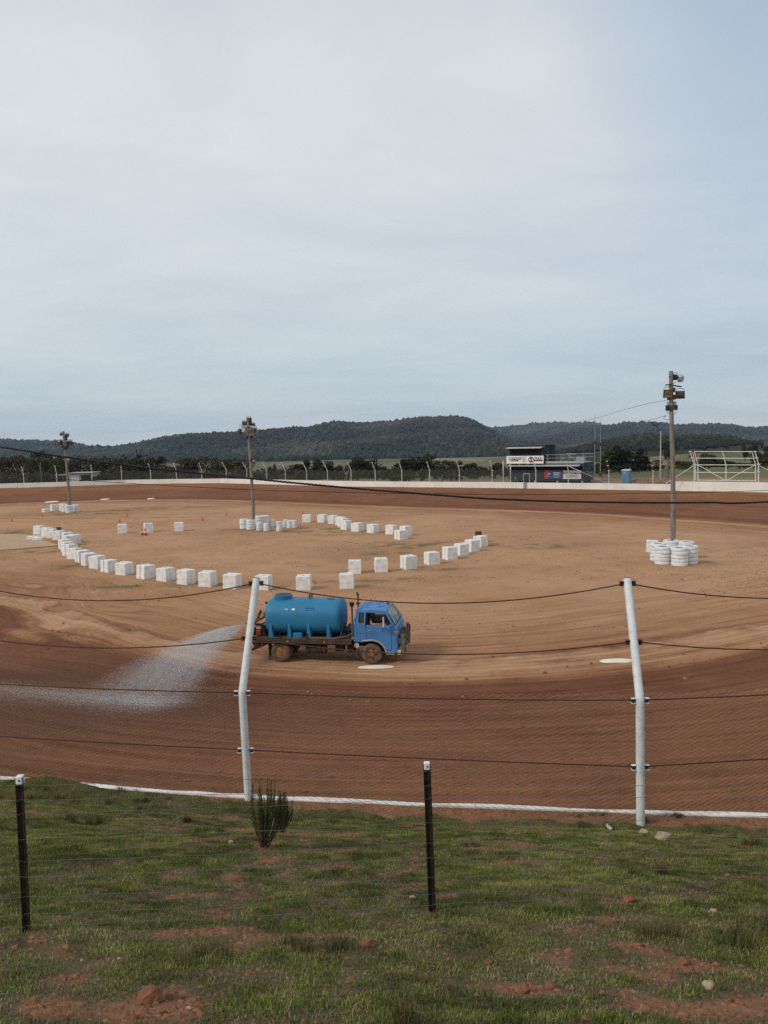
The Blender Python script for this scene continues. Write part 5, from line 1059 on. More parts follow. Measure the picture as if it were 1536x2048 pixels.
# tank: rounded horizontal drum with ribs and feet
tx0, tx1, zc, ry, rz = -.74, 2.58, 1.79, .90, .74
prof = [(tx0, .0), (tx0+.005, .55), (tx0+.03, .80), (tx0+.09, .93), (tx0+.2, .99), (tx0+.34, 1.0), (tx1-.30, 1.0), (tx1-.2, .985), (tx1-.11, .93), (tx1-.045, .78), (tx1-.012, .5), (tx1, .0)]
prof = [prof[0]]+prof[1:6]+[(tx0+.34+(tx1-tx0-.64)*k/10, 1.0) for k in range(1, 10)]+prof[6:]
mb = MB(); n = 48; V = []
for x, s in prof:
    for j in range(n):
        a = 2*math.pi*j/n; q = max(s, .001); c, sn = math.cos(a), math.sin(a); e = .80; V.append((x, ry*q*math.copysign(abs(c)**e, c), zc+rz*q*math.copysign(abs(sn)**e, sn)))
mb.add(V, [(i*n+j, i*n+(j+1) % n, (i+1)*n+(j+1) % n, (i+1)*n+j) for i in range(len(prof)-1) for j in range(n)]); tank = tp('tank', mb, TANKM, smooth=True)
for x in (-.42, .38, 1.2, 2.04):
    for s in (-1, 1):
        mb = MB(); V = []
        for z, y, hw in ((1.03, .92, .105), (1.30, .925, .08), (1.50, .92, .06), (1.62, .90, .045)): V += [(x-hw, s*(y-.25), z), (x-hw*.9, s*y, z), (x+hw*.9, s*y, z), (x+hw, s*(y-.25), z)]
        mb.add(V, [(i*4+j, i*4+(j+1) % 4, (i+1)*4+(j+1) % 4, (i+1)*4+j) for i in range(3) for j in range(4)]+[(12, 13, 14, 15)]); mb.build('foot', TANKM, tank, bevel=.02)
MB().box((.75, -.95, 1.14), (.38, .14, .24)).build('bracket_box', TANKM, tank, bevel=.02)
MB().lathe([(.37, 2.47), (.39, 2.56), (.385, 2.63), (.40, 2.64), (.40, 2.67), (.34, 2.68), (.33, 2.64), (.30, 2.62), (.001, 2.64)], 32, Matrix.Translation((-.10, 0, 0))).build('hatch', TANKM, tank, smooth=True)
MB().lathe([(.32, 2.66), (.33, 2.675), (.30, 2.685), (.001, 2.69)], 30, Matrix.Translation((-.10, 0, 0))).build('lid', mat('dark_blue_lid', (.010, .05, .10), .6), tank, smooth=True)
mb = MB()
for dx in (0, .1): mb.tube([(1.04+dx, 0, 2.5), (1.04+dx, 0, 2.62), (1.07+dx, 0, 2.69), (1.13+dx, 0, 2.68)], .045, 8)
mb.build('vent_pipe', ALU, tank, smooth=True); MB().box((-.82, -.1, 2.33), (.07, .14, .08)).box((2.02, -.30, 2.478), (.32, .36, .035), Matrix.Rotation(R(16), 3, 'X')).build('cover_plate', BLK, tank)
def on_tank(x, zz_):
    sn = (zz_-zc)/rz; a = math.asin(min(1, abs(sn)**(1/.8))); y = -ry*math.cos(a)**.8; return y
def sticker(x, z, w, h, m, nm='sticker'):
    y0, y1 = on_tank(x, z-h/2)-.006, on_tank(x, z+h/2)-.006; MB().add([(x-w/2, y0, z-h/2), (x+w/2, y0, z-h/2), (x+w/2, y1, z+h/2), (x-w/2, y1, z+h/2), (x-w/2, y0+.004, z-h/2), (x+w/2, y0+.004, z-h/2), (x+w/2, y1+.004, z+h/2), (x-w/2, y1+.004, z+h/2)], [(0, 1, 2, 3), (4, 7, 6, 5), (0, 4, 5, 1), (3, 2, 6, 7)]).build(nm, m, tank)
sticker(.26, 2.21, .13, .06, mat('faded_sticker', (.42, .40, .30), .5)); sticker(.55, 2.21, .12, .07, mat('white_sticker', (.75, .78, .80), .4))
INK = mat('dark_blue_ink', (.012, .05, .13), .6)
for x, z, w, h in ((1.10, 2.26, .05, .05), (1.17, 2.26, .05, .06), (1.25, 2.26, .04, .05), (1.33, 2.26, .06, .04), (1.41, 2.26, .05, .05), (1.13, 2.19, .14, .022), (1.32, 2.19, .10, .022), (1.45, 2.19, .08, .022)): sticker(x, z, w, h, INK, 'faded_mark')
mb = MB()
for x, z in ((.02, 1.42), (1.18, 1.22)): mb.tube([(x, -1.06, .98), (x, -1.06, z)], .03, 7).box((x, -1.06, z), (.07, .07, .04))
mb.beam((.02, -1.06, 1.04), (-.45, -1.06, 1.02), .03, .04); tp('stake', mb, BLK)
mb = MB(); mb.tube([(1.25, -1.0, 1.06), (1.7, -1.03, 1.07), (2.3, -1.0, 1.05), (2.8, -.9, 1.12), (3.0, -.7, 1.2)], .05, 8).tube([(2.42, -.55, 2.35), (2.55, -.6, 1.9), (2.58, -.62, 1.4), (2.5, -.7, 1.1)], .03, 6).tube([(-.3, -1.0, 1.05), (.6, -1.04, 1.045), (1.2, -1.03, 1.05)], .025, 6); tp('hose', mb, RUB, smooth=True)
mb = MB(); mb.box((2.72, .1, 1.16), (.3, 1.3, .26)).box((2.62, -.55, 1.1), (.25, .3, .2)); tp('toolbox', mb, BLK, bevel=.02)
# pump, booms and fan nozzle at the back
mb = MB(); mb.box((-1.02, -.55, 1.17), (.22, .34, .24)); tp('pump_engine', mb, REDP, bevel=.03); mb = MB(); mb.box((-1.02, -.55, 1.38), (.22, .26, .14)); tp('petrol_tank', mb, CREAM, bevel=.04)
mb = MB(); mb.box((-1.2, -.5, 1.2), (.12, .4, .3)).box((-.8, -.5, 1.2), (.16, .3, .34)).tube([(-.78, -.6, 1.35), (-.72, -.6, 1.6), (-.62, -.5, 1.42)], .04, 7).tube([(-.85, -.62, 1.3), (-.84, -.62, 1.56), (-.7, -.6, 1.6)], .035, 7).tube([(-1.25, -.7, 1.56), (-.85, -.7, 1.54)], .03, 7).beam((-1.3, -.72, 1.05), (-1.3, -.72, 1.5), .04, .04).beam((-.78, -.72, 1.05), (-.78, -.72, 1.5), .04, .04).beam((-1.3, -.72, 1.5), (-.78, -.72, 1.5), .04, .04); tp('pump_frame', mb, BLK)
mb = MB(); mb.tube([(-1.30, -.35, 1.55), (-.95, -.4, 1.72), (-.76, -.42, 1.83)], .05, 9).box((-.80, -.43, 1.92), (.10, .12, .14), Matrix.Rotation(R(-30), 3, 'Y')).tube([(-1.48, -.35, 1.35), (-1.22, -.2, 1.62), (-1.12, -.1, 1.92)], .06, 9).tube([(-1.3, -.3, 1.2), (-1.42, -.32, 1.32), (-1.52, -.35, 1.42)], .07, 9).blob((-1.1, -.1, 1.93), (.08, .07, .09), 4, .1); tp('boom_pipe', mb, mat('rusty_pipe', (.12, .065, .045), .8, var=.35, vscale=6), smooth=True)
mb = MB(); mb.lathe([(.001, -.03), (.19, -.03), (.2, 0), (.19, .03), (.001, .03)], 20, Matrix.Translation((-1.50, -.36, 1.38)) @ Matrix.Rotation(R(68), 4, 'Y') @ Matrix.Scale(.8, 4, (0, 1, 0))).box((-1.60, -.36, 1.45), (.16, .06, .04), Matrix.Rotation(R(35), 3, 'Y')); tp('fan_nozzle', mb, TIMB, smooth=True)
# ---- cab
CAB = thing('cab_tmp', None, None); bpy.data.objects.remove(CAB)
arc = [(3.85+.60*math.cos(R(a)), .42+.60*math.sin(R(a))) for a in (128, 112, 95, 78, 60, 42, 25, 14)]
low = [(3.12, .92)]+arc+[(4.50, .50), (4.62, .47), (4.90, .50), (4.93, .75), (4.93, 1.30), (4.90, 1.50), (4.82, 1.64), (3.12, 1.64)]
mb = MB(); mb.prism(low, -1.0, 1.0); cabin = tp('cab', mb, BLUE, bevel=.05, seg=3)
# greenhouse: roof, pillars and window openings
RW, BW = .80, .985       # half width at roof and at belt
def gpost(a, b, w, d, nm='pillar'):
    return MB().beam(a, b, w, d)
mb = MB()
for s in (-1, 1):
    B = lambda x, z, o=0.0: (x, s*(BW-(BW-RW)*(z-1.62)/.56-o), z)
    mb.beam(B(3.155, 1.6), B(3.235, 2.16), .05, .09).beam(B(3.58, 1.6), B(3.60, 2.16), .05, .13).beam(B(4.765, 1.60), B(4.42, 2.18), .07, .08)
    mb.beam(B(3.2, 2.15), B(4.44, 2.15), .06, .09).beam(B(3.14, 1.66), B(3.6, 1.66), .05, .09)
    V = [B(3.13, 1.62), B(3.30, 1.62), B(3.33, 2.15), B(3.21, 2.15)]; mb.add(V+[(x, y-s*.03, z) for x, y, z in V], [(0, 1, 2, 3), (7, 6, 5, 4), (0, 4, 5, 1), (1, 5, 6, 2), (2, 6, 7, 3), (3, 7, 4, 0)])
    V = [B(4.56, 1.62), B(4.80, 1.62), B(4.70, 1.78)]; mb.add(V+[(x, y-s*.03, z) for x, y, z in V], [(0, 1, 2), (5, 4, 3), (0, 3, 4, 1), (1, 4, 5, 2), (2, 5, 3, 0)])
mb.beam((3.14, -.96, 1.75), (3.14, .96, 1.75), .05, .30).beam((3.215, -.82, 2.12), (3.215, .82, 2.12), .06, .14).beam((4.43, -.8, 2.17), (4.43, .8, 2.17), .09, .08).beam((4.80, -.95, 1.625), (4.80, .95, 1.625), .10, .07)
mb.build('pillar', BLUE, cabin, bevel=.012)
V = []; ro = [(3.17, .80, 2.16), (3.17, .80, 2.19), (3.25, .74, 2.25), (3.8, .72, 2.285), (4.3, .72, 2.275), (4.45, .76, 2.23), (4.50, .79, 2.17)]
mb = MB(); ny = 9
for x, w, z in ro:
    for j in range(ny):
        t = -1+2*j/(ny-1); V.append((x, w*math.copysign(abs(t)**.8, t), z-(.075 if abs(t) > .99 else .012*abs(t)**3)*(1 if z > 2.2 else .2)))
mb.add(V, [(i*ny+j, (i+1)*ny+j, (i+1)*ny+j+1, i*ny+j+1) for i in range(len(ro)-1) for j in range(ny-1)]+[tuple(j for j in range(ny))])
V2_ = [(3.17, -.82, 2.15), (4.50, -.82, 2.15), (4.50, .82, 2.15), (3.17, .82, 2.15)]
mb.box((3.83, -.79, 2.175), (1.32, .05, .06)).box((3.83, .79, 2.175), (1.32, .05, .06)).box((3.83, 0, 2.165), (1.3, 1.56, .02)); mb.build('roof', BLUE, cabin, smooth=True)
mb = MB()
for y in (-.5, -.25, 0, .25, .5): mb.box((3.75, y, 2.285), (.85, .035, .014))
mb.build('roof_rib', BLUE, cabin); MB().box((4.18, -.22, 2.30), (.20, .22, .035)).build('roof_vent', BLUE, cabin, bevel=.015); MB().lathe([(.075, 2.27), (.08, 2.30), (.06, 2.31), (.058, 2.39), (.03, 2.41), (.001, 2.41)], 14, Matrix.Translation((4.36, .28, 0))).build('beacon', mat('orange_beacon', (.5, .10, .03), .35), cabin, smooth=True)
mb = MB(); mb.box((4.28, 0, 1.50), (.5, 1.8, .30)).box((3.9, 0, 1.655), (1.5, 1.86, .02)).box((3.62, -.42, 1.76), (.14, .55, .5)).box((3.62, .42, 1.76), (.14, .6, .5)); mb.build('interior', INT, cabin)
mb = MB(); mb.lathe([(.19, -.012), (.205, 0), (.19, .012)], 22, Matrix.Translation((4.30, -.42, 1.80)) @ Matrix.Rotation(R(-50), 4, 'Y'), closed=True); mb.build('steering_wheel', BLK, cabin)
GW = glass('windscreen_glass', (.20, .25, .25), .55, .06); GD = glass('side_glass', (.02, .022, .024), .82, .06)
mb = MB(); mb.add([(4.825, -.90, 1.66), (4.825, .90, 1.66), (4.475, .74, 2.14), (4.475, -.74, 2.14), (4.835, -.90, 1.67), (4.835, .90, 1.67), (4.485, .74, 2.15), (4.485, -.74, 2.15)], [(0, 1, 2, 3), (7, 6, 5, 4)]); mb.build('windscreen', GW, cabin)
mb = MB(); fr_ = [(4.84, -.93, 1.645), (4.84, .93, 1.645), (4.475, .765, 2.16), (4.475, -.765, 2.16)]
for i in range(4): mb.tube([fr_[i], fr_[(i+1) % 4]], .018, 6)
mb.build('windscreen_seal', BLK, cabin); MB().tube([(4.86, -.5, 1.66), (4.72, -.15, 1.86)], .01, 4).tube([(4.86, .3, 1.66), (4.73, .6, 1.84)], .01, 4).build('wiper', BLK, cabin)
for s in (-1, 1):
    Bq = lambda x, z: (x, s*(BW-.004-(BW-RW)*(z-1.62)/.56), z)
    mb = MB(); mb.add([Bq(3.34, 1.70), Bq(3.545, 1.70), Bq(3.555, 2.11), Bq(3.365, 2.11)], [(0, 1, 2, 3)]); mb.build('quarter_window', GD, cabin)
    mb = MB(); ws = [Bq(3.66, 1.645), Bq(4.58, 1.645), Bq(4.66, 1.72), Bq(4.40, 2.10), Bq(3.67, 2.11)]
    for i in range(5): mb.tube([ws[i], ws[(i+1) % 5]], .013, 5)
    q = [Bq(3.335, 1.69), Bq(3.55, 1.69), Bq(3.56, 2.115), Bq(3.36, 2.115)]
    for i in range(4): mb.tube([q[i], q[(i+1) % 4]], .01, 5)
    mb.build('window_seal', BLK, cabin)
    y = s*1.002; mb = MB(); dr = [(3.63, 1.66), (3.63, 1.02), (3.83, 1.04), (4.05, 1.02), (4.24, .90), (4.38, .72), (4.44, .62), (4.66, .62), (4.66, 1.62)]
    for a, b in zip(dr, dr[1:]): mb.beam((a[0], y, a[1]), (b[0], y, b[1]), .006, .014)
    mb.build('door_gap', BLK, cabin)
    MB().box((3.80, s*1.012, 1.42), (.14, .03, .035)).build('door_handle', TRIM, cabin, bevel=.008)
    mb = MB(); mb.beam((3.14, s*1.004, 1.30), (4.92, s*1.004, 1.30), .012, .022).beam((3.14, s*1.004, .985), (3.55, s*1.004, .985), .012, .022); mb.build('moulding', BLUE, cabin, bevel=.004)
    mb = MB(); lip = [(3.85+.62*math.cos(R(a)), s*1.0, .42+.60*math.sin(R(a))) for a in (108, 95, 80, 65, 50, 35, 20, 8)]; lip = [(3.45, s*1.0, .985)]+lip+[(4.50, s*1.0, .47)]; mb.tube(lip, .04, 7); mb.build('wheel_arch', TRIM if s < 0 else BLUE, cabin, smooth=True)
    MB().box((4.86, s*.965, 1.36), (.16, .09, .085)).build('indicator', AMB, cabin, bevel=.015)
    mb = MB(); mb.box((4.62, s*.98, .49), (.34, .10, .10)); mb.build('step', TRIM, cabin, bevel=.015)
    mb = MB(); mb.box((4.40, s*1.24, 1.83), (.05, .15, .42)); mb.build('mirror', mat('white_mirror_back', (.66, .66, .66), .4), cabin, bevel=.02)
    mb = MB(); mb.tube([(4.40, s*1.24, 2.05), (4.44, s*.9, 2.08)], .012, 5).tube([(4.40, s*1.24, 1.62), (4.30, s*1.0, 1.40)], .012, 5).tube([(4.40, s*1.24, 1.62), (4.60, s*1.0, 1.40)], .012, 5); mb.build('mirror_arm', BLK, cabin)
mb = MB(); mb.box((4.935, 0, .92), (.03, 1.60, .50)); mb.build('grille', BLK, cabin, bevel=.01)
mb = MB()
for z in (.74, .83, .92, 1.01, 1.10): mb.box((4.955, 0, z), (.02, 1.0, .03))
mb.build('grille_bar', TRIM, cabin)
for y in (-.68, .68): MB().lathe([(.001, 0), (.10, 0), (.105, .02), (.09, .035), (.001, .045)], 18, Matrix.Translation((4.95, y, .92)) @ Matrix.Rotation(R(90), 4, 'Y')).build('headlight', TRIM, cabin, smooth=True)
mb = MB(); mb.box((4.94, -.22, 1.42), (.02, .34, .07)).box((4.94, .2, 1.42), (.02, .2, .05)); mb.build('badge', TRIM, cabin)
mb = MB(); mb.box((4.98, 0, .52), (.16, 1.96, .20)); mb.build('bumper', CREAM, cabin, bevel=.03)
mb = MB()
for y in (-.92, -.34, .34, .92): mb.beam((5.13, y, .42), (5.16, y, 1.46 if abs(y) < .5 else 1.26), .13, .07)
for z in (.66, .92, 1.18): mb.tube([(5.15, -.93, z), (5.15, .93, z)], .035, 8)
mb.tube([(5.16, -.36, 1.44), (5.16, .36, 1.44)], .035, 8)
for y in (-.6, .6): mb.box((5.06, y, .5), (.16, .1, .1))
mb.build('bull_bar', ALU, cabin, bevel=.012)
mb = MB(); mb.box((5.18, .0, .52), (.012, .42, .13)); mb.build('number_plate', CREAM, cabin)
mb = MB(); mb.tube([(3.04, -.84, 1.0), (3.04, -.84, 2.38)], .042, 10); sn = mb.build('air_intake', ALU, cabin, smooth=True); MB().box((3.04, -.84, 2.46), (.17, .17, .18)).build('intake_head', BLK, sn, bevel=.03); MB().box((3.05, -.84, 1.05), (.1, .1, .07)).build('clamp', CAPM if False else TRIM, sn)
mb = MB(); mb.tube([(3.05, .45, 1.1), (3.05, .45, 2.62), (3.0, .45, 2.70)], .035, 9).box((3.05, .45, 2.22), (.18, .14, .06)).box((3.05, .45, 2.6), (.14, .08, .04)); mb.build('exhaust', mat('rusty_exhaust', (.10, .05, .03), .8, var=.3), cabin)
# ------------------------------------------------------------------ driver
def skinned(name, chains, m, parent, lev=2):
    """chains: lists of (point, radius); first point of later chains joins the nearest existing vertex"""
    V = []; E = []; Rr = []
    for ch in chains:
        prev = None
        for p, r in ch:
            hit = next((i for i, q in enumerate(V) if (Vector(q)-Vector(p)).length < 1e-5), None)
            if hit is None: V.append(p); Rr.append(r); hit = len(V)-1
            if prev is not None and prev != hit: E.append((prev, hit))
            prev = hit
    me = bpy.data.meshes.new(name); me.from_pydata(V, E, []); o = bpy.data.objects.new(name, me); COL.objects.link(o); me.materials.append(m); o.parent = parent
    o.modifiers.new('skin', 'SKIN'); sv = me.skin_vertices[0].data
    for i, r in enumerate(Rr): sv[i].radius = (r, r); sv[i].use_root = (i == 0)
    s = o.modifiers.new('sub', 'SUBSURF'); s.levels = lev; s.render_levels = lev; return o
SKIN = mat('skin', (.42, .21, .14), .55, var=.08, vscale=8); SHIRT = mat('dark_grey_shirt', (.035, .037, .045), .9, var=.2); JEANS = mat('dark_jeans', (.03, .035, .055), .9); HAIRM = mat('dark_hair', (.02, .014, .01), .7)
Mt = Matrix.Translation(TO) @ Matrix.Rotation(YAW, 4, 'Z') @ Matrix.Scale(K, 4)
drv = thing('person', 'truck driver in a dark shirt resting a bare forearm out of the cab window', 'person', tuple(Mt @ Vector((3.72, -.50, 1.30))), YAW); drv.scale = (K, K, K)
# seated pose in the driver's own space: x forward, -y towards the open window, hips at the seat
hip = (.06, 0, .18); ch = (.07, 0, .46); nk = (.09, 0, .66); hdv = (.13, 0, .76)
f0 = (.62, -.44, .375)
body = [[(hip, .14), ((.06, 0, .32), .13), (ch, .135), ((.08, 0, .59), .085), (nk, .05), ((.10, 0, .70), .06), (hdv, .085), ((.125, 0, .83), .078)],
        [((.08, 0, .59), .085), ((.07, -.17, .56), .062), ((.10, -.36, .42), .047), ((.15, -.455, .37), .045), ((.34, -.475, .37), .043), ((.52, -.46, .375), .030), (f0, .028), ((.68, -.43, .37), .026)],
        [((.08, 0, .59), .085), ((.07, .17, .56), .062), ((.22, .24, .36), .046), ((.44, .10, .42), .036), ((.53, .03, .46), .03), ((.58, .0, .47), .026)],
        [(hip, .14), ((.20, -.1, .15), .095), ((.55, -.12, .14), .07), ((.62, -.12, -.2), .05)], [(hip, .14), ((.20, .1, .15), .095), ((.55, .12, .14), .07), ((.62, .12, -.2), .05)]]
for i, (dy, L_) in enumerate(((-.028, .060), (-.010, .072), (.009, .068), (.026, .052))):      # near hand: four fingers curled over the sill
    b = (.68, -.43, .37); k1 = (.70, -.445+dy, .366); k2 = (.70+L_*.55, -.45+dy, .350); k3 = (.70+L_*.8, -.45+dy, .322); body.append([(b, .026), (k1, .0105), (k2, .0095), (k3, .008)])
body.append([((.62, -.44, .375), .028), ((.635, -.405, .385), .012), ((.675, -.39, .378), .010), ((.70, -.392, .368), .008)])
for i, (dy, L_) in enumerate(((-.02, .05), (0, .055), (.018, .05), (.034, .04))):
    body.append([((.58, .0, .47), .026), ((.60, .0+dy, .475), .010), ((.60+L_*.5, dy, .46), .009), ((.60+L_*.45, dy, .43), .008)])
body.append([((.58, .0, .47), .026), ((.575, -.03, .485), .010), ((.60, -.04, .49), .008)])
skinned('body', body, SKIN, drv)
shirt = [[((.06, 0, .20), .155), ((.06, 0, .32), .145), (ch, .15), ((.08, 0, .59), .095), ((.09, 0, .635), .06)], [((.08, 0, .59), .095), ((.07, -.17, .56), .074), ((.10, -.34, .44), .060)], [((.08, 0, .59), .095), ((.07, .17, .56), .074), ((.18, .22, .42), .058)]]
skinned('shirt', shirt, SHIRT, drv)
skinned('trousers', [[(hip, .15), ((.20, -.1, .15), .10), ((.55, -.12, .14), .078), ((.62, -.12, -.18), .058)], [(hip, .15), ((.20, .1, .15), .10), ((.55, .12, .14), .078), ((.62, .12, -.18), .058)]], JEANS, drv)
mb = MB(); mb.blob((.105, 0, .80), (.105, .098, .10), 6, .04, 1, 2); MB.build(mb, 'hair', HAIRM, drv, smooth=True)
mb = MB(); mb.blob((.215, 0, .755), (.022, .014, .024), 2, .05).blob((.12, -.084, .755), (.018, .010, .028), 3, .05).blob((.12, .084, .755), (.018, .010, .028), 4, .05).blob((.205, 0, .712), (.014, .03, .008), 5, .05); mb.build('face', SKIN, drv, smooth=True)
mb = MB()
for y in (-.032, .032): mb.blob((.207, y, .772), (.010, .012, .008), 1, .02)
mb.build('eyes', HAIRM, drv, smooth=True)
# ------------------------------------------------------------------ water spray: fans of real droplets falling to the track
M_DROP = bpy.data.materials.new('water_droplet'); M_DROP.use_nodes = True; b_ = M_DROP.node_tree.nodes['Principled BSDF']; b_.inputs['Base Color'].default_value = (.86, .87, .88, 1); b_.inputs['Roughness'].default_value = .4
tz_ = M_DROP.node_tree.nodes.new('ShaderNodeBsdfTransparent'); mz_ = M_DROP.node_tree.nodes.new('ShaderNodeMixShader'); mz_.inputs[0].default_value = .095; M_DROP.node_tree.links.new(tz_.outputs[0], mz_.inputs[1]); M_DROP.node_tree.links.new(b_.outputs[0], mz_.inputs[2]); M_DROP.node_tree.links.new(mz_.outputs[0], M_DROP.node_tree.nodes['Material Output'].inputs[0])
NZ = Mt @ Vector((-1.70, -.40, 1.42))
def spray(n):
    r = np.random.default_rng(3); P = []; D = []; Sz = []; O = np.array(NZ[:])
    def jets(n, tgt, wts, spread, gy, size, nj=46, sc=.07, pw=.75):
        T = np.array([at_z(*q, .12)[:] for q in tgt]); w = np.array(wts)/sum(wts); ji = r.choice(len(T), nj, p=w); J = T[ji]+r.normal(0, 1, (nj, 3))*np.array([spread, spread*1.1, 0])
        k = r.integers(0, nj, n); t = r.random(n)**pw; G = J[k]+r.normal(0, .16, (n, 3))*np.array([1, 1, 0])
        p = O+(G-O)*t[:, None]; p[:, 2] = O[2]+(G[:, 2]-O[2])*t**1.6+gy*t*(1-t)*1.2; p += r.normal(0, sc, (n, 3))*(t[:, None]**1.3+.04)
        d = (G-O); d[:, 2] = (G[:, 2]-O[2])*1.6*t**.6; P.append(p); D.append(d/np.linalg.norm(d, axis=1)[:, None]); Sz.append(size*r.uniform(.5, 1.25, n))
    jets(int(n*.36), [(352, 1388), (330, 1398), (296, 1408), (262, 1412), (222, 1410)], [3, 4, 4, 3, 2], .45, .5, .0044)
    jets(int(n*.24), [(300, 1380), (262, 1388), (220, 1394), (170, 1398)], [3, 3, 2, 2], .6, .8, .0042, 60, .11)
    jets(int(n*.05), [(372, 1400), (345, 1412)], [2, 2], .5, .4, .004)
    # drifting mist already low over the track, trailing out to the left in long thin streaks
    m = int(n*.14); line = np.array([at_z(q, 1396+.075*q if q < 290 else 1417.5-.06*(q-290), .08)[:] for q in np.linspace(-120, 350, 80)]); u = r.random(m)**.6; idx = u*78.99; i0 = idx.astype(int); f = (idx-i0)[:, None]; p = line[i0]*(1-f)+line[i0+1]*f
    band = r.normal(0, 1, 9); bi = r.integers(0, 9, m); q = r.random(m); off = np.where(q < .45, band[bi]*.40+r.normal(0, .06, m), r.normal(-.5, .7, m)); p[:, 1] += off; p[:, 0] += r.normal(0, .4, m); p[:, 2] = np.abs(r.normal(.02, .14, m))*(.5+.8*u)+.05
    P.append(p); D.append(np.tile(np.array([[-.99, .1, -.02]]), (m, 1))+r.normal(0, .06, (m, 3))); Sz.append(.0042*r.uniform(.5, 1.25, m))
    p = np.concatenate(P); d = np.concatenate(D); s = np.concatenate(Sz); k = len(p); zg = track_z(p[:, 0], p[:, 1]); p[:, 2] = np.maximum(p[:, 2], zg+.03)
    a = np.cross(d, np.array([0, 0, 1.0])); a /= np.linalg.norm(a, axis=1)[:, None]+1e-9; b = np.cross(a, d); Lg = s*r.uniform(3, 8, k)
    V = np.stack([p-d*Lg[:, None], p+a*s[:, None], p+b*s[:, None], p-a*s[:, None]*.8-b*s[:, None]*.6, p+d*Lg[:, None]*.7], 1); fi = np.array([(0, 2, 1), (0, 3, 2), (0, 1, 3), (4, 1, 2), (4, 2, 3), (4, 3, 1)])
    o = np_mesh('water_spray', V.reshape(-1, 3), (fi[None]+(np.arange(k)*5)[:, None, None]).reshape(-1, 3), M_DROP); tag(o, 'fan of white water spray falling from the truck rear onto the track', 'water spray', kind='stuff')
spray(380000)
# ------------------------------------------------------------------ control tower of stacked containers
M_CONT = mat('dark_container_paint', (.045, .052, .058), .6, var=.15, vscale=.6, dirt=(.09, .08, .07), dscale=1.2, damt=.15); M_CONT2 = mat('navy_container_paint', (.035, .048, .066), .6, var=.15, vscale=.6, dirt=(.08, .075, .07), dscale=1.2, damt=.2); M_CONT3 = mat('teal_container_paint', (.030, .055, .062), .6, var=.15, vscale=.6)
M_AWN = mat('pale_roof_sheet', (.55, .54, .50), .6, .1, var=.1); M_FASC = mat('pale_grey_steel', (.36, .39, .41), .5, .2, var=.12); M_SHADE = mat('near_black_fill', (.015, .016, .018), .9)  # M_SHADE: near-black for painted shade under the tower, dark panels, windows, lettering
M_SIGNW = mat('white_sign', (.78, .77, .75), .5, var=.03, vscale=2); M_SIGNB = mat('blue_sign', (.03, .085, .24), .5, var=.06); M_SIGNR = mat('red_sign', (.50, .035, .05), .5, var=.06); M_INKB = mat('navy_lettering', (.03, .045, .20), .6); M_INKM = mat('maroon_lettering', (.12, .012, .025), .6); M_INKP = mat('pink_red_lettering', (.55, .16, .17), .6); M_INKW = mat('white_lettering', (.8, .8, .8), .6)
fl = at_y(1018, 966, wall_pt(1018).y+4.2); BYAW = R(-31); fl.z = float(field_z(fl.x, fl.y)); sB = scale_at(fl)
tower = thing('control_tower', 'dark two-storey control tower of stacked containers with signs, awnings and balcony', 'building', (fl.x, fl.y, fl.z), BYAW)
BL_ = 12.2; up1 = 9.0-fl.z            # local x along the front (to the right), y into the building
def hz_(py): return (at_y(1060, py, fl.y).z-fl.z)
def corrug(x0, x1, y, z0, z1, n, dpt=.04, ax='x'):
    mb = MB(); V = []; st_ = (x1-x0)/n; Q = []
    for i in range(n):
        for f, d in ((0, 0), (.3, 0), (.4, dpt), (.9, dpt)): Q.append((x0+st_*(i+f), y+d))
    Q.append((x1, y)); k = len(Q)
    V = [((a, b, z) if ax == 'x' else (b, a, z)) for z in (z0, z1) for a, b in Q]; return mb.add(V, [(i, i+1, k+i+1, k+i) for i in range(k-1)])
zl0, zl1, zu0, zu1 = .65, 3.45, 3.5, 6.25
D2 = 4.9
low_ = MB(); low_.box((BL_/2, D2/2+.08, (zl0+zl1)/2), (BL_, D2-.12, zl1-zl0-.06)); body = low_.build('lower_container', M_CONT, tower)
corrug(.06, BL_-.06, -.0, zl0+.1, zl1-.12, 40).build('side_wall', M_CONT, body); corrug(.1, D2-.1, BL_+.05, zl0+.1, zl1-.1, 16, -.04, 'y').build('end_wall', M_CONT2, body)
mb = MB()
for x in (.05, BL_-.05): mb.box((x, .02, (zl0+zl1)/2), (.14, .16, zl1-zl0))
mb.box((BL_/2, .02, zl0+.06), (BL_, .14, .14)).box((BL_/2, .02, zl1-.06), (BL_, .14, .14)); mb.box((BL_+.0, D2, (zl0+zl1)/2), (.14, .16, zl1-zl0)).box((BL_+.0, D2/2, zl1-.06), (.16, D2, .14)).box((BL_+.0, D2/2, zl0+.06), (.16, D2, .14)).box((BL_+.01, D2/2, (zl0+zl1)/2), (.14, .2, zl1-zl0)); mb.build('corner_post', M_CONT2, body)
for z in (1.25, 1.85, 2.45, 3.0): MB().box((BL_+.07, D2*.5, z), (.05, D2*.92, .16)).build('end_rail', M_FASC if False else M_CONT2, body)
MB().box((BL_/2, -.012, 2.62), (BL_-.5, .03, .62)).build('dark_gap_panel', M_SHADE, body)  # near-black strip on the wall for the dark gap below the awning
mb = MB()
for x in (.3, 4.35, 8.0, BL_-.3): mb.box((x, .1, .32), (.3, .3, .66))
mb.build('leg', M_FASC, tower)
MB().box((BL_/2, 2.5, .3), (BL_-.6, 4.2, .5)).build('painted_under_shade', M_SHADE, tower)  # near-black box puts the shade below the raised container into colour
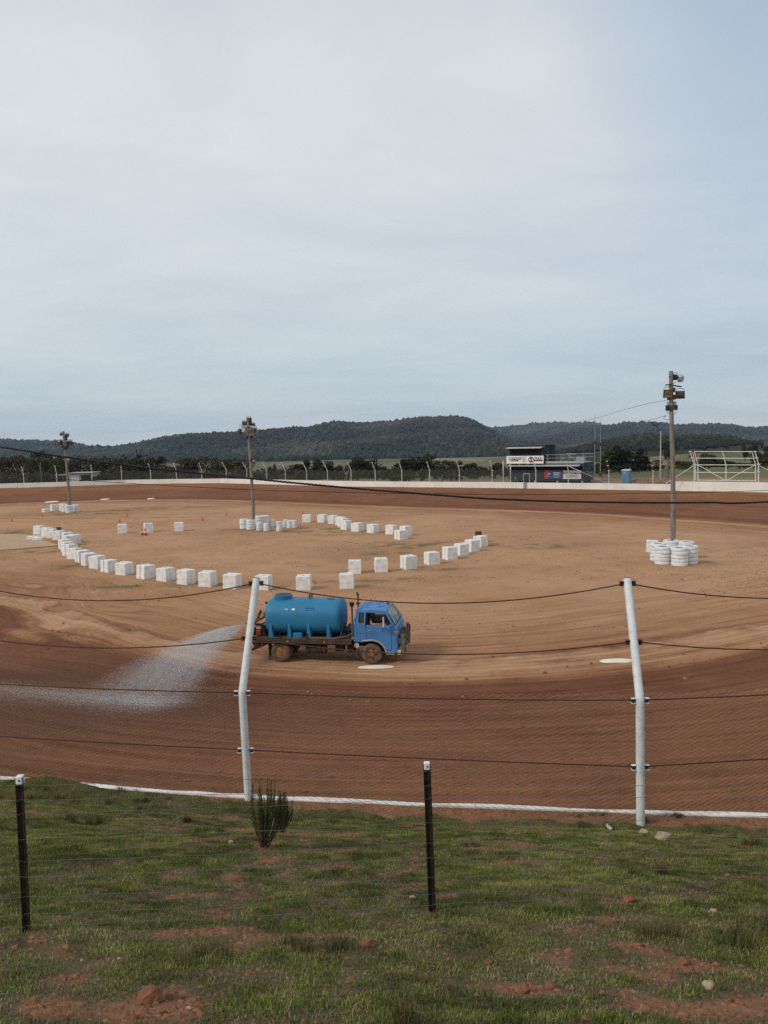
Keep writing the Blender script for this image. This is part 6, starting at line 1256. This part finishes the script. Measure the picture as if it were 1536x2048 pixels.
def awning(x0, x1, zt, zb, out, nm):
    mb = MB(); n = int((x1-x0)/.12); V = []
    for i in range(n+1):
        x = x0+(x1-x0)*i/n; w = .022*(1 if i % 2 else -1); V += [(x, .0, zt+w), (x, -out, zb+w), (x, -out, zb+w-.10), (x, 0, zt+w-.04)]
    Fs = [(i*4+j, (i+1)*4+j, (i+1)*4+(j+1) % 4, i*4+(j+1) % 4) for i in range(n) for j in range(4)]; aw = mb.add(V, Fs).build(nm, M_AWN, tower); mb = MB()
    for k in range(5):
        x = x0+.1+(x1-x0-.2)*k/4; mb.beam((x, .0, zt-.6), (x, -out+.05, zb-.06), .05, .05)
    mb.build('awning_strut', M_CONT2, aw)
awning(.1, BL_-.55, 3.16, 3.04, 1.15, 'lower_awning')
UL = 6.05; MB().box((UL/2, D2/2+.05, (zu0+zu1)/2), (UL, D2-.1, zu1-zu0-.05)).build('upper_container', M_CONT3, tower)
corrug(.05, UL-.05, 0, zu1-.55, zu1-.05, 20).build('upper_wall', M_CONT, tower); corrug(.1, D2-.1, UL+.045, zu0+.1, zu1-.05, 16, -.04, 'y').build('upper_end_wall', M_CONT3, tower)
MB().box((UL/2-.15, -.02, 5.15), (UL-.9, .03, .95)).build('viewing_opening', M_SHADE, tower); MB().box((UL+.06, D2*.55, 4.75), (.05, .95, 1.95)).build('door', M_SHADE, tower)
mb = MB(); mb.box((UL*.5, -.04, 4.68), (.06, .04, .9)).box((.25, -.05, 5.1), (.2, .06, 1.1)).box((UL-.4, -.05, 5.1), (.35, .06, 1.1)).box((1.4, -.2, 4.86), (.05, .05, .3)); mb.build('mullion', M_CONT2, tower)
awning(-.15, UL-.35, 5.98, 5.86, 1.05, 'upper_awning')
mb = MB(); mb.box((UL/2+.2, D2/2, zu1+.02), (UL+.5, D2, .06)); mb.build('roof', M_CONT2, tower)
# sign board across the top storey
def text(s, x, z, size, m, parent, y, sx=1.0, al='LEFT', nm='lettering', bold=.0, rot=0.0):
    cu = bpy.data.curves.new(nm, 'FONT'); cu.body = s; cu.size = size; cu.extrude = .006; cu.offset = bold; cu.align_x = al; cu.align_y = 'CENTER'; cu.materials.append(m); ft = bpy.data.objects.new(nm, cu); COL.objects.link(ft); dg = bpy.context.evaluated_depsgraph_get(); me = bpy.data.meshes.new_from_object(ft.evaluated_get(dg)); bpy.data.objects.remove(ft); ob = bpy.data.objects.new(nm, me); COL.objects.link(ob); ob.parent = parent; ob.location = (x, y, z); ob.rotation_euler = (R(90), rot, 0); ob.scale = (sx, 1, 1); return ob
sg = MB().box((UL/2-.1, -.62, 3.98), (UL+.1, .06, 1.22)).build('sign_board', M_SIGNW, tower, bevel=.01)
MB().box((1.28, -.654, 4.16), (2.05, .012, .40)).build('logo_panel', M_INKM, sg); text('MIKE HORN', 1.28, 4.16, .37, M_INKW, sg, -.665, .98, 'CENTER', bold=.008)
MB().box((1.28, -.654, 3.84), (1.15, .012, .2)).build('logo_panel', M_INKM, sg); text('SPEEDWAY', 1.28, 3.84, .17, M_SIGNW, sg, -.665, .9, 'CENTER')
for i, (s, z, x, q) in enumerate((('PINK', 4.28, 2.75, .42), ('Bits', 3.97, 2.85, .42), ('& Co', 3.66, 2.95, .28))): text(s, x, z, q, M_INKP, sg, -.66, 1.0, 'CENTER', rot=R(-6), bold=.004)
Mr = Matrix.Translation((3.98, -.655, 3.98)) @ Matrix.Rotation(R(90), 4, 'X')
MB().lathe([(.33, -.006), (.46, -.006), (.46, .008), (.33, .008)], 28, Mr, closed=True).build('logo_ring', M_INKM, sg); text('S', 3.98, 3.96, .80, M_INKM, sg, -.668, 1.05, 'CENTER', bold=.03)
text('O.K.S', 5.1, 4.18, .42, M_INKM, sg, -.665, 1.15, 'CENTER', bold=.02); MB().box((5.15, -.654, 3.86), (1.5, .012, .2)).build('logo_panel', M_INKM, sg)
mb = MB()
for x in (1.9, 3.15, 4.5): mb.box((x, -.1, 3.28+.0), (.36, .2, .12))
mb.build('floodlamp', M_INKW, tower)
# balcony on the right of the top storey with rails, and stairs
mb = MB(); mb.box(((UL+BL_)/2, -.05, 3.52), (BL_-UL, .12, .34)).box(((UL+BL_)/2, D2/2, 3.5), (BL_-UL, D2, .08)); mb.build('balcony', M_FASC, tower)
mb = MB()
for x in (UL+.4, 8.6, 8.95, BL_-2.2, BL_-.15): mb.tube([(x, -.02, 3.6), (x, -.02, 4.72)], .04, 6)
for z in (4.18, 4.70): mb.tube([(UL, -.02, z), (BL_-1.2 if z > 4.5 else BL_-.1, -.02, z)], .032, 6)
for z in (4.2, 4.72): mb.tube([(UL+.2, D2, z), (BL_, D2, z)], .032, 6)
mb.build('railing', M_FASC, tower)
mb = MB(); mb.tube([(9.0, 1.4, 4.85), (10.6, 1.4, 3.6)], .04, 6).tube([(9.9, 1.4, 4.85), (11.4, 1.4, 3.65)], .04, 6).tube([(9.0, 1.4, 4.85), (9.9, 1.4, 4.85)], .04, 6); mb.build('stair_rail', M_FASC, tower)
mb = MB(); mb.box((11.3, 1.2, 4.1), (1.3, .9, .9)); mb.build('balcony_cabinet', M_FASC, tower); MB().box((11.2, 1.1, 4.62), (1.9, 1.3, .08)).build('cabinet_cover', M_CONT, tower)
# ground signs on the lower container, and side stairs
s1 = MB().box((7.15, -.10, 1.55), (2.0, .04, 1.12)).build('blue_sign', M_SIGNB, tower); s1['label'] = 'blue and red sign board on the lower storey'
MB().add([(6.15, -.124, .99), (6.55, -.124, .99), (6.72, -.124, 2.11), (6.15, -.124, 2.11), (6.15, -.13, .99), (6.55, -.13, .99), (6.72, -.13, 2.11), (6.15, -.13, 2.11)], [(4, 5, 6, 7), (0, 4, 7, 3), (1, 2, 6, 5), (3, 7, 6, 2), (0, 1, 5, 4)]).build('red_band', M_SIGNR, s1)
mb = MB()
for x, z, w, h in ((6.72, 1.68, .24, .07), (6.70, 1.58, .22, .06), (6.60, 1.33, .40, .05), (7.55, 1.78, .80, .09), (7.55, 1.60, .62, .09), (7.55, 1.40, .86, .035), (7.55, 1.30, .74, .035), (7.55, 1.20, .5, .035)): mb.box((x, -.135, z), (w, .012, h))
mb.build('white_lettering', M_INKW, s1)
s2 = MB().box((9.45, -.10, 1.55), (2.1, .04, 1.15)).build('white_sign', M_SIGNW, tower); s2['label'] = 'white sign board with blue SPACKMAN lettering'
text('SPACKMAN', 9.45, 1.72, .44, M_INKB, s2, -.13, .93, 'CENTER', bold=.012); MB().box((9.45, -.128, 1.43), (1.35, .012, .05)).box((9.45, -.128, 1.34), (1.2, .012, .05)).build('underline', M_INKB, s2); text('T O W I N G  N E T', 9.45, 1.17, .17, M_SHADE, s2, -.13, 1.0, 'CENTER')
s1.scale = (1.42, 1, 1.22); s1.location = (7.35-7.15*1.42, 0, 1.62-1.55*1.22); s2.scale = (1.36, 1, 1.15); s2.location = (10.35-9.45*1.36, 0, 1.62-1.55*1.15)
mb = MB()
for k in range(3): mb.tube([(12.7+k*.55, -.2, 2.2-.15*k), (14.2+k*.35, -.3, .65)], .03, 5)
mb.build('side_stair_rail', M_FASC, tower)
mb = MB(); mb.tube([(1.0, -.8, 0), (1.5, -.8, 1.15)], .03, 5).tube([(1.35, -.8, 1.2), (2.0, -.8, 0)], .03, 5).tube([(1.2, -.8, 1.1), (1.6, -.8, 1.18)], .03, 5); o_ = mb.build('trestle', M_FASC, tower)
# ------------------------------------------------------------------ portable toilet
p = at_y(1252.5, 968, wall_pt(1252).y+3.0); z0 = 1.75; h = at_y(1252, 938.5, p.y).z-z0; o = thing('portable_toilet', 'light blue portable toilet with a small red sign behind the far wall', 'toilet', (p.x, p.y, z0), R(-33))
M_LOO = mat('light_blue_plastic', (.13, .30, .44), .5, var=.08, vscale=1.5); M_LOOP = mat('pale_blue_roof', (.42, .58, .68), .5, var=.05)
MB().box((0, 0, h*.47), (1.10, 1.12, h*.90)).build('cabin', M_LOO, o, bevel=.03); dr = MB().box((0, -.57, h*.45), (.82, .03, h*.82)).build('door', M_LOO, o, bevel=.01); MB().box((.3, -.592, h*.45), (.06, .03, .12)).build('latch', M_CAPW, dr)
mb = MB()
for z in (.18, .36, .54, .72): mb.box((0, -.575, h*z), (1.06, .03, .03)).box((.56, 0, h*z), (.03, 1.06, .03))
mb.build('rib', M_LOO, o); mb = MB(); V = []
for z, s in ((h*.92, 1.0), (h*.97, .96), (h*1.0, .6)): V += [(-.60*s, -.60*s, z), (.60*s, -.60*s, z), (.60*s, .60*s, z), (-.60*s, .60*s, z)]
mb.add(V, [(i*4+j, i*4+(j+1) % 4, (i+1)*4+(j+1) % 4, (i+1)*4+j) for i in range(2) for j in range(4)]+[(8, 9, 10, 11)]); mb.build('roof', M_LOOP, o); MB().tube([(.4, .4, h*.9), (.4, .4, h*1.04)], .07, 8).build('vent', M_LOOP, o)
s_ = MB().box((-.05, -.60, h*.80), (.44, .02, .24)).build('sign', mat('pink_red_sign', (.55, .10, .16), .5), o); MB().box((-.05, -.614, h*.82), (.3, .008, .05)).box((-.05, -.614, h*.77), (.24, .008, .04)).build('lettering', M_INKW, s_)
# ------------------------------------------------------------------ shed and house at left
M_SHED = mat('cream_sheeting', (.50, .48, .42), .7, var=.08, vscale=1, dirt=(.3, .26, .2), dscale=2, damt=.15)
def shed(x0, x1, yt, Y, dep, yaw, label, wall, roofm, pan=True):
    a = at_y(x0, yt, Y); b = at_y(x1, yt, Y); c = (a+b)/2; w = (b-a).length; z0 = float(field_z(c.x, c.y))-.3; hh = c.z-z0; o = thing('shed', label, 'shed', (c.x, c.y, z0), yaw, 'low sheds behind the far fence'); MB().box((0, dep/2, hh/2-.06), (w, dep, hh-.12)).build('wall', wall, o)
    MB().box((0, dep/2-.2, hh-.04), (w+.6, dep+.9, .10)).build('roof', roofm, o); MB().box((-w*.24, -.03, hh*.42), (w*.34, .05, hh*.8)).build('door', M_SHED if wall is not M_SHED else M_SIGNW, o); MB().box((w*.22, -.03, hh*.55), (w*.4, .05, hh*.5)).build('window', M_SHADE if pan else M_SHED, o); return o
shed(138, 183, 945.3, 178, 5, .0, 'long low cream shed with a pale flat roof right of the left light pole', M_SHED, M_AWN)
shed(114, 139, 949.5, 182, 4, 0, 'smaller low shed left of the cream shed, behind the left light pole', mat('grey_sheeting', (.20, .21, .19), .7), M_AWN)
c = at_y(119, 921, 420); o = thing('house', 'small house with a terracotta roof between trees left of the left light pole', 'house', (c.x, c.y, c.z-4), .3); MB().box((0, 0, 1.9), (9, 7, 3.8)).build('wall', mat('brick_wall', (.34, .22, .16), .8), o)
mb = MB(); mb.add([(-5, -4, 3.8), (5, -4, 3.8), (5, 4, 3.8), (-5, 4, 3.8), (-2.6, 0, 6.6), (2.6, 0, 6.6)], [(0, 1, 5, 4), (1, 2, 5), (2, 3, 4, 5), (3, 0, 4), (3, 2, 1, 0)]); mb.build('roof', mat('terracotta_tiles', (.42, .15, .09), .8, var=.15, vscale=2), o); MB().box((-2, -3.52, 2.2), (1.5, .06, 1.3)).box((2, -3.52, 2.2), (1.5, .06, 1.3)).build('window', M_SHADE, o)
# pale farm track on the paddock at right
def road(pts, w):
    P = [at_y(x, y, Y) for x, y, Y in pts]; mb = MB(); V = []; 
    Q = resample([p.xy for p in P], 6)
    for i, p in enumerate(Q):
        t = (Q[min(i+1, len(Q)-1)]-Q[max(i-1, 0)]).normalized(); n = Vector((-t.y, t.x))*w/2; V += [(p.x+s*n.x, p.y+s*n.y, float(field_z(p.x+s*n.x, p.y+s*n.y))+.25) for s in (1, -1)]
    tag(mb.add(V, [(2*i, 2*i+1, 2*i+3, 2*i+2) for i in range(len(Q)-1)]).build('farm_road', mat('gravel_road', (.40, .36, .31), .9, vscale=.3)), kind='structure')
road([(1455, 930, 330), (1490, 922, 420), (1530, 915, 520), (1560, 911, 640)], 9)
# heaps of soil behind the right part of the wall
for (px, py, rx, lb, sd) in ((1290, 968, 3.2, 'low reddish soil heap right of the portable toilet', 3), (1330, 967, 2.6, 'low reddish soil heap behind the right light pole', 8)):
    p = at_y(px, py, wall_pt(px).y+5.0); tag(MB().blob((p.x, p.y, 1.7), (rx, 2.0, 1.15), sd, .12, 1, 3).build('soil_heap', mat('heap_soil', (.30, .17, .11), .95, var=.25, vscale=2, bump=.6, bscale=6), smooth=True), lb, 'soil heap')
# ------------------------------------------------------------------ feathery shrubs, rocks, litter on the near bank
LEAF['shrub'] = mat_tint('shrub_needles', (.030, .042, .016), (.19, .22, .08), .8, .2, c_mid=(.090, .115, .040)); M_STEM = mat('dark_stem', (.11, .065, .042), .9)
def shrub(base, top, wpx, seed, label):
    b = at_slope(*base); t = at_y(*top, b.y); h = (t.z-b.z)/1.0; w = wpx/scale_at(b); r = np.random.default_rng(seed); o = thing('shrub', label, 'shrub', tuple(b)); mb = MB(); Vs = []; ts = []
    n = 48
    for i in range(n):
        a = r.uniform(0, 2*np.pi); q = r.random()**.9*w*.58; hh = h*r.choice([r.uniform(.45, .75), r.uniform(.7, 1.0)])*(1-.05*q/(w*.5)); tipx, tipy = math.cos(a)*q, math.sin(a)*q*.7; P = [Vector((r.normal(0, .025), r.normal(0, .02), -.03)), Vector((tipx*.55, tipy*.55, hh*.3)), Vector((tipx*.95, tipy*.95, hh*.62)), Vector((tipx+.01, tipy, hh))]
        mb.tube(P, [.006, .005, .0035, .0015], 4)
        m_ = 120; u = .32+.68*r.random(m_)**.8; idx = np.clip(u*3, 0, 2.999); k = idx.astype(int); f = (idx-k)[:, None]; PA_ = np.array([p[:] for p in P]); c = PA_[k]*(1-f)+PA_[k+1]*f
        az = r.uniform(0, 2*np.pi, m_); L_ = .065*r.uniform(.6, 1.2, m_)*(1.15-.5*u); d = np.stack([np.cos(az)*.42, np.sin(az)*.42, np.ones(m_)], 1); d /= np.linalg.norm(d, axis=1)[:, None]; s = np.stack([-np.sin(az), np.cos(az), 0*az], 1)*.0022
        Vs.append(np.stack([c-s, c+s, c+d*L_[:, None]+s*.5, c+d*L_[:, None]-s*.5], 1).reshape(-1, 3)); ts.append(np.repeat(np.clip(r.normal(.4, .2, m_)+.25*(u-.5), 0, 1), 4))
    V = np.concatenate(Vs); np_mesh('foliage', V, np.arange(len(V)).reshape(-1, 4), LEAF['shrub'], {'tint': np.concatenate(ts)}, parent=o); mb.build('stems', M_STEM, o)
shrub((526, 1697), (523, 1556), 84, 4, 'larger feathery dark green shrub in front of the left white fence post'); shrub((564, 1667), (570, 1576), 40, 5, 'smaller feathery shrub behind and right of the larger one')
M_ROCKB = mat('beige_rock', (.40, .32, .21), .95, var=.2, vscale=14, bump=.6, bscale=40); M_ROCKR = mat('red_clod', (.225, .098, .05), .95, var=.25, vscale=14, bump=.8, bscale=40); M_LIT = mat('pale_litter', (.52, .50, .46), .8, var=.1)
ROCKS = [(462, 1686, 11, 'b', 'rounded beige stone left of the feathery shrub'), (1427, 1826, 17, 'b', 'pale beige stone on the grass at right below the wire fence'), (1417, 1976, 27, 'b', 'lumpy cream stone near the lower right corner'), (1289, 1668, 18, 'b', 'beige stone at the foot of the right white fence post'), (1326, 1680, 32, 'b', 'broken cream rock slab right of the right fence post foot'), (735, 1894, 30, 'r', 'flat orange clay clod below the middle steel picket'), (977, 1928, 17, 'r', 'dark red clay clod at lower centre right, half in grass'), (1260, 1805, 28, 'r', 'rounded red clod on the grass below the right white post'), (1369, 1930, 26, 'r', 'upper one of two red clods above the cream stone'), (1379, 1948, 26, 'r', 'lower one of two red clods above the cream stone'), (303, 2003, 52, 'r', 'biggest heaped clay clod at the lower left'), (342, 1996, 16, 'r', 'small clod at the right shoulder of the big heaped clod'), (1046, 1985, 30, 'r', 'crumbly clod, left of two at the bottom right of centre'), (1101, 1978, 26, 'r', 'crumbly clod, right of two at the bottom right of centre'), (1173, 2042, 20, 'r', 'orange clod cut by the bottom edge of the photo'), (878, 1897, 14, 'r', 'small dark red clod right of the flat orange clod'), (825, 1797, 13, 'b', 'small pale stone left of the middle steel picket foot'), (750, 1918, 9, 'b', 'tiny yellowish stone below the flat orange clod'), (1472, 2032, 15, 'r', 'orange-brown clod in the lower right corner'), (378, 2019, 11, 'b', 'small pinkish stone right of the big heaped clod'), (70, 2003, 16, 'r', 'grey-red clod at the lower left edge'), (1374, 1974, 9, 'b', 'small beige pebble left of the lumpy cream stone'), (163, 1923, 9, 'b', 'small tan pebble on bare soil left of centre at bottom'), (238, 1919, 8, 'b', 'tiny yellow-tan pebble in grass above the big heaped clod')]
for i, (px, py, w, k, lb) in enumerate(ROCKS):
    p = at_slope(px, py); s = w/scale_at(p)/2; MBk = MB().blob((0, 0, s*.35), (s, s*.8, s*(.75 if k == 'b' else .8)), i+3, .22, 1, 2)
    if w > 24 and k == 'r':
        for q in range(5): MBk.blob((random.uniform(-s, s)*.8, random.uniform(-s, s)*.6, s*.15), (s*.35, s*.3, s*.3), i*7+q, .2, 1, 1)
    o = MBk.build('rock' if k == 'b' else 'clay_clod', M_ROCKB if k == 'b' else M_ROCKR, smooth=(k == 'b')); o.location = p; tag(o, lb, 'rock' if k == 'b' else 'clod', 'pale stones on the near bank' if k == 'b' else 'red clay clods on the near bank')
p = at_slope(1218, 1660); o = thing('litter', 'crushed pale carton lying in the grass left of the right white post', 'litter', tuple(p+Vector((0, 0, .03))), .5); MB().box((0, 0, .02), (.05, .13, .05), Matrix.Rotation(.35, 3, 'X')).build('carton', M_LIT, o, bevel=.012)
# spoil crumbs on the bare soil of the bank: stuff
def crumbs(n):
    x = RNG.uniform(-7, 7, n*6); y = RNG.uniform(3, 14.6, n*6); ok = (np.abs(x) < .52*y+.6) & (y < yw(x)-.15); x, y = x[ok], y[ok]; g = green_of(x, y); ok = RNG.random(len(x)) < np.clip(.42-g, .01, .4)*2.4; x, y = x[ok][:n], y[ok][:n]; k = len(x); z = slope_z(x, y)
    iv = np.array([(1, 0, 0), (-1, 0, 0), (0, 1, 0), (0, -1, 0), (0, 0, 1)], float); fi = np.array([(0, 2, 4), (2, 1, 4), (1, 3, 4), (3, 0, 4)]); s = RNG.uniform(.004, .028, k)*RNG.uniform(.4, 1, k)
    V = iv[None]*(1+RNG.uniform(-.4, .4, (k, 5, 1)))*np.stack([s*1.2, s, s*.8], 1)[:, None]+np.stack([x, y, z], 1)[:, None]; o = np_mesh('soil_crumbs', V.reshape(-1, 3), (fi[None]+(np.arange(k)*5)[:, None, None]).reshape(-1, 3), M_CLOD, {'tint': np.repeat(np.clip(RNG.normal(.55, .25, k), 0, 1), 5)}); tag(o, 'red soil crumbs and grit over the bare parts of the near bank', 'soil crumbs', kind='stuff')
crumbs(30000)

# ------------------------------------------------------------------ the air: thin even haze round the whole scene
hzb = MB().box((0, 4250, 160), (23600, 10700, 474)); hm = bpy.data.materials.new('thin_haze'); hm.use_nodes = True; nt = hm.node_tree; nt.nodes.remove(nt.nodes['Principled BSDF'])
pv = nt.nodes.new('ShaderNodeVolumePrincipled'); pv.inputs['Color'].default_value = (.62, .78, 1.0, 1); pv.inputs['Density'].default_value = 5e-5; pv.inputs['Anisotropy'].default_value = .2; nt.links.new(pv.outputs[0], nt.nodes['Material Output'].inputs['Volume'])
tag(hzb.build('haze', hm), kind='stuff')
